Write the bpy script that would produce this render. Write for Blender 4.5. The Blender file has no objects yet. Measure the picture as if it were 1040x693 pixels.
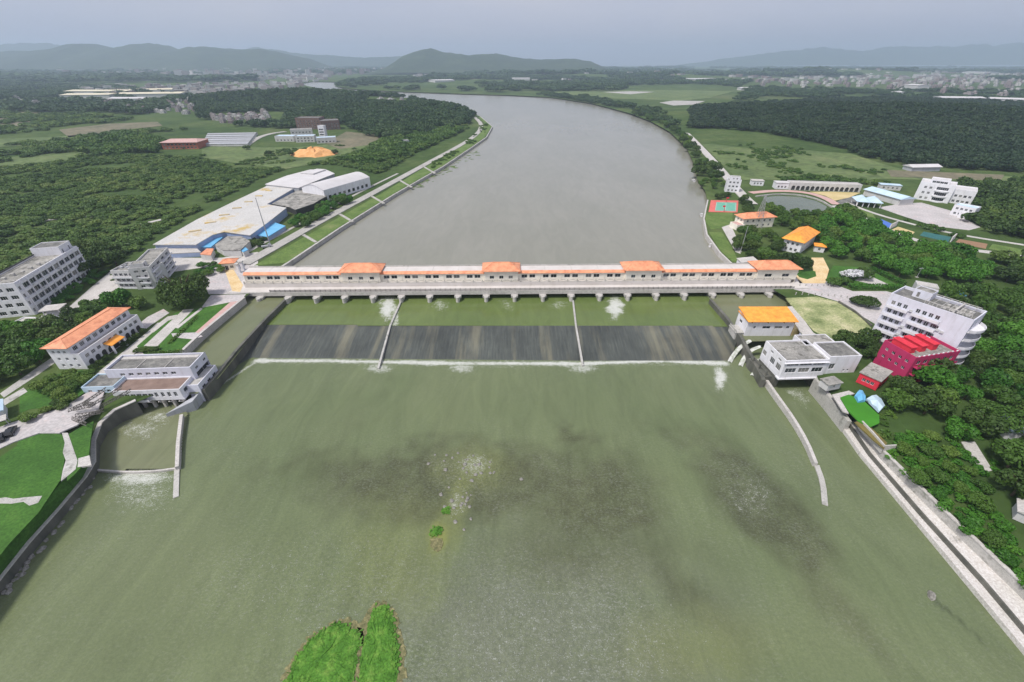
import bpy, bmesh, math, random
import numpy as np
from mathutils import Vector, Matrix
from mathutils.geometry import delaunay_2d_cdt
from mathutils.bvhtree import BVHTree
from math import sin, cos, tan, atan2, radians, pi, sqrt, hypot

random.seed(7)
RS = np.random.RandomState(11)
SC = bpy.context.scene
HAZE_D, SKY_S, SUN_S, EXPO = 1.3e-4, .13, 2.5, 0.42
COL = SC.collection

# ------------------------------------------------------------------ camera model (survey of the photo: pixel -> point at a known level)
F, CX, CY, PITCH, H = 440.0, 520.0, 346.5, radians(32.8), 92.0
CP, SP = cos(PITCH), sin(PITCH)
GZ = 6.5                      # level of the land
UPZ, POOLZ, CANZ = 4.3, 2.7, 3.9


def P(px, py, z=GZ):
    a, b = px - CX, CY - py
    d = (a, F * CP + b * SP, -F * SP + b * CP)
    t = (z - H) / d[2]
    return Vector((d[0] * t, d[1] * t, z))


def proj(x, y, z):
    dz = z - H
    f = y * CP - dz * SP
    u = y * SP + dz * CP
    return CX + F * x / f, CY - F * u / f


def HG(base, top, z=GZ):
    """height of an upright that stands at pixel base and ends at pixel row top[1]"""
    b = P(*base, z)
    best, bh = 1e9, 0
    for k in range(0, 800):
        e = abs(proj(b.x, b.y, z + k * .1)[1] - top[1])
        if e < best:
            best, bh = e, k * .1
    return bh


# ------------------------------------------------------------------ materials
def new_mat(name):
    m = bpy.data.materials.new(name)
    m.use_nodes = True
    nt = m.node_tree
    b = nt.nodes['Principled BSDF']
    return m, nt, b


def ramp(nt, fac, stops):
    r = nt.nodes.new('ShaderNodeValToRGB')
    els = r.color_ramp.elements
    while len(els) < len(stops):
        els.new(0.5)
    for e, (p, c) in zip(els, stops):
        e.position = p
        e.color = (*c, 1)
    nt.links.new(fac, r.inputs[0])
    return r.outputs[0]


def noise(nt, vec, scale, detail=5, rough=.6, dist=0.0):
    n = nt.nodes.new('ShaderNodeTexNoise')
    n.inputs['Scale'].default_value = scale
    n.inputs['Detail'].default_value = detail
    n.inputs['Roughness'].default_value = rough
    n.inputs['Distortion'].default_value = dist
    if vec:
        nt.links.new(vec, n.inputs['Vector'])
    return n.outputs['Fac']


def coords(nt, stretch=(1, 1, 1), which='Object'):
    t = nt.nodes.new('ShaderNodeTexCoord')
    m = nt.nodes.new('ShaderNodeMapping')
    m.inputs['Scale'].default_value = stretch
    nt.links.new(t.outputs[which], m.inputs[0])
    return m.outputs[0]


def mixc(nt, fac, a, b, mode='MIX'):
    m = nt.nodes.new('ShaderNodeMix')
    m.data_type = 'RGBA'
    m.blend_type = mode
    for s, v in ((m.inputs[0], fac), (m.inputs[6], a), (m.inputs[7], b)):
        if isinstance(v, (int, float)):
            s.default_value = v
        elif isinstance(v, tuple):
            s.default_value = (*v, 1)
        else:
            nt.links.new(v, s)
    return m.outputs[2]


def math_(nt, op, a, b=None, clamp=False):
    m = nt.nodes.new('ShaderNodeMath')
    m.operation = op
    m.use_clamp = clamp
    for i, v in enumerate((a, b)):
        if v is None:
            continue
        if isinstance(v, (int, float)):
            m.inputs[i].default_value = v
        else:
            nt.links.new(v, m.inputs[i])
    return m.outputs[0]


def bump(nt, b, h, strength, dist):
    n = nt.nodes.new('ShaderNodeBump')
    if isinstance(strength, (int, float)):
        n.inputs['Strength'].default_value = strength
    else:
        nt.links.new(strength, n.inputs['Strength'])
    n.inputs['Distance'].default_value = dist
    nt.links.new(h, n.inputs['Height'])
    nt.links.new(n.outputs[0], b.inputs['Normal'])


def nmat(name, stops, scale=.5, rough=.85, bmp=0, stretch=(1, 1, 1), spec=.25, fine=None, dirt=None, detail=6):
    """mottled surface: colour ramp over noise, optional fine grain and dirt stains"""
    m, nt, b = new_mat(name)
    v = coords(nt, stretch)
    n = noise(nt, v, scale, detail)
    if len(stops) == 2:
        stops = [(.3, stops[0]), (.7, stops[1])]
    c = ramp(nt, n, stops)
    if fine:
        n2 = noise(nt, v, fine[0], 3)
        c = mixc(nt, fine[1], c, ramp(nt, n2, [(.3, (0.25, 0.25, 0.25)), (.7, (.95, .95, .95))]), 'OVERLAY')
    if dirt:
        n3 = noise(nt, v, dirt[0], 8, .7)
        f = ramp(nt, n3, [(dirt[1], (0, 0, 0)), (dirt[1] + .12, (1, 1, 1))])
        f2 = math_(nt, 'MULTIPLY', f, dirt[3] if len(dirt) > 3 else .7)
        c = mixc(nt, f2, c, dirt[2])
    nt.links.new(c, b.inputs['Base Color'])
    b.inputs['Roughness'].default_value = rough
    b.inputs['Specular IOR Level'].default_value = spec
    if bmp:
        bump(nt, b, noise(nt, v, scale * 6, 4), .6, bmp)
    return m


def wallmat(name, c, stain=(.25, .24, .2), amt=.55, fine=.5):
    """painted render with vertical rain stains and patchy fading"""
    m, nt, b = new_mat(name)
    v = coords(nt, (1, 1, .16))
    st = ramp(nt, noise(nt, v, .8, 7, .7), [(.5, (0, 0, 0)), (.72, (1, 1, 1))])
    v2 = coords(nt)
    pt = noise(nt, v2, .22, 4)
    base = ramp(nt, pt, [(.3, tuple(x * .86 for x in c)), (.7, c)])
    c2 = mixc(nt, math_(nt, 'MULTIPLY', st, amt), base, tuple(x * y * 2 for x, y in zip(c, stain)))
    nt.links.new(c2, b.inputs['Base Color'])
    b.inputs['Roughness'].default_value = .8
    b.inputs['Specular IOR Level'].default_value = .2
    return m


def tilemat(name, c, dark, period=.9):
    """glazed roof tiles: fine courses, weathered patches"""
    m, nt, b = new_mat(name)
    v = coords(nt)
    n = noise(nt, v, .5, 6)
    n2 = noise(nt, v, 3.5, 3)
    cc = ramp(nt, n, [(.3, dark), (.55, c), (.8, tuple(min(1, x * 1.15 + .02) for x in c))])
    cc = mixc(nt, .35, cc, ramp(nt, n2, [(.3, (.3, .3, .3)), (.7, (.8, .8, .8))]), 'OVERLAY')
    nt.links.new(cc, b.inputs['Base Color'])
    w = nt.nodes.new('ShaderNodeTexWave')
    w.inputs['Scale'].default_value = period
    w.inputs['Distortion'].default_value = .4
    nt.links.new(v, w.inputs[0])
    bump(nt, b, w.outputs['Fac'], .5, .08)
    b.inputs['Roughness'].default_value = .5
    return m


def leafmat(name, cols, trans=.18):
    m, nt, b = new_mat(name)
    oi = nt.nodes.new('ShaderNodeObjectInfo')
    g = nt.nodes.new('ShaderNodeNewGeometry')
    n = noise(nt, g.outputs['Position'], .35, 3)
    nl = noise(nt, g.outputs['Position'], .018, 3)
    r = math_(nt, 'ADD', math_(nt, 'MULTIPLY', oi.outputs['Random'], .45), math_(nt, 'ADD', math_(nt, 'MULTIPLY', n, .4), math_(nt, 'MULTIPLY', math_(nt, 'SUBTRACT', nl, .42), .9)))
    k = len(cols) - 1
    c = ramp(nt, r, [(.15 + .75 * i / k, cc) for i, cc in enumerate(cols)])
    n2 = noise(nt, g.outputs['Position'], 2.2, 2)
    c = mixc(nt, .55, c, ramp(nt, n2, [(.3, (.25, .25, .25)), (.7, (.8, .8, .8))]), 'OVERLAY')
    nt.links.new(c, b.inputs['Base Color'])
    b.inputs['Roughness'].default_value = .55
    b.inputs['Specular IOR Level'].default_value = .3
    if trans:
        t = nt.nodes.new('ShaderNodeBsdfTranslucent')
        nt.links.new(c, t.inputs[0])
        mx = nt.nodes.new('ShaderNodeMixShader')
        mx.inputs[0].default_value = trans
        nt.links.new(b.outputs[0], mx.inputs[1])
        nt.links.new(t.outputs[0], mx.inputs[2])
        nt.links.new(mx.outputs[0], nt.nodes['Material Output'].inputs['Surface'])
    return m


M = {}
M['white'] = wallmat('white_render', (.82, .81, .84), amt=.4)
M['cream'] = wallmat('cream_render', (.9, .85, .74), amt=.2)
M['lilac'] = wallmat('lilac_render', (.74, .74, .82), amt=.4)
M['greywall'] = wallmat('grey_render', (.46, .47, .5))
M['palewall'] = wallmat('pale_render', (.62, .61, .6))
M['bluewall'] = wallmat('blue_wall', (.35, .43, .62), amt=.3)
M['brown'] = wallmat('brown_wall', (.2, .13, .11))
M['redbrick'] = wallmat('red_brick', (.42, .14, .09))
M['pink'] = wallmat('magenta_paint', (.5, .04, .13), amt=.5)
M['red'] = nmat('red_paint', [(.6, .03, .05), (.75, .05, .08)], 1)
M['concrete'] = nmat('concrete', [(.36, .35, .32), (.52, .5, .47)], .25, dirt=(.5, .52, (.16, .16, .13)), fine=(4, .3))
M['palecon'] = nmat('pale_concrete', [(.42, .40, .37), (.54, .51, .48)], .15, dirt=(.22, .55, (.35, .33, .3), .6), fine=(2, .3))
M['embank'] = nmat('embankment_slabs', [(.5, .47, .43), (.62, .58, .54)], .15, dirt=(.3, .58, (.16, .15, .13), .8), fine=(2.5, .4))
M['darkcon'] = nmat('wet_dark_concrete', [(.075, .078, .066), (.17, .165, .14)], .3, rough=.6, stretch=(1, 1, .25))
M['roofcon'] = nmat('stained_roof', [(.2, .195, .18), (.4, .38, .34)], .16, dirt=(.3, .5, (.09, .088, .075), .8), fine=(2, .4))
M['darkroof'] = nmat('bituminous_roof', [(.1, .1, .095), (.2, .195, .18)], .2, dirt=(.4, .5, (.3, .29, .26), .6), fine=(2, .4))
M['deck'] = nmat('deck_paving', [(.56, .52, .48), (.66, .62, .59)], .2, dirt=(.35, .6, (.4, .36, .32), .5))
M['whiteroof'] = nmat('white_roof_sheet', [(.54, .52, .51), (.64, .62, .62)], .1, dirt=(.12, .62, (.42, .36, .28), .45))
M['shedroof'] = nmat('rusting_roof_sheet', [(.46, .45, .42), (.58, .56, .53)], .06, dirt=(.055, .55, (.5, .34, .06), .85), fine=(1, .25), rough=.6)
M['orange'] = tilemat('orange_tiles', (.80, .33, .17), (.58, .20, .10))
M['amber'] = tilemat('amber_tiles', (.95, .38, .05), (.75, .24, .03))
M['brownroof'] = nmat('brown_tiles', [(.19, .13, .105), (.28, .2, .165)], .4)
M['bluesheet'] = nmat('blue_sheet', [(.12, .38, .62), (.2, .5, .75)], .2, rough=.6)
M['paleblue'] = nmat('pale_blue_sheet', [(.45, .6, .72), (.6, .72, .8)], .2, rough=.6)
M['cyansheet'] = nmat('cyan_sheet', [(.1, .45, .5), (.2, .6, .62)], .3)
M['glass'] = nmat('window_glass', [(.012, .016, .02), (.05, .06, .07)], .5, rough=.12, spec=.6)
_nt = M['glass'].node_tree
_oi = _nt.nodes.new('ShaderNodeObjectInfo')
_b = _nt.nodes['Principled BSDF']
_nt.links.new(ramp(_nt, _oi.outputs['Random'], [(.0, (.010, .013, .017)), (.45, (.03, .036, .042)), (.7, (.06, .07, .08)), (.82, (.11, .115, .12)), (.97, (.24, .23, .21))]), _b.inputs['Base Color'])
M['frame'] = nmat('window_frame', [(.5, .5, .5), (.62, .62, .62)], 1)
M['darkframe'] = nmat('dark_metal', [(.04, .04, .04), (.07, .07, .07)], 1, rough=.5)
M['steel'] = nmat('gate_steel', [(.03, .03, .028), (.08, .07, .06)], .5, rough=.6)
M['galv'] = nmat('galvanised', [(.3, .31, .32), (.42, .42, .43)], 1, rough=.45)
M['bark'] = nmat('bark', [(.06, .045, .03), (.13, .1, .07)], 2)
M['grass'] = nmat('lawn', [(.3, (.03, .085, .012)), (.55, (.05, .13, .018)), (.75, (.085, .18, .03))], .09, dirt=(.35, .62, (.03, .07, .012), .6), fine=(1.6, .5), bmp=.1)
M['grass2'] = nmat('bank_grass', [(.3, (.07, .12, .025)), (.55, (.11, .17, .04)), (.75, (.17, .2, .07))], .12, fine=(1.2, .5), bmp=.1)
M['dry'] = nmat('dry_lot', [(.32, (.13, .17, .06)), (.5, (.3, .32, .15)), (.68, (.5, .46, .28))], .12, fine=(1.5, .5), dirt=(.5, .56, (.09, .15, .04), .7), bmp=.15)
M['field'] = nmat('field', [(.3, (.075, .115, .035)), (.55, (.11, .15, .05)), (.75, (.16, .18, .075))], .02, fine=(.2, .5), dirt=(.03, .58, (.045, .075, .025), .8))
M['fieldb'] = nmat('fallow_field', [(.12, .12, .07), (.2, .17, .11)], .02, fine=(.2, .4), dirt=(.03, .55, (.06, .09, .035), .7))
M['soil'] = nmat('orange_soil', [(.62, .3, .1), (.8, .45, .2)], .2, bmp=.3)
M['sand'] = nmat('yellow_sand', [(.5, .4, .18), (.65, .52, .28)], .1)
M['paving'] = nmat('pale_paving', [(.40, .38, .37), (.52, .48, .47)], .1, dirt=(.15, .55, (.62, .45, .42), .5), fine=(1.2, .3))
M['orangepave'] = nmat('orange_paving', [(.62, .42, .2), (.72, .56, .34)], .25, fine=(2, .3))
M['pinkpave'] = nmat('pink_paving', [(.5, .3, .27), (.6, .42, .38)], .5)
M['court_red'] = nmat('court_red', [(.6, .13, .11), (.68, .18, .15)], .3)
M['court_green'] = nmat('court_green', [(.13, .38, .28), (.18, .44, .33)], .3)
M['court_dark'] = nmat('court_dark_green', [(.03, .12, .12), (.05, .16, .15)], .3)
M['court_blue'] = nmat('court_blue', [(.07, .16, .5), (.1, .2, .58)], .3)
M['court_brown'] = nmat('court_clay', [(.25, .15, .09), (.33, .2, .12)], .3)
M['road'] = nmat('concrete_road', [(.33, .32, .29), (.44, .42, .39)], .1, dirt=(.2, .58, (.3, .28, .24), .6), fine=(1, .3))
M['rock'] = nmat('rock', [(.12, .115, .1), (.4, .38, .34)], 1.2, bmp=.1)
M['blackpaint'] = nmat('black_paint', [(.01, .01, .012), (.02, .02, .022)], 1, rough=.2, spec=.6)
M['tyre'] = nmat('rubber', [(.012, .012, .012), (.02, .02, .02)], 1)
M['rust'] = nmat('rusty_bars', [(.09, .085, .08), (.2, .18, .16)], 2)

LEAF = {
    'dark': leafmat('leaf_dark', [(.026, .056, .010), (.054, .102, .017), (.12, .178, .036)]),
    'mid': leafmat('leaf_mid', [(.040, .095, .013), (.076, .152, .021), (.145, .22, .038)]),
    'bright': leafmat('leaf_bright', [(.032, .11, .010), (.06, .18, .016), (.11, .25, .028)]),
    'scrub': leafmat('leaf_scrub', [(.045, .095, .018), (.095, .17, .03), (.20, .26, .065)]),
    'hill': leafmat('leaf_hill', [(.014, .036, .012), (.024, .054, .018), (.045, .08, .026)]),
    'far': leafmat('leaf_far', [(.022, .056, .016), (.04, .085, .022), (.075, .125, .036)]),
    'white': leafmat('leaf_blossom', [(.35, .36, .38), (.6, .6, .62), (.78, .78, .78)], 0),
}


# ------------------------------------------------------------------ mesh building
class MB:
    def __init__(s):
        s.v, s.f, s.m = [], [], []

    def face(s, pts, mi=0):
        n = len(s.v)
        s.v += [tuple(p) for p in pts]
        s.f.append(list(range(n, n + len(pts))))
        s.m.append(mi)

    def box(s, x0, y0, z0, x1, y1, z1, mi=0, top=None):
        n = len(s.v)
        s.v += [(x0, y0, z0), (x1, y0, z0), (x1, y1, z0), (x0, y1, z0), (x0, y0, z1), (x1, y0, z1), (x1, y1, z1), (x0, y1, z1)]
        for q in ((0, 3, 2, 1), (4, 5, 6, 7), (0, 1, 5, 4), (1, 2, 6, 5), (2, 3, 7, 6), (3, 0, 4, 7)):
            s.f.append([n + i for i in q])
            s.m.append(mi)
        if top is not None:
            s.m[-5] = top

    def prism(s, pts, z0, z1, mi=0, top=None):
        """pts: list of (x, y); z0/z1 numbers or lists"""
        n, k = len(s.v), len(pts)
        Z0 = z0 if isinstance(z0, (list, tuple)) else [z0] * k
        Z1 = z1 if isinstance(z1, (list, tuple)) else [z1] * k
        a = sum(pts[i][0] * pts[(i + 1) % k][1] - pts[(i + 1) % k][0] * pts[i][1] for i in range(k))
        order = list(range(k)) if a > 0 else list(range(k))[::-1]
        for i in order:
            s.v.append((pts[i][0], pts[i][1], Z0[i]))
        for i in order:
            s.v.append((pts[i][0], pts[i][1], Z1[i]))
        s.f.append([n + k - 1 - i for i in range(k)]); s.m.append(mi)
        s.f.append([n + k + i for i in range(k)]); s.m.append(mi if top is None else top)
        for i in range(k):
            j = (i + 1) % k
            s.f.append([n + i, n + j, n + k + j, n + k + i]); s.m.append(mi)

    def bar(s, p, q, w, h=None, mi=0):
        p, q = Vector(p), Vector(q)
        h = h or w
        d = (q - p)
        if d.length < 1e-6:
            return
        d.normalize()
        r = d.cross(Vector((0, 0, 1)))
        if r.length < 1e-3:
            r = Vector((1, 0, 0))
        r.normalize()
        u = r.cross(d)
        n = len(s.v)
        for e in (p, q):
            for a, b in ((-1, -1), (1, -1), (1, 1), (-1, 1)):
                s.v.append(tuple(e + r * (a * w / 2) + u * (b * h / 2)))
        for q4 in ((0, 1, 2, 3), (7, 6, 5, 4), (0, 4, 5, 1), (1, 5, 6, 2), (2, 6, 7, 3), (3, 7, 4, 0)):
            s.f.append([n + i for i in q4]); s.m.append(mi)

    def tube(s, p, q, r0, r1=None, n=8, mi=0):
        p, q = Vector(p), Vector(q)
        r1 = r0 if r1 is None else r1
        d = (q - p).normalized()
        a = d.cross(Vector((0, 0, 1)))
        if a.length < 1e-3:
            a = Vector((1, 0, 0))
        a.normalize()
        b = d.cross(a)
        k = len(s.v)
        for e, r in ((p, r0), (q, r1)):
            for i in range(n):
                t = 2 * pi * i / n
                s.v.append(tuple(e + a * (r * cos(t)) + b * (r * sin(t))))
        for i in range(n):
            j = (i + 1) % n
            s.f.append([k + i, k + j, k + n + j, k + n + i]); s.m.append(mi)
        s.f.append([k + i for i in range(n)]); s.m.append(mi)
        s.f.append([k + n + n - 1 - i for i in range(n)]); s.m.append(mi)

    def mesh(s, name, mats):
        me = bpy.data.meshes.new(name)
        me.from_pydata(s.v, [], s.f)
        for m in (mats if isinstance(mats, (list, tuple)) else [mats]):
            me.materials.append(m)
        me.polygons.foreach_set('material_index', s.m)
        me.update()
        return me

    def build(s, name, mats, parent=None):
        return link(name, s.mesh(name, mats), parent)


def link(name, me, parent=None):
    o = bpy.data.objects.new(name, me)
    COL.objects.link(o)
    if parent:
        o.parent = parent
    return o


def tag(o, label=None, cat=None, group=None, kind=None):
    for k, v in (('label', label), ('category', cat), ('group', group), ('kind', kind)):
        if v:
            o[k] = v
    return o


def thing(name, label, cat, loc=(0, 0, 0), rz=0, group=None):
    o = bpy.data.objects.new(name, None)
    o.empty_display_size = .5
    COL.objects.link(o)
    o.location = loc
    o.rotation_euler = (0, 0, rz)
    return tag(o, label, cat, group)


def np_mesh(name, verts, faces, mats):
    me = bpy.data.meshes.new(name)
    nv, nf, k = len(verts), len(faces), faces.shape[1]
    me.vertices.add(nv)
    me.vertices.foreach_set('co', np.asarray(verts, dtype=np.float32).ravel())
    me.loops.add(nf * k)
    me.loops.foreach_set('vertex_index', np.asarray(faces, dtype=np.int32).ravel())
    me.polygons.add(nf)
    me.polygons.foreach_set('loop_start', np.arange(0, nf * k, k, dtype=np.int32))
    try:
        me.polygons.foreach_set('loop_total', np.full(nf, k, dtype=np.int32))
    except Exception:
        pass
    for m in mats:
        me.materials.append(m)
    me.update(calc_edges=True)
    me.validate()
    return me


def pxs(pts, z=GZ):
    return [P(p[0], p[1], p[2] if len(p) > 2 else z) for p in pts]


def inpoly(x, y, poly):
    c = False
    j = len(poly) - 1
    for i in range(len(poly)):
        xi, yi, xj, yj = poly[i][0], poly[i][1], poly[j][0], poly[j][1]
        if (yi > y) != (yj > y) and x < (xj - xi) * (y - yi) / (yj - yi) + xi:
            c = not c
        j = i
    return c


def sheet(name, pts, mat, off=.02, z=GZ, kind='structure', thick=.3):
    """flat paved or planted surface laid on the land; pts are photo pixels at level z"""
    w = [(p.x, p.y) for p in pxs(pts, z)]
    b = MB()
    b.prism(w, z - thick, z + off)
    o = b.build(name, mat)
    if kind:
        o['kind'] = kind
    return o


def ribbon_pts(c, w):
    """outline of a strip of width w along world polyline c"""
    L, R = [], []
    for i, p in enumerate(c):
        a = c[max(i - 1, 0)]
        b = c[min(i + 1, len(c) - 1)]
        d = Vector((b[0] - a[0], b[1] - a[1], 0)).normalized()
        n = Vector((-d.y, d.x, 0)) * (w / 2)
        L.append(Vector(p) + n)
        R.append(Vector(p) - n)
    return L, R


def smooth(pts, it=2):
    for _ in range(it):
        q = [pts[0]]
        for a, b in zip(pts, pts[1:]):
            q += [a * .75 + b * .25, a * .25 + b * .75]
        q.append(pts[-1])
        pts = q
    return pts


def strip(name, px, w, mat, off=.1, z=GZ, low=.4, kind='structure', it=2):
    c = smooth(pxs(px, z), it)
    L, R = ribbon_pts(c, w)
    b = MB()
    for i in range(len(c) - 1):
        l0, l1, r0, r1 = L[i], L[i + 1], R[i], R[i + 1]
        up, dn = Vector((0, 0, off)), Vector((0, 0, -low))
        b.face([r0 + up, r1 + up, l1 + up, l0 + up])
        b.face([l0 + up, l1 + up, l1 + dn, l0 + dn])
        b.face([r0 + dn, r1 + dn, r1 + up, r0 + up])
    o = b.build(name, mat)
    if kind:
        o['kind'] = kind
    return o


def wall_line(name, label, px, th, ztop, zbot, mat, cat='wall', cap=None, it=0):
    """wall along photo pixels (taken at its top level)"""
    pts = [P(p[0], p[1], p[2] if len(p) > 2 else ztop) for p in px]
    if it:
        pts = smooth(pts, it)
    L, R = ribbon_pts(pts, th)
    root = thing(name, label, cat, (pts[0].x, pts[0].y, zbot))
    o0 = Vector(root.location)
    b, c = MB(), MB()
    for i in range(len(pts) - 1):
        l0, l1, r0, r1 = (v - o0 for v in (L[i], L[i + 1], R[i], R[i + 1]))
        dn = lambda v: Vector((v.x, v.y, 0))
        b.face([r0, r1, l1, l0]); b.face([l0, l1, dn(l1), dn(l0)]); b.face([dn(r0), dn(r1), r1, r0])
        if i == 0:
            b.face([r0, l0, dn(l0), dn(r0)])
        if i == len(pts) - 2:
            b.face([l1, r1, dn(r1), dn(l1)])
    b.build('wall_face', mat, root)
    if cap:
        L, R = ribbon_pts(pts, th + .25)
        for i in range(len(pts) - 1):
            l0, l1, r0, r1 = (v - o0 for v in (L[i], L[i + 1], R[i], R[i + 1]))
            u, d = Vector((0, 0, .28)), Vector((0, 0, .003))
            c.face([r0 + u, r1 + u, l1 + u, l0 + u]); c.face([l0 + u, l1 + u, l1 + d, l0 + d]); c.face([r0 + d, r1 + d, r1 + u, r0 + u])
        c.build('coping', cap, root)
    return root


# ------------------------------------------------------------------ buildings
WCACHE = {}


def window_mesh(w, h, nx=2, fm='frame', th=.09):
    key = (round(w, 2), round(h, 2), nx, fm)
    if key not in WCACHE:
        b = MB()
        b.box(-w / 2, -.02, 0, w / 2, .03, h, 0)
        t = th
        b.box(-w / 2, -.06, 0, w / 2, -.025, t, 1); b.box(-w / 2, -.06, h - t, w / 2, -.025, h, 1)
        b.box(-w / 2, -.06, t, -w / 2 + t, -.025, h - t, 1); b.box(w / 2 - t, -.06, t, w / 2, -.025, h - t, 1)
        for i in range(1, nx):
            x = -w / 2 + w * i / nx
            b.box(x - t / 2, -.06, t, x + t / 2, -.025, h - t, 1)
        WCACHE[key] = b.mesh('window', [M['glass'], M[fm]])
    return WCACHE[key]


def facade(b, o, u, length, z0, z1, ops, depth=.28, mi=0):
    """vertical wall from o along u with real openings (u0, u1, v0, v1[, 'arch'])"""
    n = Vector((u.y, -u.x, 0))
    us = sorted({0, length, *[q for op in ops for q in op[:2]]})
    vs = sorted({z0, z1, *[q for op in ops for q in op[2:4]]})
    pt = lambda a, v, d=0: Vector((o[0], o[1], 0)) + u * a - n * d + Vector((0, 0, v))
    for a0, a1 in zip(us, us[1:]):
        run = None
        for v0, v1 in zip(vs, vs[1:]):
            ca, cv = (a0 + a1) / 2, (v0 + v1) / 2
            hole = any(op[0] < ca < op[1] and op[2] < cv < op[3] for op in ops)
            if not hole:
                if run is None:
                    run = [v0, v1]
                else:
                    run[1] = v1
            elif run:
                b.face([pt(a0, run[0]), pt(a1, run[0]), pt(a1, run[1]), pt(a0, run[1])], mi)
                run = None
        if run:
            b.face([pt(a0, run[0]), pt(a1, run[0]), pt(a1, run[1]), pt(a0, run[1])], mi)
    for op in ops:
        a0, a1, v0, v1 = op[:4]
        d = depth
        b.face([pt(a0, v0), pt(a1, v0), pt(a1, v0, d), pt(a0, v0, d)], mi)
        b.face([pt(a0, v1, d), pt(a1, v1, d), pt(a1, v1), pt(a0, v1)], mi)
        b.face([pt(a0, v0, d), pt(a0, v1, d), pt(a0, v1), pt(a0, v0)], mi)
        b.face([pt(a1, v0), pt(a1, v1), pt(a1, v1, d), pt(a1, v0, d)], mi)
        if len(op) > 4 and op[4] == 'arch':
            r = (a1 - a0) / 2
            cx, top = (a0 + a1) / 2, v1
            for sgn in (-1, 1):
                prev = pt(cx + sgn * r, top - r)
                for k in range(1, 7):
                    t = k / 6 * pi / 2
                    cur = pt(cx + sgn * r * cos(t), top - r + r * sin(t))
                    b.face([pt(cx + sgn * r, top), prev, cur], mi)
                    prev = cur


SIDES = lambda L, W: [((0, 0), Vector((1, 0, 0)), L), ((L, 0), Vector((0, 1, 0)), W), ((L, W), Vector((-1, 0, 0)), L), ((0, W), Vector((0, -1, 0)), W)]


def place_windows(root, side, ops, nx=2, depth=.2, fm='frame', name='window'):
    o, u, ln = side
    n = Vector((u.y, -u.x, 0))
    for op in ops:
        c = Vector((o[0], o[1], 0)) + u * ((op[0] + op[1]) / 2) - n * depth
        w = link(name, window_mesh(op[1] - op[0], op[3] - op[2], nx, fm), root)
        w.location = (c.x, c.y, op[2])
        w.rotation_euler = (0, 0, atan2(u.y, u.x))


def row(n, L, w, z, h, m=1.0, m2=None):
    m2 = m if m2 is None else m2
    p = (L - m - m2) / n
    return [(m + p * (i + .5) - w / 2, m + p * (i + .5) + w / 2, z, z + h) for i in range(n)]


def grid(nf, fh, n, L, w, h, sill=.9, m=1.0, m2=None, z0=0):
    r = []
    for k in range(nf):
        r += row(n, L, w, z0 + k * fh + sill, h, m, m2)
    return r


def block(root, x0, y0, x1, y1, z0, z1, wall, roof, ops=None, parapet=.8, pt=.25, nx=2, fm='frame', wname='wall', rname='roof', depth=.28, cap=None):
    """flat-roofed block with openings, windows, parapet: ops = {side: list}"""
    ops = ops or {}
    L, W = x1 - x0, y1 - y0
    b = MB()
    for i, (o, u, ln) in enumerate(SIDES(L, W)):
        facade(b, (o[0] + x0, o[1] + y0), u, ln, z0, z1 + parapet, ops.get(i, []), depth)
        win = [q for q in ops.get(i, []) if len(q) == 4]
        place_windows(root, ((o[0] + x0, o[1] + y0), u, ln), win, nx, depth - .06, fm)
    if parapet > 0:
        zt = z1 + parapet
        for q in ((x0, y0, x1, y0 + pt), (x0, y1 - pt, x1, y1), (x0, y0 + pt, x0 + pt, y1 - pt), (x1 - pt, y0 + pt, x1, y1 - pt)):
            b.face([(q[0], q[1], zt), (q[2], q[1], zt), (q[2], q[3], zt), (q[0], q[3], zt)])
        i0, j0, i1, j1 = x0 + pt, y0 + pt, x1 - pt, y1 - pt
        for p, q in (((i0, j0), (i1, j0)), ((i1, j0), (i1, j1)), ((i1, j1), (i0, j1)), ((i0, j1), (i0, j0))):
            b.face([(p[0], p[1], z1), (q[0], q[1], z1), (q[0], q[1], zt), (p[0], p[1], zt)])
    b.build(wname, wall, root)
    r = MB()
    e = pt + .003 if parapet > 0 else 0.003
    if parapet > 0:
        r.box(x0 + e, y0 + e, z1 - .25, x1 - e, y1 - e, z1)
    else:
        r.box(x0 - .3, y0 - .3, z1 + .003, x1 + .3, y1 + .3, z1 + .28)
    return r.build(rname, roof, root)


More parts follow.
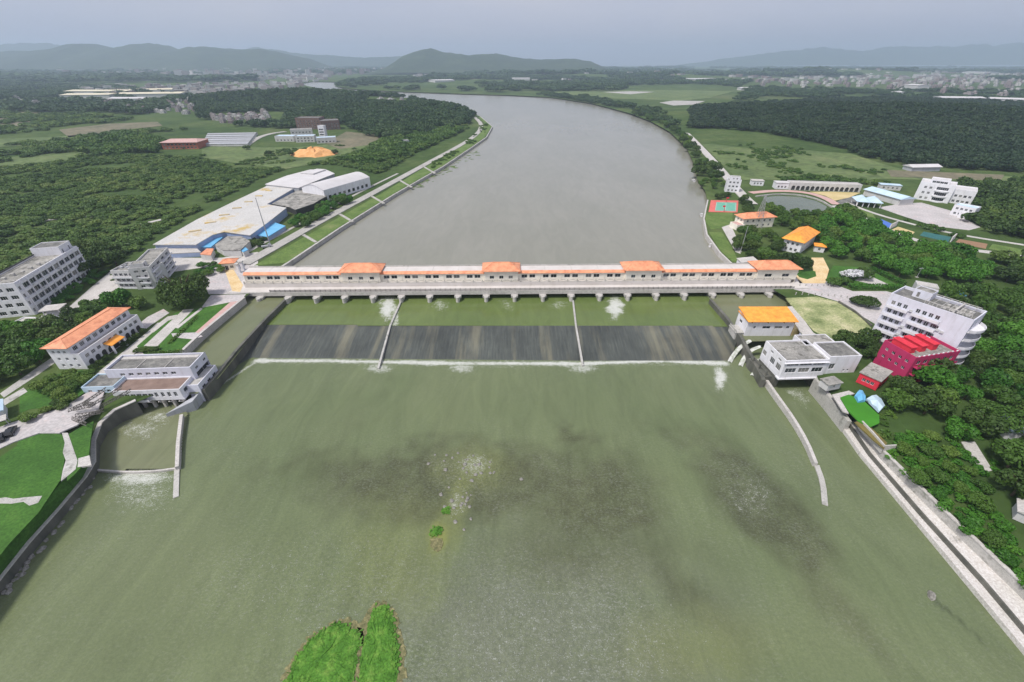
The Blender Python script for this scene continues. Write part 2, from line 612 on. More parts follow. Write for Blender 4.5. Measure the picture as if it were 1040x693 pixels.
def hip(root, x0, y0, x1, y1, z, h, mat, over=.8, inset=None, name='roof', soffit=None, gable=False, parent=None):
    X0, Y0, X1, Y1 = x0 - over, y0 - over, x1 + over, y1 + over
    W = Y1 - Y0
    L = X1 - X0
    ins = (min(W, L) / 2 if inset is None else inset)
    if gable:
        ins = 0
    b = MB()
    if L >= W:
        r0, r1 = (X0 + ins, (Y0 + Y1) / 2, z + h), (X1 - ins, (Y0 + Y1) / 2, z + h)
    else:
        r0, r1 = ((X0 + X1) / 2, Y0 + ins, z + h), ((X0 + X1) / 2, Y1 - ins, z + h)
    t = .18
    c = [(X0, Y0, z + t), (X1, Y0, z + t), (X1, Y1, z + t), (X0, Y1, z + t)]
    d = [(p[0], p[1], z) for p in c]
    if L >= W:
        b.face([c[0], c[1], r1, r0]); b.face([c[1], c[2], r1]); b.face([c[2], c[3], r0, r1]); b.face([c[3], c[0], r0])
    else:
        b.face([c[0], c[1], r0]); b.face([c[1], c[2], r1, r0]); b.face([c[2], c[3], r1]); b.face([c[3], c[0], r0, r1])
    for i in range(4):
        j = (i + 1) % 4
        b.face([d[i], d[j], c[j], c[i]])
    b.face(d[::-1])
    o = b.build(name, mat, parent or root)
    rd = MB()
    rd.bar(r0, r1, .35, .22)
    for i, q in enumerate(c):
        if not gable:
            rd.bar(q, r0 if (i in (0, 3) if L >= W else i in (0, 1)) else r1, .3, .2)
    rd.build('ridge_tiles', mat, o)
    return o


def site(name, label, cat, a, b, z=GZ, group=None):
    A, B = P(*a, z), P(*b, z)
    d = B - A
    return thing(name, label, cat, A, atan2(d.y, d.x), group), d.length


# ------------------------------------------------------------------ vegetation prototypes
def crown_mesh(name, seed, R, Hc, zb, nl, n, s, mat, flat=1.0, lobe=(.38, .6)):
    rs = np.random.RandomState(seed)
    C, Q = [], []
    for i in range(nl):
        a = rs.uniform(0, 2 * pi)
        rr = R * .66 * sqrt(rs.uniform(0.02, 1))
        top = 1 - (rr / R) ** 2
        C.append((rr * cos(a), rr * sin(a), zb + Hc * (.25 + .5 * rs.uniform(.3, 1) * top)))
        Q.append(R * rs.uniform(*lobe))
    C, Q = np.array(C), np.array(Q)
    pr = Q ** 2 / (Q ** 2).sum()
    k = rs.choice(nl, n, p=pr)
    d = rs.normal(size=(n, 3))
    d[:, 2] = np.where(d[:, 2] < -.35 * np.abs(d[:, 2]).max(), -d[:, 2], d[:, 2])
    d /= np.linalg.norm(d, axis=1)[:, None]
    sc = np.array([1, 1, flat])
    p = C[k] + d * Q[k][:, None] * sc * rs.uniform(.78, 1.08, (n, 1))
    keep = np.ones(n, bool)
    for i in range(nl):
        inside = (np.linalg.norm((p - C[i]) / sc, axis=1) < Q[i] * .72) & (k != i)
        keep &= ~inside
    p, d = p[keep], d[keep]
    n = len(p)
    nrm = d + rs.normal(scale=.55, size=(n, 3))
    nrm /= np.linalg.norm(nrm, axis=1)[:, None]
    t = np.cross(nrm, rs.normal(size=(n, 3)))
    t /= np.linalg.norm(t, axis=1)[:, None]
    b = np.cross(nrm, t)
    hs = s * rs.uniform(.55, 1.25, (n, 1))
    V = np.empty((n, 4, 3))
    V[:, 0] = p - t * hs
    V[:, 1] = p - b * hs * .7
    V[:, 2] = p + t * hs
    V[:, 3] = p + b * hs * .7
    return np_mesh(name, V.reshape(-1, 3), np.arange(4 * n).reshape(-1, 4), [mat])


def trunk_mesh(seed, h, r, spread):
    rs = random.Random(seed)
    b = MB()
    b.tube((0, 0, -.3), (0, 0, h * .5), r, r * .7)
    for i in range(4):
        a = rs.uniform(0, 2 * pi)
        b.tube((0, 0, h * .45), (spread * cos(a), spread * sin(a), h), r * .6, r * .2, 6)
    return b.mesh('trunk', M['bark'])


# crowns are built at about 4.5 m radius and scaled per tree
CROWN = {}
for kind in ('dark', 'mid', 'bright'):
    CROWN[kind] = [crown_mesh('crown', 20 + i, 4.6, 6.4, .7, 13, 2600, .40, LEAF[kind], .85, (.28, .46)) for i in range(4)]
TRUNK = [trunk_mesh(i, 5.0, .28, 2.0) for i in range(3)]
FARCROWN = {k: [crown_mesh('crown', 50 + i, 4.6, 5.5, 1.0, 7, 420, .85, LEAF[k], .8, (.36, .56)) for i in range(4)] for k in ('dark', 'far', 'hill', 'scrub', 'mid', 'bright')}
CROWN['banyan'] = [crown_mesh('crown', 77, 4.6, 4.6, .1, 26, 7000, .24, LEAF['dark'], .9, (.22, .36))]

# ------------------------------------------------------------------ the land
river_left = [(-160, 800, 2.2), (-60, 665, 2.2), (0, 588, 2.2), (28, 553, 2.2), (60, 517, 2.2), (86, 486, 2.2), (95, 470, 2.4), (95, 448, 3), (102, 430, 4),
              (116, 418, 5), (150, 404, 5.5), (176, 390, 5.5), (180, 362, GZ), (184, 358, GZ), (204, 339, GZ), (224, 322.5, GZ), (246, 304, GZ), (254, 298, GZ), (262, 285, GZ),
              (291, 267, GZ), (345, 231, GZ), (400, 197, GZ), (450, 168.5, GZ), (480, 148.5, GZ), (494, 139, GZ), (500, 128.5, GZ), (488, 118.5, GZ),
              (466, 108.5, GZ), (440, 103, GZ), (400, 98, GZ), (350, 93.2, GZ), (325, 90, GZ), (312, 87.5, GZ), (306, 84.8, GZ)]
river_right = [(318, 83, GZ), (344, 83.6, GZ), (340, 87.5, GZ), (352, 90, GZ), (375, 91.8, GZ), (420, 93.7, GZ), (470, 95.5, GZ), (520, 97, GZ), (560, 99, GZ), (600, 105, GZ), (620, 110, GZ),
               (640, 115.5, GZ), (660, 123, GZ), (680, 134, GZ), (697, 150, GZ), (704, 165, GZ), (708, 182, GZ), (716, 194, GZ), (719, 206, GZ), (715, 222, GZ),
               (718, 238, GZ), (731, 256, GZ), (744, 268, GZ), (772, 285, GZ), (790, 297, GZ), (802, 304, GZ), (808, 325, GZ), (814, 340, GZ), (822, 352, GZ),
               (826, 372, GZ), (832, 388, 5.2), (846, 404, 4.6), (872, 424.5, 4.3), (898.5, 460, 4.3), (960.5, 521, 4.3), (1037, 593, 4.3), (1130, 684, 4.3), (1300, 840, 4.3)]
BL = [P(*p) for p in river_left]
BR = [P(*p) for p in river_right]
FAR = 12200.0
bl0, br0 = BL[0].copy(), BR[-1].copy()
outer = [Vector((bl0.x - 60, -160, 2.2)), Vector((-420, -160, GZ)), Vector((-FAR, -160, GZ)), Vector((-FAR, FAR, GZ)), Vector((FAR, FAR, GZ)), Vector((FAR, -160, GZ)), Vector((420, -160, GZ)), Vector((br0.x + 60, -160, 4.3))]
ring = BL[::-1] + outer + BR[::-1]
ring2 = [(p.x, p.y) for p in ring]

HILLS = []   # (px, py, rx, ry, height, angle)


def hill(px, py, rx, ry, h, a=0):
    c = P(px, py)
    HILLS.append((c.x, c.y, rx, ry, h, radians(a)))


hill(880, 124, 330, 190, 15, -8)
hill(1010, 132, 260, 200, 12)
hill(740, 118, 190, 120, 5)
hill(300, 104, 300, 120, 22, 5)
hill(390, 114, 260, 110, 11, -5)
hill(455, 122, 120, 60, 5)
hill(560, 79, 420, 160, 26)
hill(670, 80, 600, 160, 34)
hill(860, 76, 900, 200, 40)
hill(470, 83, 300, 120, 14)


def hz(x, y):
    z = 0
    for cx, cy, rx, ry, h, a in HILLS:
        dx, dy = x - cx, y - cy
        u = (dx * cos(a) + dy * sin(a)) / rx
        v = (-dx * sin(a) + dy * cos(a)) / ry
        d = u * u + v * v
        if d < 6:
            z += h * math.exp(-d * 1.4)
    return z if z > .3 else 0


def near_edge(x, y, lim):
    for B in (BL, BR):
        for a, b in zip(B, B[1:]):
            ax, ay = b.x - a.x, b.y - a.y
            t = max(0, min(1, ((x - a.x) * ax + (y - a.y) * ay) / max(ax * ax + ay * ay, 1e-9)))
            if hypot(x - a.x - t * ax, y - a.y - t * ay) < lim:
                return True
    return False


def build_land():
    pts = [Vector((p.x, p.y)) for p in ring]
    zs = [p.z for p in ring]
    n = len(pts)
    for step, R0, R1, y1 in ((28, 0, 420, 420), (65, 420, 1500, 1900), (240, 1500, 5200, 5200), (900, 5200, 11200, 11200)):
        x = -R1
        while x <= R1:
            y = -140
            while y <= y1:
                jx, jy = x + random.uniform(-.3, .3) * step, y + random.uniform(-.3, .3) * step
                m = max(abs(jx), jy)
                if R0 <= m < R1 and inpoly(jx, jy, ring2) and not near_edge(jx, jy, min(step * .5, 40)):
                    pts.append(Vector((jx, jy)))
                    zs.append(GZ + hz(jx, jy))
                y += step
            x += step
    # a shoulder just inland of the lower downstream banks
    for B, sgn in ((BL[:10], -1), (BR[-9:], 1)):
        for a, b in zip(B, B[1:]):
            for t in (0, .5):
                q = a.lerp(b, t)
                d = (b - a).normalized()
                nn = Vector((-d.y, d.x, 0))
                for dist in (9,):
                    s = q + nn * dist
                    if not inpoly(s.x, s.y, ring2):
                        s = q - nn * dist
                    if inpoly(s.x, s.y, ring2) and not near_edge(s.x, s.y, dist * .6):
                        pts.append(Vector((s.x, s.y)))
                        zs.append(GZ - (.6 if sgn < 0 else .2))
    res = delaunay_2d_cdt(pts, [], [list(range(n))], 1, 1e-4)
    vs, fs, ov = res[0], res[2], res[3]
    V = []
    for i, v in enumerate(vs):
        src = [k for k in ov[i] if k < len(zs)]
        V.append((v.x, v.y, zs[src[0]] if src else GZ))
    me = bpy.data.meshes.new('ground')
    me.from_pydata(V, [], fs)
    me.update()
    return me


def ground_mat():
    m, nt, b = new_mat('land_cover')
    g = nt.nodes.new('ShaderNodeNewGeometry')
    pos = g.outputs['Position']
    n1 = noise(nt, pos, .012, 7, .65)
    n2 = noise(nt, pos, .0022, 5, .6)
    n3 = noise(nt, pos, .12, 5, .7)
    c = ramp(nt, n1, [(.3, (.035, .07, .018)), (.48, (.07, .115, .03)), (.62, (.12, .16, .05)), (.78, (.18, .19, .085))])
    c2 = ramp(nt, n2, [(.4, (.03, .055, .018)), (.55, (.06, .09, .03)), (.7, (.14, .13, .08))])
    c = mixc(nt, .4, c, c2)
    c = mixc(nt, .5, c, ramp(nt, n3, [(.3, (.25, .25, .25)), (.7, (.75, .75, .75))]), 'OVERLAY')
    nt.links.new(c, b.inputs['Base Color'])
    b.inputs['Roughness'].default_value = .95
    b.inputs['Specular IOR Level'].default_value = .1
    bump(nt, b, n3, .5, .6)
    return m


gme = build_land()
gme.materials.append(ground_mat())
ground = link('ground', gme)
ground['kind'] = 'structure'
LANDBVH = BVHTree.FromPolygons([v.co.copy() for v in gme.vertices], [list(p.vertices) for p in gme.polygons])


def zg(x, y):
    h = LANDBVH.ray_cast(Vector((x, y, 900)), Vector((0, 0, -1)))
    return h[0].z if h[0] is not None else None


# ------------------------------------------------------------------ water
def water_mat(name, deep, shallow, scale=.25, bstr=.25, attr=False, rough=.12, spec=.5, streak=(1, 1, 1)):
    m, nt, b = new_mat(name)
    g = nt.nodes.new('ShaderNodeNewGeometry')
    mp = nt.nodes.new('ShaderNodeMapping')
    mp.inputs['Scale'].default_value = streak
    nt.links.new(g.outputs['Position'], mp.inputs[0])
    v = mp.outputs[0]
    lo = noise(nt, v, .018, 5, .6, .6)
    c = ramp(nt, lo, [(.35, deep), (.7, shallow)])
    ms = nt.nodes.new('ShaderNodeMapping')
    ms.inputs['Scale'].default_value = (.16, .035, 1)
    nt.links.new(g.outputs['Position'], ms.inputs[0])
    c = mixc(nt, .36 if attr else .2, c, ramp(nt, noise(nt, ms.outputs[0], 1.0, 6, .7, 1.2), [(.35, (.36, .36, .36)), (.65, (.62, .62, .62))]), 'OVERLAY')
    r1 = noise(nt, v, scale, 6, .65)
    r2 = noise(nt, v, scale * 5, 4, .7)
    hgt = math_(nt, 'ADD', math_(nt, 'MULTIPLY', r1, .7), math_(nt, 'MULTIPLY', r2, .3))
    if attr:
        def at(n):
            a = nt.nodes.new('ShaderNodeAttribute')
            a.attribute_name = n
            return a
        ca = at('bed')
        c = mixc(nt, 1.0, c, ca.outputs['Color'], 'MULTIPLY')
        fo, ri = at('foam_glint').outputs['Fac'], at('rip').outputs['Fac']
        mc = nt.nodes.new('ShaderNodeMapping')
        mc.inputs['Scale'].default_value = (.55, 1.0, 1)
        mc.inputs['Rotation'].default_value = (0, 0, .35)
        nt.links.new(g.outputs['Position'], mc.inputs[0])
        cr = ramp(nt, noise(nt, mc.outputs[0], 2.4, 4, .75, .8), [(.50, (0, 0, 0)), (.66, (1, 1, 1))])
        big = ramp(nt, noise(nt, v, .07, 4, .6), [(.4, (.25, .25, .25)), (.62, (1, 1, 1))])
        cf = math_(nt, 'MULTIPLY', math_(nt, 'MULTIPLY', cr, big), math_(nt, 'ADD', math_(nt, 'MULTIPLY', ri, .62), .05), True)
        # the rough shallows: broken pebbly texture
        pb = ramp(nt, noise(nt, v, 1.6, 6, .85), [(.36, (.45, .45, .47)), (.64, (1.6, 1.55, 1.5))])
        c = mixc(nt, math_(nt, 'MULTIPLY', ri, .75), c, mixc(nt, 1.0, c, pb, 'MULTIPLY'))
        br = math_(nt, 'ADD', math_(nt, 'MULTIPLY', noise(nt, v, .8, 6, .8), .55), math_(nt, 'MULTIPLY', noise(nt, v, 3.2, 4, .8), .45))
        brs = ramp(nt, br, [(.36, (0, 0, 0)), (.64, (1, 1, 1))])
        ff = math_(nt, 'SUBTRACT', math_(nt, 'MULTIPLY', fo, 1.3), brs)
        ff = math_(nt, 'MULTIPLY', ff, 1.5, True)
        c = mixc(nt, math_(nt, 'MULTIPLY', cf, .7), c, (.38, .39, .35))  # pale speckle on ripple crests, painted in for sun glints
        c = mixc(nt, ff, c, (.56, .57, .52))
        rr = math_(nt, 'ADD', math_(nt, 'MULTIPLY', ff, .5), math_(nt, 'ADD', math_(nt, 'MULTIPLY', ri, .10), rough), True)
        nt.links.new(rr, b.inputs['Roughness'])
        st = math_(nt, 'ADD', math_(nt, 'MULTIPLY', ri, .5), math_(nt, 'ADD', bstr, math_(nt, 'MULTIPLY', ff, .5)), True)
        bump(nt, b, hgt, st, .55)
    else:
        b.inputs['Roughness'].default_value = rough
        bump(nt, b, hgt, bstr, .5)
    nt.links.new(c, b.inputs['Base Color'])
    b.inputs['Specular IOR Level'].default_value = spec
    b.inputs['IOR'].default_value = 1.33
    return m


def vnoise(x, y, s, seed=0):
    """smooth value noise on arrays"""
    rs = np.random.RandomState(seed)
    T = rs.rand(64, 64)
    fx, fy = x / s, y / s
    ix, iy = np.floor(fx).astype(int), np.floor(fy).astype(int)
    tx, ty = fx - ix, fy - iy
    tx, ty = tx * tx * (3 - 2 * tx), ty * ty * (3 - 2 * ty)
    g = lambda a, b: T[a % 64, b % 64]
    return (g(ix, iy) * (1 - tx) + g(ix + 1, iy) * tx) * (1 - ty) + (g(ix, iy + 1) * (1 - tx) + g(ix + 1, iy + 1) * tx) * ty


def fbm(x, y, s, seed=0):
    return sum(vnoise(x, y, s / 2 ** k, seed + k) / 2 ** (k + 1) for k in range(4)) / .9375


def seg_d(x, y, a, b):
    ax, ay = b[0] - a[0], b[1] - a[1]
    t = np.clip(((x - a[0]) * ax + (y - a[1]) * ay) / max(ax * ax + ay * ay, 1e-9), 0, 1)
    return np.hypot(x - a[0] - t * ax, y - a[1] - t * ay)


def pproj(x, y, z):
    dz = z - H
    f = y * CP - dz * SP
    u = y * SP + dz * CP
    f = np.maximum(f, 1e-3)
    return CX + F * x / f, CY - F * u / f


def ell(u, v, cx, cy, rx, ry, a=0):
    a = radians(a)
    du, dv = u - cx, v - cy
    p = (du * cos(a) + dv * sin(a)) / rx
    q = (-du * sin(a) + dv * cos(a)) / ry
    return np.clip(1.35 - np.sqrt(p * p + q * q), 0, 1) / .9


def water_grid(name, x0, x1, y0, y1, step, z, mat, fn=None, keep=None):
    nx, ny = int((x1 - x0) / step) + 1, int((y1 - y0) / step) + 1
    X, Y = np.meshgrid(np.linspace(x0, x1, nx), np.linspace(y0, y1, ny))
    x, y = X.ravel(), Y.ravel()
    idx = np.arange(nx * ny).reshape(ny, nx)
    fc = np.stack([idx[:-1, :-1], idx[:-1, 1:], idx[1:, 1:], idx[1:, :-1]], -1).reshape(-1, 4)
    if keep is not None:
        cx, cy = x[fc].mean(1), y[fc].mean(1)
        k = np.array([inpoly(a, b, keep) for a, b in zip(cx, cy)])
        fc = fc[k]
    me = np_mesh(name, np.stack([x, y, np.full_like(x, z)], -1), fc, [mat])
    if fn:
        col, foam_glint, rip = fn(x, y)
        a = me.attributes.new('bed', 'FLOAT_COLOR', 'POINT')  # bed tint; on the river it also holds the painted sheen
        a.data.foreach_set('color', np.concatenate([col, np.ones((len(x), 1))], 1).astype(np.float32).ravel())
        for nm, arr in (('foam_glint', foam_glint), ('rip', rip)):
            a = me.attributes.new(nm, 'FLOAT', 'POINT')
            a.data.foreach_set('value', np.clip(arr, 0, 1).astype(np.float32))
    o = link(name, me)
    o['kind'] = 'structure'
    return o


FOOT = [P(208, 401, 0), P(262, 366.5, 0), P(330, 366.5, 0), P(450, 369, 0), P(590, 369.5, 0), P(660, 367, 0), P(735, 369, 0)]


def river_attr(x, y):
    u, v = pproj(x, y, 0)
    n = fbm(x, y, 16, 3)
    n2 = fbm(x, y, 4, 9)
    j = (n - .5) * 60
    k = (n2 - .5) * 26
    uu, vv = u + j + k, v + (n2 - .5) * 30 + j * .3
    dark = np.maximum.reduce([ell(uu, vv, 470, 492, 160, 42), ell(uu, vv, 600, 560, 110, 40) * .5, ell(uu, vv, 610, 508, 66, 50), ell(uu, vv, 775, 515, 100, 30, 42) * 1.15, ell(uu, vv, 700, 600, 60, 22, 50) * .5,
                              ell(uu, vv, 580, 445, 26, 12) * .6, ell(uu, vv, 850, 610, 90, 24, 52) * .45, ell(uu, vv, 310, 470, 60, 16, -10) * .4])
    rap = np.maximum.reduce([np.full_like(u, .36) * np.clip((v - 400) / 60, 0, 1), ell(uu, vv, 560, 620, 170, 95), ell(uu, vv, 330, 590, 150, 90) * .75, dark * .9, ell(uu, vv, 470, 680, 260, 60), ell(uu, vv, 820, 640, 120, 60) * .4])
    sand = np.maximum(ell(u + k * .6, v + j * .2, 462, 515, 14, 62, 20), ell(u + k, v, 480, 475, 36, 22) * .8) + ell(u + k, v, 440, 548, 12, 16)
    yg = ell(uu, vv, 400, 570, 60, 60) * .35 + ell(uu, vv, 700, 660, 90, 40) * .35
    col = np.ones((len(x), 3))
    def mx(c, f):
        nonlocal col
        f = np.clip(f, 0, 1)[:, None]
        col = col * (1 - f) + np.array(c)[None] * f
    grey = ell(uu, vv, 560, 660, 190, 120)
    mx((1.0, .93, 1.25), np.clip(grey * (.45 + .9 * n2), 0, .95))  # grey-lilac sheen of the water surface, painted into its colour
    dk = np.clip(dark * 1.5 - .15, 0, 1) * np.clip(.55 + .9 * (fbm(x, y, 2.2, 21) - .2), .3, 1)
    mx((.60, .55, .58), dk)
    mx((1.3, 1.2, .8), yg)
    mx((1.3, 1.22, .9), np.clip(sand, 0, 1) * .6)
    mx((1.5, 1.35, .8), np.clip(ell(u + k * .4, v, 444, 545, 9, 14), 0, 1))
    ln = seg_d(u, v, (950, 611), (975, 630)); ln = np.minimum(ln, seg_d(u, v, (975, 630), (1004, 658)))
    mx((.5, .5, .55), np.clip(1.6 - (ln + k * .15) / 1.6, 0, 1) * .7)
    # foam: foot of the weir, side spills, cascade of the left tail pool; then painted glints
    foam_glint = np.zeros_like(x)
    for a, b in zip(FOOT[1:], FOOT[2:]):
        d = seg_d(x, y, a, b)
        foam_glint = np.maximum(foam_glint, np.clip(1.15 - d / (.35 + 2.6 * np.clip(n2 - .2, 0, 1) + 1.4 * np.clip(n - .45, 0, 1) * 3), 0, .95))
        foam_glint = np.maximum(foam_glint, np.clip(.5 - d / 9 * (.6 + n), 0, .45))
    foam_glint = np.maximum(foam_glint, np.clip(.8 - seg_d(x, y, FOOT[0], FOOT[1]) / 1.6, 0, .7))
    foam_glint = np.maximum(foam_glint, ell(u + k * .3, v, 731, 384, 7, 14) * .85)
    foam_glint = np.maximum(foam_glint, ell(u + k * .2, v, 770, 368, 8, 6) * .6)
    foam_glint = np.maximum(foam_glint, ell(u + k * .3, v, 142, 485, 38, 10) * .72)
    foam_glint = np.maximum(foam_glint, ell(u + k * .5, v, 142, 500, 46, 26) * .38)
    for cx in (385, 470, 592):
        foam_glint = np.maximum(foam_glint, ell(u + k * .3, v, cx, 374, 16, 6) * .6)
    foam_glint = np.maximum(foam_glint, ell(u + k, v, 812, 404, 12, 12) * .5 * (.4 + n2))
    foam_glint = np.maximum(foam_glint, ell(u + k, v, 478, 472, 24, 14) * .42)
    foam_glint = np.maximum(foam_glint, ell(u + k, v, 465, 510, 14, 18) * .40)
    foam_glint = np.maximum(foam_glint, np.clip(grey, 0, 1) * .27)  # this and the next: sun sparkle painted as pale specks
    foam_glint = np.maximum(foam_glint, np.clip(ell(uu, vv, 330, 600, 150, 90), 0, 1) * .22)
    foam_glint = np.maximum(foam_glint, ell(u + k, v, 765, 505, 30, 30, 45) * .30)
    rip = np.clip(rap, 0, 1) * .8 + np.clip(1 - seg_d(x, y, FOOT[1], FOOT[-1]) / 25, 0, 1) * .25
    return col, foam_glint, rip


riv = water_mat('river_water', (.124, .155, .074), (.158, .186, .094), .3, .14, True, .13)
water_grid('river', -190, 260, -70, P(520, 362, 0).y + 12, .8, 0.0, riv, river_attr)

up_m = water_mat('upstream_water', (.235, .232, .185), (.27, .262, .215), .3, .07, False, .2, streak=(1, .5, 1))


# ------------------------------------------------------------------ barrage frame
BA, BB = P(232, 300.2, 5.4), P(822, 295.6, 5.4)
bdir = (BB - BA)
BL_ = bdir.length
BRZ = atan2(bdir.y, bdir.x)
bd = bdir.normalized()
bn = Vector((-bd.y, bd.x, 0))


def bx(px):
    """local x along the barrage of a photo column (front edge)"""
    t = (px - 232) / (822 - 232)
    q = P(px, 300.2 + (295.6 - 300.2) * t, 5.4)
    return (q - BA).dot(bd)


def bw(lx, ly, z):
    return Vector((BA.x, BA.y, 0)) + bd * lx + bn * ly + Vector((0, 0, z))


b = MB()
b.face([bw(-70, 6.7, UPZ), bw(330, 6.7, UPZ), (900, 420, UPZ), (900, 2600, UPZ), (-1900, 3600, UPZ), (-1900, 420, UPZ)])
tag(b.build('river', up_m), kind='structure')
PIERS = [264.6 + 28.65 * k for k in range(19)]
bar = thing('barrage', 'long river barrage with cream gallery, orange tiled pavilions and rounded piers', 'barrage', (BA.x, BA.y, 0), BRZ)
x0, x1 = bx(244), bx(808)
DZ, PLZ = GZ + .1, 8.3          # road deck, plinth floor
WZ, EZ = 12.2, 12.2             # wall top
D0, D1, D2, D3 = 0.0, 5.2, 6.9, 13.2
m = MB()
m.box(0, D0 + .5, 5.3, BL_, D3 + 1, DZ)
m.build('deck', M['deck'], bar)
m = MB()
m.box(0, D0 - .2, 5.0, BL_, D0 + .5, DZ + .15)
m.build('edge_beam', M['palecon'], bar)
m = MB()
m.box(x0, D1, DZ + .003, x1, D3, PLZ)
m.build('plinth', M['deck'], bar)
# railing of the road
m = MB()
m.box(bx(275), .05, DZ + 1.05, bx(803), .17, DZ + 1.17)
m.box(bx(275), .07, DZ + .55, bx(803), .15, DZ + .62)
xx = bx(275)
while xx < bx(803):
    m.box(xx, .03, DZ + .15, xx + .22, .2, DZ + 1.3)
    for k in range(1, 6):
        m.box(xx + k * .37, .06, DZ + .15, xx + k * .37 + .16, .14, DZ + 1.05)
    xx += 2.2
m.build('railing', M['darkframe'], bar)
# garland balustrade in front of the gallery
m = MB()
xx = x0
nb = 58
pit = (x1 - x0) / nb
for i in range(nb):
    a = x0 + i * pit
    m.box(a, D1 + .05, PLZ, a + .35, D1 + .4, PLZ + 1.25)
    prev = None
    for k in range(9):
        t = k / 8
        z = PLZ + .35 + .75 * sin(pi * t) ** 1
        q = Vector((a + .35 + (pit - .35) * t, D1 + .22, z))
        if prev:
            m.bar(prev, q, .14, .16)
        prev = q
    for k in range(1, 8):
        t = k / 8
        z = PLZ + .35 + .75 * sin(pi * t)
        m.box(a + .35 + (pit - .35) * t - .05, D1 + .17, PLZ + .14, a + .35 + (pit - .35) * t + .05, D1 + .27, z)
m.box(x0, D1 + .1, PLZ + .003, x1, D1 + .34, PLZ + .14)
m.build('balustrade', M['concrete'], bar)
# piers with rounded noses, and the gates between
pm = MB()
r = .85
outl = [(r * cos(t), -2.4 + r * 1.2 * sin(t)) for t in [pi + k * pi / 8 for k in range(9)]] + [(r, 16.5), (-r, 16.5)]
pm.prism(outl, -1.0, 5.0)
pmesh = pm.mesh('pier', M['palecon'])
cm = MB()
cm.box(-1.5, -1.9, 4.1, 1.5, 2.2, 4.99)
cmesh = cm.mesh('pier_cap', M['concrete'])
for k, px in enumerate(PIERS):
    o = link('pier', pmesh, bar)
    o.location = (bx(px), 0, 0)
    c = link('pier_cap', cmesh, o)
for a, c in zip(PIERS, PIERS[1:]):
    a, c = bx(a) + .85, bx(c) - .85
    m = MB()
    m.box(a + .02, 6.5, 1.0, c - .02, 6.9, 5.2)
    for q in range(4):
        m.box(a + .02, 6.2, 1.6 + q * .95, c - .02, 6.5, 1.85 + q * .95)
    m.build('gate', M['steel'], bar)
# gallery
PAV = [(345.5, 384.5), (492, 526.5), (637, 673.5), (772, 813)]
secs = [(244, 345.5), (384.5, 492), (526.5, 637), (673.5, 772)]
for a, c in secs:
    a, c = bx(a) + .05, bx(c) - .05
    L = c - a
    g = MB()
    n = max(2, round(L / 9.3))
    ops = []
    p = L / n
    for i in range(n):
        for s in (.29, .66):
            ops.append((p * (i + s) - 1.3, p * (i + s) + 1.3, PLZ + 1.35, PLZ + 3.0))
    facade(g, (a, D2), Vector((1, 0, 0)), L, PLZ, WZ, ops, .3)
    bk = MB()
    facade(bk, (c, D3), Vector((-1, 0, 0)), L, 5.4, WZ, [(q[0], q[1], q[2], q[3]) for q in ops], .3)
    bk.build('rear_wall', M['cream'], bar)
    for i in range(n + 1):
        g.box(a + min(i * p, L - .35), D2 - .14, PLZ, a + min(i * p, L - .35) + .35, D2 - .003, WZ)
    go = g.build('gallery_wall', M['cream'], bar)
    place_windows(go, ((a, D2), Vector((1, 0, 0)), L), ops, 2, .24)
    rf = MB()
    rf.box(a, D2 + .9, WZ + .1, c, D3 + .2, WZ + .75)
    rfo = rf.build('gallery_roof', M['deck'], bar)
    rj = MB()
    for i in range(1, 4):
        rj.box(a + L * i / 4 - .06, D2 + .95, WZ + .752, a + L * i / 4 + .06, D3 - .2, WZ + .80)
    rj.box(a, D3 - .15, WZ + .752, c, D3 + .2, WZ + 1.25)
    rj.build('roof_kerb', M['concrete'], rfo)
    ev = MB()
    ev.face([(a, D2 - .5, WZ - .05), (c, D2 - .5, WZ - .05), (c, D2 + .9, WZ + .8), (a, D2 + .9, WZ + .8)])
    ev.face([(a, D2 - .5, WZ - .2), (c, D2 - .5, WZ - .2), (c, D2 - .5, WZ - .05), (a, D2 - .5, WZ - .05)])
    ev.face([(a, D2 - .5, WZ - .2), (a, D2, WZ - .1), (c, D2, WZ - .1), (c, D2 - .5, WZ - .2)])
    ev.build('tiled_eave', M['orange'], bar)
for i, (a, c) in enumerate(PAV):
    a, c = bx(a), bx(c)
    L = c - a
    g = MB()
    y0, y1 = D2 - .9, D3 + .6
    zt = WZ + 1.3
    ops = row(3 if i < 3 else 2, L, 1.9 if i < 3 else 3.2, PLZ + 1.35, 1.5, 1.2)
    for (o, u, ln), k in zip(SIDES(L, y1 - y0), range(4)):
        facade(g, (o[0] + a, o[1] + y0), u, ln, PLZ if k == 0 else GZ - 1.2, zt, ops if k == 0 else ([(2.5, 4.5, PLZ + 1.3, PLZ + 2.8)] if k in (1, 3) and False else []), .3)
    g.box(a - .2, y0 - .2, PLZ + 3.45, c + .2, y0 - .003, PLZ + 3.7)
    go = g.build('pavilion_wall', M['cream'], bar)
    place_windows(go, ((a, y0), Vector((1, 0, 0)), L), ops, 2, .24)
    hip(bar, a, y0, c, y1, zt, 2.6, M['orange'], 1.1, None, 'pavilion_roof')

# pool between gates and weir crest
CREST = [P(246, 329, POOLZ), P(756, 331, POOLZ)]


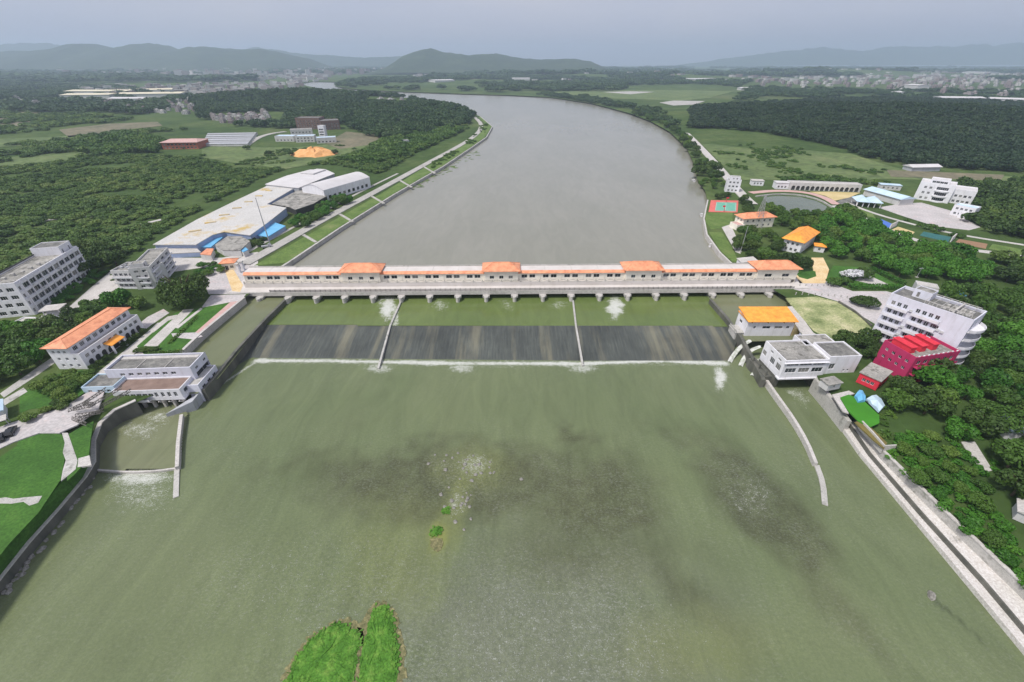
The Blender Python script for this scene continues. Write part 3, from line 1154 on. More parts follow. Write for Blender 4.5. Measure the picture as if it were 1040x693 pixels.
def pool_attr(x, y):
    u, v = pproj(x, y, POOLZ)
    n2 = fbm(x, y, 3, 5)
    k = (n2 - .5) * 12
    foam_glint = np.zeros_like(x)
    for cx, w, l, s in ((394, 10, 14, .9), (447, 10, 7, .5), (625, 9, 13, .95), (515, 9, 7, .38), (568, 10, 6, .42)):
        foam_glint = np.maximum(foam_glint, ell(u + k, v, cx, 307 + l * .4, w, l) * s)
    foam_glint = np.maximum(foam_glint, np.clip(1 - np.abs(u - 403 + k) / 9, 0, 1) * np.clip((v - 306) / 4, 0, 1) * .7 * (u < 405))
    col = np.ones((len(x), 3)) * np.array([.92, 1.0, .75])
    return col, foam_glint, np.clip(foam_glint, 0, 1)


pool_poly = [P(p[0], p[1], POOLZ) for p in ((262, 320), (290, 296), (716, 291), (757, 331.5), (246, 330.2))]
pm_ = water_mat('pool_water', (.115, .15, .055), (.15, .18, .075), .4, .12, True, .12)
pc = [(p.x, p.y) for p in pool_poly]
water_grid('stilling_pool', min(p[0] for p in pc) - 1, max(p[0] for p in pc) + 1, min(p[1] for p in pc) - 1, max(p[1] for p in pc) + 2, .7, POOLZ, pm_, pool_attr, pc)


# weir apron
def weir_mat():
    m, nt, b = new_mat('wet_weir_face')
    v = coords(nt, (1, .07, .07))
    n1 = noise(nt, v, .16, 5, .6)
    n2 = noise(nt, v, 1.2, 5, .7)
    v2 = coords(nt)
    n3 = noise(nt, v2, .05, 4)
    c = ramp(nt, n2, [(.3, (.046, .051, .046)), (.6, (.082, .09, .076)), (.8, (.13, .135, .11))])
    s = ramp(nt, n1, [(.53, (0, 0, 0)), (.66, (1, 1, 1))])
    c = mixc(nt, math_(nt, 'MULTIPLY', s, .72), c, (.18, .17, .115))
    c = mixc(nt, .6, c, ramp(nt, n3, [(.35, (.3, .3, .3)), (.7, (.75, .75, .75))]), 'OVERLAY')
    nt.links.new(c, b.inputs['Base Color'])
    b.inputs['Roughness'].default_value = .38
    bump(nt, b, noise(nt, coords(nt, (1, .25, .25)), 1.5, 5, .7), .4, .25)
    return m


def weir_mesh():
    w = MB()
    top = [P(262, 329, POOLZ), P(395.5, 329.5, POOLZ), P(586, 331, POOLZ), P(754, 330.5, POOLZ)]
    bot = [P(206, 401, -.4), P(386, 369.5, -.4), P(590.5, 371.5, -.4), P(740, 371.5, -.4)]
    bot[0] = P(258, 368.5, -.4)
    for i in range(3):
        for j in range(10):
            f = lambda t, s: top[s].lerp(bot[s], t) + Vector((0, 0, .18 * sin(pi * t)))
            t0, t1 = j / 10, (j + 1) / 10
            w.face([f(t1, i), f(t1, i + 1), f(t0, i + 1), f(t0, i)])
    up = Vector((0, 1.2, 0))
    for i in range(3):
        w.face([top[i], top[i + 1], top[i + 1] + up + Vector((0, 0, -1)), top[i] + up + Vector((0, 0, -1))])
    # left wing under the guide wall
    w.face([bot[0], top[0], P(236, 350, 1.4), P(205, 402, -.4)])
    return w


wr = weir_mesh().build('spillway_weir', weir_mat())
tag(wr, 'broad dark wet spillway apron with pale streaks below the barrage gates', 'weir')

wall_line('divider_wall', 'thin low divider wall crossing the spillway apron, left of the two', [(407, 306), (396, 331, 3.2), (384, 374, .6)], .7, 3.4, -1.2, M['concrete'], 'wall')
wall_line('divider_wall', 'thin low divider wall crossing the spillway apron, right of the two', [(582, 305), (585, 331, 3.2), (592, 371, .6)], .7, 3.4, -1.2, M['concrete'], 'wall')

# left canal
cpoly = [P(p[0], p[1], CANZ) for p in ((236, 312), (252, 296), (300, 292), (286, 308), (262, 334), (222, 384), (200, 400), (150, 400), (160, 365), (180, 352), (204, 333))]
cm_ = water_mat('canal_water', (.14, .16, .08), (.18, .19, .105), .3, .05, False, .13)
m = MB()
m.face(cpoly)
tag(m.build('canal', cm_), kind='structure')
wall_line('guide_wall', 'dark sloping guide wall between the left canal and the spillway', [(290, 303.5, 4.7), (270, 323, 4.7), (240, 355, 4.7), (219, 381, 4.6), (206, 396, 4.5)], 1.0, 4.7, -1.0, M['darkcon'], 'wall', None)
# broad dark shoulder of the guide wall
m = MB()
sh_t = [P(*p) for p in ((288.8, 305, 4.2), (268, 325.5, 4.2), (239, 357, 4.2), (218, 383, 4.0), (205, 398, 4.0))]
sh_b = [P(*p) for p in ((287, 309, 2.4), (266, 332, 2.2), (250, 357, 1.0), (231, 384, -.3), (210, 404, -.5))]
for i in range(4):
    m.face([sh_b[i], sh_b[i + 1], sh_t[i + 1], sh_t[i]])
    m.face([sh_t[i], sh_t[i + 1], sh_t[i + 1] + Vector((0, 0, -5)), sh_t[i] + Vector((0, 0, -5))])
    m.face([sh_b[i + 1], sh_b[i], sh_b[i] + Vector((0, 0, -3)), sh_b[i + 1] + Vector((0, 0, -3))])
m.face([sh_b[0], sh_t[0], sh_t[0] + Vector((0, 0, -5)), sh_b[0] + Vector((0, 0, -3))])
m.face([sh_t[4], sh_b[4], sh_b[4] + Vector((0, 0, -3)), sh_t[4] + Vector((0, 0, -5))])
tag(m.build('stone_apron', M['darkcon']), 'dark stone pitching sloping from the left guide wall to the spillway', 'revetment')


def water_sheet(name, px, z, mat):
    m = MB()
    m.face(pxs(px, z))
    return tag(m.build(name, mat), kind='structure')


# left tail pool above its little weir
tailm = water_mat('tail_water', (.15, .17, .085), (.2, .21, .12), .35, .15, True, .13)


def tail_attr(x, y):
    u, v = pproj(x, y, .55)
    n = fbm(x, y, 5, 2)
    n2 = fbm(x, y, 1.6, 8)
    k = (n - .5) * 26
    foam_glint = np.maximum(ell(u + k, v + k * .3, 140, 436, 24, 12), ell(u + k, v, 158, 425, 20, 9)) * .5 * (.4 + n2)
    foam_glint = np.maximum(foam_glint, ell(u + k, v, 812, 402, 13, 12) * .6 * (.4 + n2))
    return np.ones((len(x), 3)), foam_glint, np.clip(foam_glint, 0, 1)


tp = [P(p[0], p[1], .55) for p in ((90, 480), (92, 440), (110, 410), (190, 400), (190, 425), (180, 475.5), (106, 478))]
tc = [(p.x, p.y) for p in tp]
water_grid('tail_pool', min(p[0] for p in tc), max(p[0] for p in tc), min(p[1] for p in tc), max(p[1] for p in tc), .6, .55, tailm, tail_attr, tc)
wall_line('low_weir', 'low curved weir with white water below the left powerhouse', [(98, 477), (130, 479.5), (160, 478), (181, 475)], .5, .62, -1, M['palecon'], 'weir', None, 1)
wall_line('training_wall', 'pale narrow training wall in the river below the left powerhouse', [(184, 421, 1.8), (180.5, 450, 1.6), (179.5, 474, 1.4)], .9, 1.8, -1.2, M['palecon'])
wall_line('training_wall', 'half drowned end of the left training wall', [(179.5, 475.5, .35), (178.5, 505, .2)], 1.2, .3, -1.2, M['concrete'])
wall_line('training_wall', 'pale narrow training wall in the river below the right powerhouse', [(779, 386, 2.2), (790, 402, 2), (806, 424, 1.9), (820, 448, 1.7), (829, 470, 1.5)], .9, 2, -1.2, M['palecon'], 'wall', None, 1)
wall_line('training_wall', 'half drowned curving end of the right training wall', [(829.5, 472, .3), (836, 490, .3), (838, 513, .15)], 1.3, .3, -1.2, M['concrete'], 'wall', None, 1)
# river walls
wall_line('river_wall', 'dark stained river wall edging the lawn at lower left', [(-60, 664), (0, 587), (28, 552), (60, 516), (86, 485), (95, 470, 2.5), (95, 448, 3.1), (102, 430, 4.1), (116, 417, 5.1), (138, 407, 5.5)], .9, 2.3, -1.2, M['darkcon'], 'wall', M['palecon'])
wall_line('canal_wall', 'pale stone wall along the garden side of the left canal', [(184, 357.5), (204, 338.5), (224, 322), (248, 302.5)], .8, GZ + .1, 2, M['palecon'], 'wall', M['palecon'])
wall_line('revetment_wall', 'long concrete edge of the grassed levee on the upper left bank', [(262, 286), (291, 267.5), (345, 231.5), (400, 197.5), (450, 169), (480, 149), (494, 139.3), (500, 128.6), (488, 118.6), (466, 108.6)], 1.2, GZ + .05, 3, M['concrete'], 'wall')
wall_line('quay_wall', 'pale curved quay wall beside the sports court on the upper right bank', [(719, 203), (715, 222), (718, 238), (731, 256), (744, 268.3), (762, 280)], .9, GZ + .3, 3, M['palecon'], 'wall')
# lower right embankment: walkway at the water, wall, road, parapet
def band(name, outer, inner, z, mat, low=3.5):
    b = MB()
    o_, i_ = pxs(outer, z), pxs(inner, z)
    dn = Vector((0, 0, -low))
    for k in range(len(o_) - 1):
        b.face([o_[k], i_[k], i_[k + 1], o_[k + 1]][::-1])
        b.face([o_[k], o_[k + 1], o_[k + 1] + dn, o_[k] + dn])
    return tag(b.build(name, mat), kind='structure')


band('walkway', [(853, 430), (874, 460), (924.5, 520), (985, 592), (1150, 790)], [(862, 431.5), (884, 460), (936, 520), (1000, 592), (1150, 773)], 1.2, M['embank'])
band('road', [(863, 428.5), (885, 460), (937.2, 520), (1003.2, 592), (1150, 764)], [(873, 427), (897, 460), (956, 520), (1032, 592), (1150, 728)], 2.25, M['embank'], .2)
wall_line('embankment_wall', 'dark stained lower wall between walkway and road on the right bank', [(862, 428.5), (884, 460), (936, 520), (1002, 592), (1150, 765.5)], .4, 2.27, -1, M['darkcon'])
wall_line('parapet_wall', 'weathered upper parapet wall edging the green bank on the right', [(873, 424), (898.5, 459.5), (960.5, 520), (1037, 592), (1130, 683)], .6, 4.6, -1, M['concrete'], 'wall', M['palecon'])
wall_line('forebay_wall', 'dark guide wall from the barrage to the small power building', [(722, 304, 4.8), (738, 322, 4.8), (753, 342, 4.6), (765, 364, 4.0), (776, 386, 3.2)], 1.2, 4.8, -1, M['darkcon'])
water_sheet('forebay', [(712, 292), (800, 291), (806, 318), (812, 346), (758, 347), (735, 318)], 3.6, cm_)
wall_line('tailrace_wall', 'mossy tailrace wall running down from the right powerhouse', [(829, 384, 5.4), (845, 404.5, 4.8), (863, 428, 4.4)], 1.2, 5, -1, M['concrete'])


# side spills at the right end of the weir
for lab, px in (('white curved side spill nearest the spillway apron', [(762, 346, 4.3), (752, 352, 2.8), (744, 362, .6), (741, 368, .1)]),
                ('white curved side spill in the middle of three', [(772, 352, 4.0), (762, 356, 2.6), (755, 365, .8), (752, 372, .1)]),
                ('short white side spill below the right powerhouse corner', [(775, 372, 2.8), (768, 376, 1.2), (764, 382, .1)])):
    c = smooth([P(*p) for p in px], 2)
    Lr, Rr = ribbon_pts(c, 1.5)
    m = MB()
    for i in range(len(c) - 1):
        hump = lambda k: Vector((0, 0, .35))
        mid0, mid1 = c[i] + hump(i), c[i + 1] + hump(i)
        m.face([Rr[i], Rr[i + 1], mid1, mid0]); m.face([mid0, mid1, Lr[i + 1], Lr[i]])
    o = m.build('water_spill', nmat('white_water', [(.3, (.3, .33, .24)), (.55, (.62, .63, .58)), (.75, (.75, .76, .73))], .9, rough=.5, bmp=.2))
    tag(o, lab, 'spill')

# ------------------------------------------------------------------ left bank: paving, gardens, levee
LAWN_T = [(-160, 640), (-60, 640), (10, 552), (40, 520), (62, 490), (77, 478), (88, 462)]
LAWN_B = [(-160, 798), (-60, 661), (27, 551), (59, 515.5), (85, 484.5), (93, 470), (93.5, 450)]
b = MB()
ta, ba = [P(p[0], p[1], GZ - .26) for p in LAWN_T], [P(p[0], p[1], 2.45) for p in LAWN_B]
for i in range(6):
    b.face([ta[i], ta[i + 1], ba[i + 1], ba[i]])
tag(b.build('grass_bank', M['grass']), kind='structure')
sheet('lawn', [(0, 452), (14, 449), (40, 440), (62, 441), (68, 447), (66, 465), (62, 487), (40, 520), (10, 552), (-60, 640), (-160, 640), (-120, 520)], M['grass'], .06, GZ - .3)
sheet('grass_bank', [(70, 441), (82, 434), (95, 428), (92, 447), (90, 466), (76, 482), (68, 489), (70, 465)], M['grass'], .05, GZ - .3)
sheet('path', [(63, 440), (69, 440), (72, 448), (75, 457), (79, 468), (77, 477), (70, 483), (62, 489), (64, 478), (67, 468), (64, 460), (66, 450)], M['concrete'], .12, GZ - .3)
sheet('path', [(80, 466), (91, 463), (93, 473), (79, 475)], M['palecon'], .16, GZ - .3)
sheet('path', [(-10, 508), (6, 505.5), (14, 507), (26, 505.5), (43, 504), (39, 511), (30, 514), (24, 510), (12, 512), (-10, 511.5)], M['concrete'], .12, GZ - .3)
sheet('yard', [(-60, 470), (-40, 450), (10, 430), (40, 421), (62, 415), (90, 398), (98, 385), (120, 372), (180, 330), (196, 320), (204, 326), (170, 352), (135, 374), (108, 392), (100, 415), (78, 432), (60, 440), (40, 440), (14, 449), (-30, 470)], M['paving'], .05)
sheet('yard', [(28, 326), (46, 319), (70, 312), (95, 290), (112, 276), (128, 288), (96, 306), (80, 320), (64, 336), (52, 336)], M['palecon'], .05)
sheet('yard', [(150, 262), (180, 262), (225, 262), (262, 256), (262, 272), (246, 274), (232, 274), (205, 272), (178, 276)], M['palecon'], .04)
sheet('plaza', [(205, 282), (222, 270), (238, 268), (256, 270), (262, 286), (256, 298), (235, 299), (212, 299)], M['paving'], .09)
sheet('plaza', [(228, 274), (236, 272), (247, 290), (244, 297), (236, 296)], M['orangepave'], .13)
sheet('lawn', [(139, 352), (178, 318), (240, 306), (203, 338), (184, 357), (150, 364)], M['grass'], .06)
sheet('path', [(146, 352), (186, 315), (197, 314), (160, 352)], M['palecon'], .1)
sheet('path', [(174, 339), (200, 338), (206, 342), (196, 345), (176, 343)], M['paving'], .11)
sheet('path', [(178, 333), (204, 313), (206, 314), (181, 334)], M['palecon'], .12)
sheet('path', [(196, 340), (234, 307), (243, 306), (203, 338.5)], M['pinkpave'], .1)
sheet('lawn', [(96, 392), (66, 412), (30, 416), (20, 420), (20, 400), (60, 380), (84, 376)], M['grass'], .04)
sheet('path', [(0, 400), (40, 372), (64, 356), (68, 360), (40, 380), (4, 404)], M['concrete'], .06)
sheet('path', [(-10, 414), (24, 394), (28, 398), (-10, 421)], M['concrete'], .06)
sheet('yard', [(94, 383), (150, 337), (160, 328), (172, 328), (150, 350), (120, 371), (102, 388)], M['palecon'], .03)
sheet('yard', [(130, 338), (150, 322), (166, 314), (172, 318), (154, 330), (146, 336)], M['paving'], .045)
sheet('path', [(152, 336), (170, 322), (180, 320), (180, 323), (171, 326), (156, 338)], M['palecon'], .12)
sheet('yard', [(205, 312), (214, 300), (250, 299), (244, 306), (214, 318)], M['paving'], .03)
# levee on the upper left bank
sheet('grass_bank', [(258, 270), (330, 229), (385, 198), (440, 165), (472, 146), (488, 135), (492, 128), (484, 119.5), (463, 110), (466, 108.8), (488, 118.8), (499, 128.6), (493, 139), (480, 148.3), (450, 168.3), (400, 196.7), (345, 230.6), (291, 267)], M['grass2'], .07)
lev = strip('road', [(248, 269), (275, 254), (315, 231), (348, 213), (379, 196.5), (410, 179.5), (440, 163), (466, 149), (482, 139), (489, 131), (488, 124), (478, 116.5), (462, 108.5), (446, 103.6)], 6.5, M['road'], .45)
strip('path', [(232, 268), (262, 250), (305, 227.5), (340, 209), (372, 192), (404, 176.5)], 2.2, M['road'], .2)
for k, (px, py) in enumerate(((315, 243), (352, 222), (384, 203.5), (412, 187), (436, 173))):
    a, c = P(px - 7, py - 4), P(px + 6, py + 3.5)
    d = (c - a)
    t = thing('embankment_steps', ['pale steps down the grassed levee, nearest the barrage', 'pale steps down the grassed levee, second from the barrage', 'pale steps down the grassed levee, third from the barrage', 'pale steps down the grassed levee, fourth from the barrage', 'pale steps down the grassed levee, farthest from the barrage'][k], 'steps', a, atan2(d.y, d.x))
    b = MB()
    for i in range(8):
        b.box(d.length * i / 8, -.7, -.2, d.length * (i + 1) / 8 - .02, .7, .34 - i * .025)
    b.build('treads', M['concrete'], t)
    b = MB()
    b.box(0, .72, -.2, d.length, .85, .5); b.box(0, -.85, -.2, d.length, -.72, .5)
    b.build('side_kerb', M['concrete'], t)

# ------------------------------------------------------------------ left bank buildings
# four storey school-like block
A_, B_ = (36, 320), (94, 278.5)
t, L = site('school_building', 'long four storey white block with rows of wide dark windows at far left', 'building', A_, B_)
Hh = 13.2
W = 12.5
fr = grid(4, 3.2, 10, L, 3.7, 1.95, .75, 2.6, .6) + [(.55, 1.75, k * 3.2 + .95, k * 3.2 + 2.5) for k in range(4)]
en = grid(4, 3.2, 3, W, 2.4, 1.6, .9, .8)
block(t, 0, 0, L, W, 0, Hh, M['white'], M['roofcon'], {0: fr, 3: en, 1: en[:3]}, .9, .35, 3)
cb = MB()
for i in range(11):
    x = 2.6 + (L - 3.2) * i / 10
    cb.box(x - .22, -.32, 0, x + .22, -.003, Hh + .5)
for k in range(5):
    cb.box(0, -.42, k * 3.2 + .15, L, -.325, k * 3.2 + .55)
cb.build('facade_piers', M['white'], t)
block(t, L - 8.5, 1.5, L - .4, W - .4, Hh + .003, Hh + 3.4, M['white'], M['darkroof'], {0: [(1.2, 2.1, Hh + .3, Hh + 2.2), (5.8, 6.7, Hh + .3, Hh + 2.2)]}, .3, .2, 1, wname='stair_tower', rname='tower_roof')
def coolers(root, spots, rz=0):
    c = MB()
    c.box(-.45, -.38, 0, .45, -.003, .6); c.box(-.5, -.42, -.08, .5, -.003, -.003)
    me = c.mesh('air_conditioner', M['frame'])
    for x, y, z in spots:
        k = link('air_conditioner', me, root)
        k.location = (x, y, z)
        k.rotation_euler = (0, 0, rz)


coolers(t, [(3.0 + i * (L - 4) / 9, -.45, 3.2 * ((i * 7) % 4) + .35) for i in range(9)])
rl = MB()
for i in range(7):
    rl.box(3 + i * 3.4, 2 + (i * 5) % 6, Hh + .003, 4.1 + i * 3.4, 3.2 + (i * 5) % 6, Hh + .5 + .3 * (i % 3))
rl.build('roof_vent', M['concrete'], t)
rl = MB()
rl.box(1, W - 1.2, Hh + .9, L - 9, W - .9, Hh + 1.35)
rl.build('roof_pipe', M['darkframe'], t)

t, L = site('shed', 'small pale shed with cyan roof at the left edge by the school block', 'shed', (-6, 324), (8, 322))
block(t, 0, 0, L, 4, 0, 3, M['bluewall'], M['cyansheet'], {0: row(1, L, 1.4, .9, 1.2)}, 0)
t, L = site('office_wing', 'pale blue wing cut by the left edge of the view', 'building', (-34, 318), (3, 309))
block(t, 0, 0, L, 14, 0, 7.5, M['lilac'], M['roofcon'], {0: grid(2, 3.3, 4, L, 1.8, 1.5), 1: grid(2, 3.3, 3, 14, 1.6, 1.5)}, .6)

t, L = site('gatehouse', 'small open pavilion with flat white roof below the school block', 'pavilion', (46, 324), (64, 322))
b = MB()
for x in (.4, L - .4):
    for y in (.4, 4.2):
        b.box(x - .15, y - .15, 0, x + .15, y + .15, 3.3)
b.build('post', M['white'], t)
b = MB()
b.box(.8, .8, 0, L - .8, 4, 2.5)
b.build('kiosk', M['greywall'], t)
b = MB()
b.box(-.5, -.6, 3.3, L + .5, 5, 3.6)
b.build('roof', M['palecon'], t)
t, L = site('low_building', 'low white flat roofed building with lilac end below the school block', 'building', (14, 336), (56, 337))
block(t, 0, 0, L, 5.5, 0, 2.6, M['white'], M['palecon'], {0: row(4, L, 1.3, .9, 1.1)}, .35)
t, L = site('storehouse', 'small lilac storehouse with slanting roof beside the orange roofed hall', 'building', (56, 337), (69, 331))
b = MB()
b.prism([(0, 0), (L, 0), (L, 5), (0, 5)], 0, [2.8, 2.8, 4, 4])
b.build('wall', M['lilac'], t)
b = MB()
b.prism([(-.3, -.3), (L + .3, -.3), (L + .3, 5.3), (-.3, 5.3)], [2.72, 2.72, 4.1, 4.1], [2.9, 2.9, 4.28, 4.28])
b.build('roof', M['greywall'], t)

# pale terraced blocks by the plaza
t, L = site('apartment_block', 'pale three storey block with banded balconies behind the round tree', 'building', (121, 292.5), (158, 292.5))
t.scale.z = .8
ops = grid(3, 3.1, 7, L, 1.5, 1.5, 1.0, .6)
block(t, 0, 0, L, 10, 0, 9.5, M['palewall'], M['roofcon'], {0: ops, 3: grid(3, 3.1, 3, 10, 1.4, 1.4)}, .9, .3)
b = MB()
for k in range(3):
    b.box(.4, -1.2, k * 3.1 + .05, L - .4, -.003, k * 3.1 + .22)
    b.box(.4, -1.25, k * 3.1 + .22, L - .4, -1.1, k * 3.1 + 1.0)
b.build('balcony', M['white'], t)
b = MB()
for i in range(6):
    x = 1.5 + i * (L - 3) / 5
    b.box(x - .9, 4.0, 9.503, x + .5, 5.4, 10.3)
    b.tube((x, 6.2, 10.0), (x, 7.4, 10.0), .45, .45, 8)
b.build('roof_tank', M['galv'], t)
t, L = site('terrace_block', 'narrow stepped pale block with striped terraces rising behind the big dark tree', 'building', (161.5, 292), (179, 271))
t.scale.z = .78
ops = grid(4, 3.0, 4, L, 3.0, 1.4, .9, .7)
block(t, 0, 0, L, 8, 0, 12, M['palewall'], M['roofcon'], {0: ops, 3: grid(4, 3.0, 2, 8, 1.6, 1.4)}, .9, .3)
b = MB()
for k in range(4):
    b.box(.2, -1.0, k * 3.0 + .05, L - .2, -.003, k * 3 + .2)
    b.box(.2, -1.05, k * 3.0 + .2, L - .2, -.9, k * 3 + .8)
b.build('balcony', M['white'], t)
block(t, .6, 2, 4.5, 7, 12.003, 14.6, M['palewall'], M['roofcon'], {0: [(.8, 1.8, 12.4, 14)]}, .3, .2, 1, wname='stair_tower', rname='tower_roof')

# orange roofed hall
t, L = site('reception_hall', 'white three storey hall with long orange tiled roof and arched ground floor', 'building', (90, 375), (147, 333.5))
t.scale.z = .84
W = 9.6
ar = []
pit = (L - 2) / 9
for i in range(9):
    if i in (3, 4):
        continue
    ar.append((1 + pit * i + .35, 1 + pit * (i + 1) - .35, .05, 3.0, 'arch'))
ar.append((1 + pit * 3 + .2, 1 + pit * 5 - .2, .05, 3.5, 'arch'))
b2 = row(10, L, pit - 1.2, 4.1, 1.5, 1)
block(t, 0, 0, L, W, 0, 6.3, M['white'], M['palecon'], {0: ar + b2, 3: row(3, W, 1.0, 1.2, 1.2, 1) + row(3, W, 1.0, 4.2, 1.2, 1)}, .9, .3, 3)
b = MB()
for a in ar:
    b.box(a[0] - .05, .3, .02, a[1] + .05, .36, a[3] + .05)
b.build('archway_shade', M['darkframe'], t)  # dark panels painted for the shade inside the arches
block(t, 0.003, 2.6, L, W - .003, 6.305, 9.8, M['white'], M['roofcon'], {0: row(9, L, pit - 1.0, 7.35, 1.7, 1), 3: row(3, W - 2.6, 1.0, 7.4, 1.2, .8)}, 0, .3, 3, wname='upper_wall', rname='ceiling_slab')
hip(t, 0, 2.6, L, W, 10.1, 1.8, M['orange'], .8, 3.5)
b = MB()
xa, xb = 1 + pit * 3 - .3, 1 + pit * 5 + .3
b.prism([(xa, -2.6), (xb, -2.6), (xb, -.003), (xa, -.003)], [3.9, 3.9, 4.9, 4.9], [4.1, 4.1, 5.1, 5.1])
po = b.build('porch_roof', M['amber'], t)
b = MB()
for x in (xa + .4, xb - .4):
    b.box(x - .25, -2.4, 0, x + .25, -1.9, 3.88)
b.build('porch_column', M['white'], po)

for i in range(9):
    f = i / 8
    if i not in (3, 4):
        q = P(97 + 49 * f, 375.5 - 37 * f)
        bsh = thing('round_bush', 'clipped round dark bush in the row along the arched front of the orange roofed hall', 'bush', q, i, 'round bushes before the arched hall')
        c_ = link('foliage', CROWN['dark'][i % 4], bsh)
        c_.scale = (.30, .30, .33)

# left powerhouse
t, L = site('powerhouse', 'grey white river powerhouse with stained flat roof and lower balcony front at left', 'building', (125, 417), (192, 414.5), 0.0)
t.scale.z = .77
UB, LB = 13.6, 9.4
W0 = 6.5
W1 = 14.8
up_ops = [(q[0], q[1], 11.2, 12.5) for q in row(7, L + 1, 1.5, 11.2, 1.3, 1.5)]
block(t, -5, W0, L + 1, W1, 5.5, UB, M['lilac'], M['darkroof'], {0: [(q[0] + 2, q[1] + 2, q[2], q[3]) for q in up_ops], 1: [(2, 3.4, 11.4, 12.6), (6.5, 7.9, 11.4, 12.6), (1.5, 8.8, 8.0, 10.2)]}, .9, .3, 2)
b = MB()
for i in (1, 2):
    x = -5 + (L + 6) * i / 3
    b.box(x - .1, W0 + .35, UB + .003, x + .1, W1 - .35, UB + .25)
b.box(-4, W1 - 2.2, UB + .003, L, W1 - .8, UB + .55)
b.build('roof_kerb', M['palecon'], t)
lo = row(6, L * .6, 1.5, 6.6, 1.5, .8)
lo = [(q[0] + .5, q[1] + .5, q[2], q[3]) for q in lo] + [(L - 8 + i * 1.9, L - 7 + i * 1.9, 6.3, 8.6) for i in range(4)]
block(t, 0, 0, L, W0 - .003, 5.4, LB, M['white'], M['brownroof'], {0: lo, 1: [(1.5, 4.8, 6.6, 8.4)]}, .5, .25, 2, wname='balcony_wall', rname='balcony_roof')
b = MB()
b.box(.3, -1.3, 5.1, L - 9.5, -.003, 5.38)
b.box(.3, -1.3, 5.383, L - 9.5, -1.15, 6.2)
b.box(-.2, .003, 4.6, L + .2, W0, 5.39)
b.build('balcony', M['white'], t)
for i in range(7):
    x = .8 + i * (L - 1.6) / 6
    b = MB()
    b.box(x - .3, .2, -1, x + .3, 1.1, 4.59)
    b.bar((x, 0.5, 3.0), (x, -1.1, 5.05), .3)
    b.build('column', M['palecon'], t)
b = MB()
b.box(-3, W0 + .3, -1, L + 1, W1, 5.49)
b.build('foundation', M['darkcon'], t)
block(t, -9.5, 1.5, -.003, W0 + 2, 7.0, 10.4, M['paleblue'], M['darkroof'], {0: row(3, 9.4, 1.2, 8.2, 1.2, .6)}, .6, .25, 2, wname='annex_wall', rname='annex_roof')
b = MB()
b.box(-9, 1.3, 6.1, 0, 1.49, 7.0); b.box(-8, 2, 0, -7.4, 3, 6.99); b.box(-2, 1.7, -.8, -1.3, 2.6, 6.99); b.bar((-1.6, 1.2, 6.8), (-.6, -2, .4), .4)
b.build('annex_support', M['palecon'], t)
# right end lower block with ramp wall
block(t, L + .003, 3.0, L + 3.6, W1 - 1, -.8, 8.2, M['lilac'], M['concrete'], {1: row(3, W1 - 4, 1.8, 5.2, 1.4, .8) + row(3, W1 - 4, 1.2, 2.2, 1.2, .8)}, .5, .25, 2, wname='end_wall', rname='end_roof')
b = MB()
b.prism([(L - 3.8, -4.5), (L + 3.0, -1.2), (L + 3.0, 2.99), (L - 1.2, .0)], -1, [2.2, 4.6, 4.8, 2.4])
b.build('ramp_wall', M['greywall'], t)

# heap of scrap trusses beside it
t = thing('scrap_heap', 'tangled heap of grey scrap trusses and bars beside the left powerhouse', 'scrap heap', P(88, 423))
rr = random.Random(5)
for k in range(9):
    b = MB()
    a = Vector((rr.uniform(-5, 2), rr.uniform(-3, 4), rr.uniform(.2, 1.4)))
    an = rr.uniform(-.5, .9)
    c = a + Vector((cos(an), sin(an), rr.uniform(-.05, .35))) * rr.uniform(5, 9)
    off = Vector((0, .5, .7))
    b.bar(a, c, .16); b.bar(a + off, c + off, .16)
    for i in range(7):
        q, w = a.lerp(c, i / 7), a.lerp(c, (i + 1) / 7)
        b.bar(q, w + off, .1); b.bar(q, q + off, .1)
    b.build('truss', M['rust'], t)

# blue roofed sheds and car at the left edge
t, L = site('shed', 'low shed with pale blue sheet roof at the left edge by the lawn', 'shed', (-12, 432), (8, 425))
b = MB()
b.box(0, 0, 0, L, 6, 2.9)
b.build('wall', M['white'], t)
hip(t, 0, 0, L, 6, 2.95, 1.0, M['paleblue'], .5, None, 'roof', None, True)
t, L = site('lean_to', 'small grey lean-to roof in front of the pale blue shed', 'shed', (-3, 436.5), (11, 432))
b = MB()
b.prism([(0, 0), (L, 0), (L, 2.2), (0, 2.2)], [2.0, 2.0, 2.5, 2.5], [2.12, 2.12, 2.62, 2.62])
b.build('roof', M['palecon'], t)
b = MB()
for x in (.2, L - .2):
    b.box(x - .08, .1, 0, x + .08, .26, 2.0); b.box(x - .08, 1.9, 0, x + .08, 2.06, 2.4)
b.build('post', M['galv'], t)


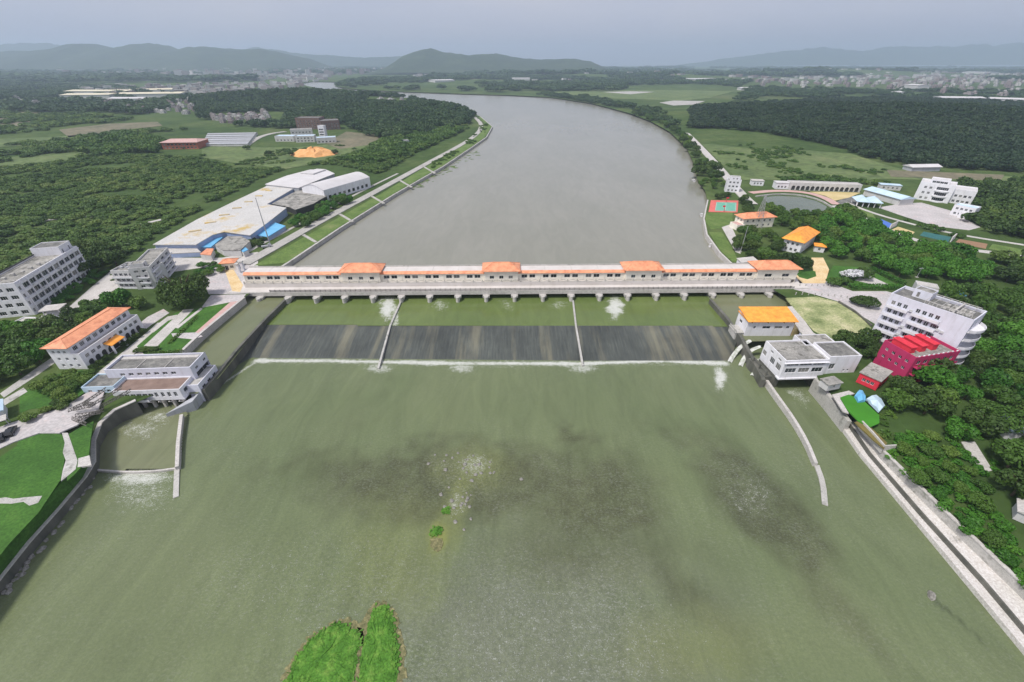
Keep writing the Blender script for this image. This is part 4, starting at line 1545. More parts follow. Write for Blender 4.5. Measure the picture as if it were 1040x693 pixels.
def make_car(label, px, rz, paint, group=None):
    t = thing('parked_car', label, 'car', P(*px), rz, group)
    prof = [(-2.2, .45), (-2.15, .95), (-1.9, 1.02), (-1.45, 1.45), (.35, 1.48), (1.05, 1.0), (2.0, .88), (2.2, .6), (2.2, .42)]
    b = MB()
    for y0, y1 in ((-.86, .86),):
        l = [(x, y0 * (0.82 if z > 1.1 else 1), z) for x, z in prof]
        r = [(x, y1 * (0.82 if z > 1.1 else 1), z) for x, z in prof]
        b.face(l[::-1]); b.face(r)
        for i in range(len(prof)):
            j = (i + 1) % len(prof)
            b.face([l[i], l[j], r[j], r[i]])
    b.build('body', paint, t)
    b = MB()
    b.face([(.42, -.66, 1.475), (1.04, -.8, 1.035), (1.04, .8, 1.035), (.42, .66, 1.475)])
    b.v = [(x + .012, y, z + .02) for x, y, z in b.v]
    b.build('windscreen', M['glass'], t)
    for s in (-1, 1):
        b = MB()
        b.face([(-1.35, s * .745, 1.4), (.3, s * .745, 1.42), (.85, s * .885, 1.05), (-1.6, s * .885, 1.05)])
        b.build('side_window', M['glass'], t)
        for x in (-1.35, 1.35):
            b = MB()
            b.tube((x, s * .88, .34), (x, s * .68, .34), .34, .34, 14)
            w = b.build('wheel', M['tyre'], t)
            b = MB()
            b.tube((x, s * .885, .34), (x, s * .7, .34), .2, .2, 10)
            b.build('rim', M['galv'], w)
        b = MB()
        b.box(2.16, s * .7 - .18, .62, 2.215, s * .7 + .18, .76)
        b.build('headlight', M['frame'], t)
    return t


make_car('black car parked by the pale blue shed at the left edge', (12, 440), 2.1, M['blackpaint'])
make_car('dark car half cut by the left edge near the lawn', (2, 446), 2.3, M['blackpaint'])

# small orange gatehouse at the left bridge head
t, L = site('gatehouse', 'small gatehouse with orange tiled roof at the left bridge head', 'gatehouse', (227, 275), (240, 274))
block(t, 0, 0, L, 4.5, 0, 3.4, M['cream'], M['orange'], {0: [(1.2, 2.6, .05, 2.3), (3.4, 5, 1, 2.3)], 1: [(1.2, 3, 1, 2.3)]}, 0)
hip(t, 0, 0, L, 4.5, 3.7, 1.4, M['orange'], .8)
for k, px in enumerate(((243.5, 277), (247.5, 274.5))):
    t = thing('gate_pillar', ['white gate pillar beside the orange gatehouse, nearer the gallery', 'white gate pillar beside the orange gatehouse, farther from view'][k], 'pillar', P(*px))
    b = MB()
    b.box(-.6, -.6, 0, .6, .6, 4.2)
    b.build('shaft', M['white'], t)
    b = MB()
    b.box(-.85, -.85, 4.203, .85, .85, 4.7)
    b.build('cap', M['palecon'], t)

# ------------------------------------------------------------------ the long factory sheds
RZ = 5.0
fac = thing('factory', 'long pale factory shed with rust stained roof beside the levee road', 'factory', P(200, 240))
o = Vector((fac.location.x, fac.location.y, GZ))


def roof_poly(parent, nm, px, z, wall, roofm, th=.35, inset=.6, camber=0):
    w = [P(p[0], p[1], GZ + z) for p in px]
    q = [(v.x - o.x, v.y - o.y) for v in w]
    cx, cy = sum(p[0] for p in q) / len(q), sum(p[1] for p in q) / len(q)
    b = MB()
    b.prism(q, z - th, z)
    r = b.build(nm, roofm, parent)
    b = MB()
    qi = [(x + (cx - x) * inset / 40, y + (cy - y) * inset / 40) for x, y in q]
    k = len(qi)
    for i in range(k):
        a, c = qi[i], qi[(i + 1) % k]
        b.face([(a[0], a[1], 0), (c[0], c[1], 0), (c[0], c[1], z - th), (a[0], a[1], z - th)])
    b.build('wall', wall, parent)
    return r, q


main = [(155, 248.5), (200, 223), (240, 203.5), (272, 188.5), (286, 189.5), (300, 190.5), (271, 207.5), (291, 211), (272, 226), (254, 239), (228, 235.5), (216, 238.5), (199, 248.5)]
r, q = roof_poly(fac, 'roof', main, RZ, M['bluewall'], M['shedroof'])
b = MB()
for i in range(7):
    f = .12 + .76 * i / 6
    a = Vector(q[0]).lerp(Vector(q[3]), f)
    c = Vector(q[10]).lerp(Vector(q[5]), f)
    a, c = a.lerp(c, .25), a.lerp(c, .45)
    b.bar((a.x, a.y, RZ + .2), (c.x, c.y, RZ + .2), 1.6, .5)
b.build('roof_vent', nmat('ochre_vents', [(.45, .36, .2), (.6, .52, .36)], .1, dirt=(.2, .5, (.66, .42, .05), .9)), r)
b = MB()
a, c = P(156, 252, GZ), P(200, 252, GZ)
for i in range(5):
    b.box(a.x - o.x + 3 + i * 9, a.y - o.y - .4, 1, a.x - o.x + 5.6 + i * 9, a.y - o.y - .1, 2.6)
roof_poly(fac, 'front_canopy', [(157, 252), (199, 251.5), (204, 256), (163, 258)], 2.6, M['bluewall'], M['palecon'])
f2 = thing('factory', 'white sheet roofed shed behind the long stained factory roof', 'factory', o)
roof_poly(f2, 'roof', [(269, 187.2), (291, 178.5), (315, 172.3), (331, 172.3), (340, 176.3), (303, 191), (286, 189)], RZ + 1.2, M['greywall'], M['whiteroof'])
roof_poly(f2, 'roof_monitor', [(305, 175.5), (322, 171.5), (331, 172), (318, 176.5)], RZ + 2.2, M['palewall'], M['whiteroof'])
f3 = thing('warehouse', 'white curved roof warehouse at the far end of the factory row', 'warehouse', o)
w = [P(p[0], p[1], GZ) for p in ((331, 205), (377, 190.5), (349, 178.5), (303, 194))]
A0, B0 = w[0] - o, w[1] - o
dd = (B0 - A0); ln = dd.length; dd.normalize(); nn = Vector((-dd.y, dd.x, 0))
wd = 22
b, c, win = MB(), MB(), MB()
prev = None
for k in range(13):
    s = k / 12
    zz = 8.0 + 3.0 * sin(pi * s)
    p0, p1 = A0 + nn * (wd * s) - dd * .4, A0 + nn * (wd * s) + dd * (ln + .4)
    cur = (Vector((p0.x, p0.y, zz)), Vector((p1.x, p1.y, zz)))
    if prev:
        b.face([prev[0], prev[1], cur[1], cur[0]])
        for e in (0, 1):
            q0, q1 = prev[e] + dd * (.4 if e == 0 else -.4), cur[e] + dd * (.4 if e == 0 else -.4)
            c.face([(q0.x, q0.y, 0), (q1.x, q1.y, 0), q1 - Vector((0, 0, .05)), q0 - Vector((0, 0, .05))])
    prev = cur
c.face([(A0.x, A0.y, 0), (B0.x, B0.y, 0), (B0.x, B0.y, 8), (A0.x, A0.y, 8)])
b.build('curved_roof', M['whiteroof'], f3)
wall = c.build('wall', M['white'], f3)
for k in range(9):
    q = A0 + dd * (ln * (.1 + .8 * k / 8)) - nn * .05
    b = MB()
    r0, r1 = q - dd * 1.2, q + dd * 1.2
    b.box(-1.2, -.06, 1.5, 1.2, -.003, 3.6)
    wn = b.build('window', M['glass'], f3)
    wn.location = (q.x, q.y, 0)
    wn.rotation_euler = (0, 0, atan2(dd.y, dd.x))
f4 = thing('loading_bay', 'grey open loading bay roofs between the factory sheds', 'shed', o)
roof_poly(f4, 'roof', [(303, 193), (328, 188.5), (332, 199), (318, 207), (300, 213), (293, 210), (276, 207)], 4.2, M['darkframe'], M['roofcon'])
f5 = thing('canopy', 'bright blue sheet canopy at the near end of the long factory', 'canopy', o)
roof_poly(f5, 'roof', [(199, 251), (217, 239), (228, 239.5), (214, 251)], 2.6, M['bluewall'], M['bluesheet'])
f6 = thing('canopy', 'bright blue sheet canopy beside the mast and levee road', 'canopy', o)
roof_poly(f6, 'roof', [(258, 238.5), (279, 226), (290, 229.5), (272, 240.5)], 2.6, M['bluewall'], M['bluesheet'])
f7 = thing('storehouse', 'pale round edged yard building between the two blue canopies', 'building', o)
roof_poly(f7, 'roof', [(218, 249), (231, 240), (245, 240), (254, 245), (244, 254), (226, 254)], 3.6, M['palewall'], M['roofcon'])
f8 = thing('hut', 'small hut with terracotta roof in front of the blue canopy', 'hut', o)
roof_poly(f8, 'roof', [(203, 258), (210, 252.5), (217, 252.5), (214, 259)], 3.2, M['palewall'], M['orange'])
f9 = thing('hut', 'tiny blue roofed hut beside the levee road hedge', 'hut', o)
roof_poly(f9, 'roof', [(244, 254), (249, 251), (252, 253.5), (247, 256)], 3.0, M['palewall'], M['bluesheet'])


def mast(label, base, top, r=.16, arms=0, name='lamp_mast', cat='mast'):
    h = HG(base, top)
    t = thing(name, label, cat, P(*base))
    b = MB()
    b.tube((0, 0, 0), (0, 0, h), r, r * .5, 8)
    b.build('pole', M['galv'], t)
    b = MB()
    b.box(-.5, -.5, 0, .5, .5, .35)
    b.build('base', M['concrete'], t)
    b = MB()
    if arms:
        b.bar((-arms, 0, h - .3), (arms, 0, h - .3), .12)
        b.box(-arms - .3, -.2, h - .5, -arms + .3, .2, h - .32)
        b.box(arms - .3, -.2, h - .5, arms + .3, .2, h - .32)
    else:
        b.tube((0, 0, h), (0, 0, h + .6), r * .9, r * .3, 6)
    b.build('lamp_head' if arms else 'tip', M['galv'], t)
    return t


mast('tall slender dark mast standing beside the levee road and blue canopy', (274.5, 249), (258.5, 202), .32)
mast('tall grey pole on the quay lawn right of the gallery', (752, 256), (759, 231), .2)
mast('street lamp at the edge of the wood right of the hedge garden', (931, 282), (935, 272), .12, .6, 'street_lamp', 'lamp')
# little truck at the foot of the mast
t = thing('parked_truck', 'small grey truck on the levee road by the tall mast', 'truck', P(271, 252), .55)
b = MB(); b.box(-2.4, -.9, .8, 1.0, .9, 1.5); b.build('load_bed', M['galv'], t)
b = MB(); b.prism([(1.1, -.9), (2.6, -.9), (2.6, .9), (1.1, .9)], .5, [2.3, 1.5, 1.5, 2.3]); b.build('cab', M['greywall'], t)
for x in (-1.5, 1.9):
    for s in (-1, 1):
        b = MB(); b.tube((x, s * .92, .42), (x, s * .66, .42), .42, .42, 10); b.build('wheel', M['tyre'], t)
#PART3
# ------------------------------------------------------------------ right bank: paving, courts, pond
sheet('plaza', [(806, 294), (812, 284), (838, 283), (850, 290), (866, 296), (900, 296), (916, 300), (905, 318), (890, 330), (870, 318), (850, 306), (830, 300)], M['paving'], .05)
sheet('plaza', [(812, 288), (808, 280), (826, 276), (824, 262), (836, 262), (842, 274), (838, 288)], M['orangepave'], .1)
sheet('grass_bank', [(812, 282), (806, 276), (814, 272), (828, 276), (829, 281), (820, 284)], M['grass'], .14)
sheet('dry_lot', [(798, 303), (830, 301.5), (850, 307), (874, 322), (886, 335), (872, 343), (842, 345), (826, 336), (810, 318)], M['dry'], .1)
sheet('path', [(796, 312), (806, 311), (826, 338), (842, 348), (872, 345), (862, 358), (838, 366), (824, 352), (812, 336)], M['palecon'], .06)
sheet('lawn', [(720, 236), (733, 236), (744, 252), (750, 266), (744, 266), (731, 254)], M['grass2'], .06)
sheet('path', [(716, 216), (744, 216), (744, 231), (722, 233), (717, 226)], M['grass2'], .05)
sheet('path', [(733, 231), (742, 228), (752, 250), (752, 258), (747, 256)], M['palecon'], .07)
sheet('sports_court', [(719.5, 215.5), (722, 203.5), (750, 204), (749, 216)], M['court_red'], .08)
sheet('court_surface', [(726, 214.3), (727.5, 205.5), (748, 206), (747.5, 215)], M['court_green'], .12)
b = MB()
for q in (((726.5, 213.8), (728, 206)), ((728, 206), (747.3, 206.5)), ((747.3, 206.5), (747, 214.4)), ((747, 214.4), (726.5, 213.8)), ((737.3, 206.2), (736.8, 214.1))):
    a, c = P(*q[0]) + Vector((0, 0, .13)), P(*q[1]) + Vector((0, 0, .13))
    b.bar(a, c, .25, .02)
tag(b.build('court_lines', M['palecon']), kind='structure')
for k, px in enumerate(((737.3, 205.6), (735, 215.3))):
    t = thing('basketball_hoop', ['red basketball hoop at the far side of the sports court', 'red basketball hoop at the near side of the sports court'][k], 'hoop', P(*px), k * pi)
    b = MB(); b.bar((0, 0, 0), (0, 0, 2.9), .25); b.bar((0, 0, 2.9), (0, -1.2, 3.1), .2); b.build('stand', M['red'], t)
    b = MB(); b.box(-.9, -1.25, 2.9, .9, -1.18, 3.95); b.build('backboard', M['red'], t)
pondm = water_mat('pond_water', (.1, .125, .085), (.14, .16, .11), .3, .05, False, .12)
pond = [(775, 200.5), (790, 199), (812, 200), (830, 204.5), (840, 210), (836, 217), (815, 219), (795, 214), (780, 207)]
m = MB()
m.face([v + Vector((0, 0, .06)) for v in pxs(pond)])
tag(m.build('pond', pondm), kind='structure')
wall_line('pond_wall', 'curved pale kerb wall round the far side of the pond', [(768, 199), (790, 196.5), (814, 197.5), (833, 202.5), (846, 210.5), (856, 215)], 1.0, GZ + .9, GZ - 1, M['concrete'], 'wall', None, 1)
strip('path', [(762, 196), (790, 193.5), (820, 195.5), (838, 201), (850, 208)], 6, M['pinkpave'], .12)
sheet('yard', [(822, 195), (846, 195), (874, 196), (862, 201), (848, 204), (838, 199)], M['sand'], .1)
sheet('yard', [(846, 207), (862, 199), (876, 200), (868, 210)], M['darkroof'], .09)
sheet('car_park', [(892, 211), (915, 207), (936, 206), (965, 214), (996, 231), (984, 234), (950, 230), (918, 220)], M['paving'], .06)
strip('road', [(846, 209), (866, 217), (890, 228), (918, 241), (955, 250), (1000, 256), (1060, 262)], 5, M['palecon'], .09)
strip('road', [(860, 206), (884, 216), (930, 229), (975, 239), (1040, 249)], 3, M['palecon'], .1)
sheet('lawn', [(866, 209), (884, 214), (890, 223), (868, 215)], M['grass2'], .07)
for nm, pts, mt in (('pool', [(886, 226), (894, 222.5), (909, 229), (900, 233)], 'court_blue'), ('sports_court', [(906, 233.5), (912, 230.5), (929, 236), (924, 241)], 'sand'),
                    ('sports_court', [(934, 239.5), (938, 235.5), (966, 241), (963, 246)], 'court_dark'), ('sports_court', [(970, 246.5), (974, 243), (1003, 248), (1001, 253)], 'court_brown'),
                    ('lawn', [(1004, 253), (1008, 248), (1040, 254), (1040, 260)], 'grass2')):
    sheet(nm, pts, M[mt], .12)
for k, (pa, pb) in enumerate((((903, 233), (910, 229.5)), ((965, 246), (969, 242.5)), ((867, 216), (869, 209.5)))):
    t, L = site('court_wall', ['white practice wall between the blue pool and the yellow court', 'white practice wall between the green and brown courts', 'white screen wall at the end of the small lawn by the pond'][k], 'wall', pa, pb)
    b = MB(); b.box(0, -.2, 0, L, .2, 2.8); b.build('panel', M['white'], t)
    b = MB(); b.box(-.1, -.3, 2.803, L + .1, .3, 3.0); b.build('coping', M['palecon'], t)
# levee road and fields on the upper right bank
strip('road', [(684, 124), (690, 129), (703, 141), (716, 155), (728, 168), (738, 180), (746, 190), (757, 202), (764, 208)], 7.5, M['palecon'], .5)
strip('road', [(560, 97.5), (600, 101), (640, 108), (668, 116)], 6, M['palecon'], .4)
sheet('field', [(700, 134), (745, 136), (800, 143), (860, 155), (900, 168), (930, 176), (1040, 180), (1040, 186), (980, 184), (900, 182), (840, 186), (790, 183), (752, 183), (742, 176), (724, 158)], M['field'], .25)
sheet('field', [(560, 94), (600, 91), (700, 92), (745, 93), (720, 100), (690, 103), (650, 101), (610, 100)], M['field'], .4)
sheet('field', [(670, 104.5), (684, 102.5), (716, 103), (706, 106.5), (684, 107.5)], M['road'], .5)
sheet('field', [(612, 93.8), (640, 93), (665, 93.6), (640, 96)], M['road'], .5)
sheet('field', [(900, 173), (1020, 178), (1016, 184), (950, 181.5), (905, 180)], M['fieldb'], .32)
sheet('field', [(-40, 113), (30, 114), (64, 117), (62, 127), (-40, 130)], M['fieldb'], .3)
sheet('field', [(60, 132), (110, 126), (160, 124), (165, 128), (120, 133), (70, 140)], M['fieldb'], .3)
sheet('field', [(-40, 143), (60, 139), (110, 135), (100, 141), (30, 148), (-40, 152)], M['field'], .3)
sheet('field', [(-40, 165), (40, 157), (100, 154), (60, 166), (-40, 172)], M['field'], .3)
sheet('field', [(205, 148), (240, 150), (300, 150), (345, 146), (372, 140), (390, 146), (370, 158), (330, 165), (290, 172), (240, 166), (205, 160)], M['field'], .3)
sheet('field', [(330, 146), (352, 134), (390, 138), (378, 147), (345, 152)], M['fieldb'], .36)
strip('path', [(-10, 232), (30, 226), (70, 221), (110, 219), (136, 211), (172, 224)][0:4], 4, M['palecon'], .15)
strip('path', [(128, 233), (148, 227), (168, 222.5)], 3.5, M['palecon'], .2)
strip('path', [(250, 148), (262, 140), (275, 136), (290, 134)], 8, M['road'], .5)
strip('path', [(115, 146), (140, 142), (150, 140)], 6, M['palecon'], .5)

# ------------------------------------------------------------------ right bank buildings
t, L = site('power_building', 'small white building with bright amber roof at the right end of the barrage', 'building', (756, 339.5), (803, 339.5), 4.4)
t.scale.z = .88
W = 8.0
block(t, 0, 0, L, W, -2.5, 6.2, M['white'], M['amber'], {0: [(q[0], q[1], 2.6, 3.9) for q in row(4, L - 4, 1.9, 0, 1, 1.2)] and [(2.6, 3.5, 2.7, 4.0), (6, 9, 2.7, 4.0), (10.6, 13.6, 2.7, 4.0), (15, 16.2, 2.7, 4.0)], 3: [(2, 4, 2.6, 4)]}, 0)
b = MB()
b.prism([(-.6, -.9), (L + .6, -.9), (L + .6, W + .4), (-.6, W + .4)], [6.5, 6.5, 8.2, 8.2], [6.75, 6.75, 8.45, 8.45])
b.build('amber_roof', M['amber'], t)
b = MB()
b.prism([(-.003, W - .003), (L + .003, W - .003), (L + .003, W - .4), (-.003, W - .4)], 6.2, 8.2)
b.prism([(0, .3), (0.3, .3), (.3, W - .41), (0, W - .41)], 6.2, [6.49, 6.49, 8.1, 8.1])
b.prism([(L - .3, .3), (L, .3), (L, W - .41), (L - .3, W - .41)], 6.2, [6.49, 6.49, 8.1, 8.1])
b.build('gable_wall', M['white'], t)
b = MB()
for x in (1, 7, 13, L - 1):
    b.box(x - .12, -1.0, 6.1, x + .12, -.3, 6.48)
b.build('eave_bracket', M['darkframe'], t)
b = MB()
b.box(-3.2, .5, -4, -.003, 6, .2)
b.box(-3.4, .3, .203, -.003, 6.2, .5)
b.box(-3.2, .5, .5, -3.0, 6, 1.5)
b.build('intake_deck', M['concrete'], t)
b = MB()
b.prism([(L + .5, 0), (L + 4.4, 1.5), (L + 3.5, 8), (L + .5, 8)], -2, [3.0, 1.4, 1.4, 3.2])
b.build('wing_wall', M['sand'], t)

t, L = site('powerhouse', 'white two storey river powerhouse with stained concrete roof on the right bank', 'building', (789, 389.5), (832, 388), 3.0)
W = 11.8
Hh = 8.6
fr = [(q[0], q[1], 4.2, 6.0) for q in row(3, L, 3.6, 0, 1, .6)] + [(q[0], q[1], 7.0, 7.7) for q in row(3, L, 4.0, 0, 1, .6)]
le = [(1.2, 3.6, 4.0, 6.2), (4.6, 7.0, 4.0, 6.2), (2.0, 3.6, 7.2, 8.0), (6.5, 8.0, 7.2, 8.0), (9.5, 11.5, 4.2, 6)]
block(t, 0, 0, L, W, 2.2, Hh, M['white'], M['roofcon'], {0: fr, 3: [(W - q[1], W - q[0], q[2], q[3]) for q in le]}, .5, .3, 3)
b = MB()
b.box(-.35, -.45, 8.0, L + .3, -.003, 8.2)
b.box(0.1, 1.5, 1.6, L - .1, W, 2.19)
b.box(-.4, -.4, 1.7, L, 1.49, 2.19)
b.build('ledge', M['white'], t)
b = MB()
b.box(.003, 1.6, -4, 1.6, W, 1.59); b.box(L - 1.2, 1.6, -4, L, W, 1.59); b.box(1.61, W - 1, -4, L - 1.21, W, 1.59)
b.build('foundation', M['darkcon'], t)
b = MB()
b.box(-2.6, 3, -4, -.003, W + 2, .6)
for i in range(3):
    b.box(-2.2, 3.4 + i * 4, .603, -1.8, 3.8 + i * 4, 2.4)
b.bar((-2.0, 3.4, 2.4), (-2.0, 12, 2.4), .2)
b.build('side_platform', M['darkcon'], t)
block(t, L + .003, .2, L + 10.5, W - 3, 1, 9.6, M['white'], M['darkroof'], {0: [(1.0, 2.8, 5.0, 7.2), (6.2, 6.9, 4, 4.8), (7.6, 8.3, 4, 4.8)]}, .4, .3, 2, wname='tower_wall', rname='tower_roof')
block(t, L - 2.2, W - 3 + .003, L + 9, W + 3.5, 2, 8.6, M['white'], M['roofcon'], {1: row(2, 6, 1.4, 5, 1.2)}, .3, .2, 2, wname='rear_wall', rname='rear_roof')

# grey apartment slab
t, L = site('apartment_building', 'tall lilac grey six storey apartment slab with balconies behind the pink building', 'building', (881, 344), (957, 375))
W = 11
Hh = 17.6
ops = []
for k in range(5):
    z = 1.6 + k * 3.1
    for c0, n in ((1.2, 3), (8.3, 4)):
        for i in range(n):
            ops.append((c0 + i * 1.75, c0 + i * 1.75 + 1.15, z + .9, z + 2.35))
for k in (1, 2, 3):
    z = 1.6 + k * 3.1
    ops += [(L - 10.5, L - 9.4, z + .9, z + 2.2), (L - 7.6, L - 6.5, z + .9, z + 2.2)]
block(t, 0, 0, L, W, 0, Hh, M['lilac'], M['darkroof'], {0: ops, 1: grid(5, 3.1, 3, W, 2.0, 1.8, .6, .5, .5, 1.6)}, 1.0, .3)
for k in range(5):
    z = 1.6 + k * 3.1
    for a, c in ((.6, 6.6), (7.8, 15.3)):
        b = MB()
        b.box(a, -1.15, z - .12, c, -.003, z + .05)
        b.box(a, -1.15, z + .053, c, -1.03, z + .8)
        b.box(a, -1.02, z + .053, a + .1, -.003, z + .8); b.box(c - .1, -1.02, z + .053, c, -.003, z + .8)
        b.build('balcony', M['white'], t)
    b = MB()
    pts = [(L + .003, .6)] + [(L + .3 + 2.4 * sin(pi * i / 8) ** .6, .6 + (W - 1.2) * i / 8) for i in range(9)] + [(L + .003, W - .6)]
    b.prism(pts, z - .15, z + .05)
    for q0, q1 in zip(pts[1:-1], pts[2:-1]):
        b.bar((q0[0], q0[1], z + .5), (q1[0], q1[1], z + .5), .12, .85)
    b.build('curved_balcony', M['white'], t)
coolers(t, [(7.2 + (8.6 if i % 2 else 0), -.02, 2.4 + 3.1 * (i % 5)) for i in range(7)] + [(L - 5.2, -.02, 2.2 + 3.1 * i) for i in range(4)])
b = MB()
b.box(16.4, 1, Hh + .003, 16.9, W - 1, Hh + 1.6)
for i in range(12):
    b.bar((9 + i * 1.1, 1.2, Hh), (9 + i * 1.1, 1.2, Hh + 1.8), .12)
b.bar((9, 1.2, Hh + 1.8), (21, 1.2, Hh + 1.8), .15); b.bar((9, W - 1.2, Hh + 1.8), (21, W - 1.2, Hh + 1.8), .15)
for i in range(6):
    b.bar((9 + i * 2.2, 1.2, Hh + 1.8), (9 + i * 2.2, W - 1.2, Hh + 1.8), .12)
b.build('roof_pergola', M['palecon'], t)
b = MB()
for i in range(8):
    b.box(L - 9 + (i % 4) * 2.0, 2 + 4 * (i // 4), Hh + .003, L - 7.8 + (i % 4) * 2, 3.2 + 4 * (i // 4), Hh + .9)
b.build('roof_planter', M['concrete'], t)
block(t, 4, W - 5, 9, W - .4, Hh + .003, Hh + 2.6, M['lilac'], M['roofcon'], {0: [(1, 1.9, Hh + .2, Hh + 2)]}, .2, .15, 1, wname='stair_tower', rname='tower_roof')

# magenta building
A_, B_ = (886, 368.5), (916, 387.5)
t, L = site('pink_building', 'magenta three storey building with red roof boxes in front of the grey slab', 'building', A_, B_)
t.scale.z = .9
W = (P(962, 367) - P(*B_)).length * .66
Hh = 9.2
op0 = [(q[0], q[1], z, z + 1.1) for z in (4.0, 6.9) for q in row(4, L, 1.0, 0, 1, .8)]
op1 = grid(3, 3.0, 6, W, 1.6, 1.6, .9, 1)
block(t, 0, 0, L, W, 0, Hh, M['pink'], M['roofcon'], {0: op0, 1: op1}, 1.0, .3)
b = MB()
for k in range(3):
    b.box(L + .003, 1, k * 3.0 + .03, L + 1.3, W - 1, k * 3 + .2)
    b.box(L + 1.2, 1, k * 3.0 + .203, L + 1.3, W - 1, k * 3 + 1.0)
b.build('balcony', M['pink'], t)
for y, l in ((1.4, 3.4), (5.6, 3.4), (10.2, 3.2)):
    if y + l < W - .5:
        b = MB()
        b.box(1.2, y, Hh + .003, L - 3.2, y + l * .62, Hh + 2.3)
        b.box(1.0, y - .2, Hh + 2.303, L - 3.0, y + l * .62 + .2, Hh + 2.6)
        b.build('roof_box', M['red'], t)
b = MB()
for i in range(9):
    y = 1.2 + i * (W - 2.4) / 8
    b.box(L - .28, y - .25, Hh + 1.003, L - .02, y + .25, Hh + 1.35)
b.build('parapet_light', M['white'], t)
t, L = site('annex', 'low red walled annex with pale flat roof left of the magenta building', 'building', (869, 388), (889, 397))
block(t, 0, 0, L, 8.5, 0, 3.6, M['red'], M['roofcon'], {0: row(3, L, .9, 1.2, 1.1)}, 0)

# little things by the tailrace
t, L = site('site_shed', 'low pale hut among rubble above the tailrace wall', 'hut', (839, 397.5), (852, 395))
block(t, 0, 0, L, 3, 0, 2.3, M['palewall'], M['roofcon'], {0: row(1, L, 1, .9, .9)}, 0)
for lab, px, mt in (('crumpled blue tarpaulin beside the bright green pond', [(868, 402), (873, 396), (878, 400), (879, 407), (872, 408)], 'bluesheet'),
                    ('pale blue sheet lying by the bright green pond under the trees', [(880, 405), (890, 401), (899, 412), (893, 418), (886, 411)], 'paleblue')):
    w = pxs(px, GZ + .6)
    c = sum(w, Vector()) / len(w)
    m = MB()
    k = len(w)
    for i in range(k):
        a, d = w[i], w[(i + 1) % k]
        md = a.lerp(d, .5) + Vector((0, 0, .5))
        top = c + Vector((0, 0, 1.0))
        m.face([a, md, top]); m.face([md, d, top])
        m.face([a - Vector((0, 0, .6)), d - Vector((0, 0, .6)), d, md, a])
    tag(m.build('tarpaulin', M[mt]), lab, 'tarpaulin')
sheet('weed_pond', [(853, 404), (862, 401), (878, 408), (893, 422), (893, 430), (884, 434), (872, 428), (860, 416)], nmat('duckweed', [(.045, .19, .015), (.06, .25, .02)], .2), .08)
sheet('yard', [(845, 401), (862, 397), (868, 400), (853, 405), (862, 420), (856, 418)], M['palecon'], .06)
sheet('seepage_pool', [(868, 429), (877, 427), (901, 450), (898, 456), (886, 446)], nmat('rusty_seep', [(.12, .1, .04), (.22, .18, .05)], .3), .06, 6.2)
wall_line('basin_wall', 'thin pale kerb round the rusty basin by the embankment road', [(876, 427.5), (887, 439), (899, 452.5), (911, 452)], .4, GZ + .3, 4, M['palecon'])
sheet('path', [(976, 449), (990, 449), (1008, 478), (1000, 480), (985, 463)], M['palecon'], .1)
t, L = site('shed', 'shed with pale blue roof half hidden in trees at the right edge', 'shed', (1020, 446), (1046, 449))
b = MB(); b.box(0, 0, 0, L, 6, 3); b.build('wall', M['white'], t)
hip(t, 0, 0, L, 6, 3.05, 1.2, M['paleblue'], .5, None, 'roof', None, True)
t, L = site('shed', 'tiny grey roofed hut in the trees low on the right edge', 'hut', (1028, 527), (1044, 534))
b = MB(); b.box(0, 0, 0, L, 4, 2.5); b.build('wall', M['palewall'], t)
hip(t, 0, 0, L, 4, 2.55, .9, M['palecon'], .4, None, 'roof', None, True)

# white rock tree garden, hedged
sheet('garden', [(838, 286), (846, 270), (880, 272), (914, 291), (900, 293), (866, 290)], M['grass'], .08)
sheet('path', [(868, 285), (880, 279), (902, 289), (896, 291.5)], M['palecon'], .13)
# levee gatehouse
t, L = site('gatehouse', 'white three storey house standing on the levee road beyond the sports court', 'house', (736, 195), (750, 196))
block(t, 0, 0, L, 7, 0, 8.6, M['white'], M['roofcon'], {0: grid(3, 2.9, 3, L, 1.4, 1.3), 3: grid(3, 2.9, 2, 7, 1.3, 1.3), 1: grid(3, 2.9, 2, 7, 1.3, 1.3)}, .6)
block(t, 2, 1.5, L - 1, 6, 8.603, 11, M['white'], M['roofcon'], {0: row(2, L - 3, 1, 9.3, 1.1)}, .3, .2, 2, wname='upper_wall', rname='upper_roof')
t, L = site('hut', 'small white flat roofed hut in the field past the levee house', 'hut', (763, 188.5), (775, 189))
block(t, 0, 0, L, 6, 0, 3.6, M['white'], M['palecon'], {0: row(3, L, 1.2, 1, 1.4)}, 0)
t, L = site('hut', 'white shed with pale roof at the left end of the long arcade', 'hut', (787, 192), (800, 192.5))
block(t, 0, 0, L, 7, 0, 4.6, M['white'], M['whiteroof'], {0: row(3, L, 1.4, 1, 1.5)}, 0)
t, L = site('arcade', 'long low pale arcade with dark arches behind the pond', 'building', (801, 193), (873, 195.5))
block(t, 0, 0, L, 8, 0, 5.2, M['palewall'], M['palecon'], {0: [(q[0], q[1], .05, 3.4, 'arch') for q in row(14, L, 2.6, 0, 1)]}, .5)
b = MB()
b.box(.5, .6, .03, L - .5, .7, 3.6)
b.build('arcade_recess', M['darkframe'], t)
t, L = site('market_hall', 'long hall with pale blue sheet roof beside the car park', 'building', (876, 198.5), (912, 209))
b = MB(); b.box(0, 0, 0, L, 12, 4.2); b.build('wall', M['palewall'], t)
hip(t, 0, 0, L, 12, 4.25, 1.8, M['paleblue'], .8, None, 'roof', None, True)
t, L = site('pavilion', 'low pavilion with stepped pale blue tent roofs by the car park', 'pavilion', (869, 210), (894, 212))
b = MB()
for i in range(5):
    for y in (.3, 12):
        b.box(.3 + i * (L - .9) / 4, y, 0, .7 + i * (L - .9) / 4, y + .4, 3.4)
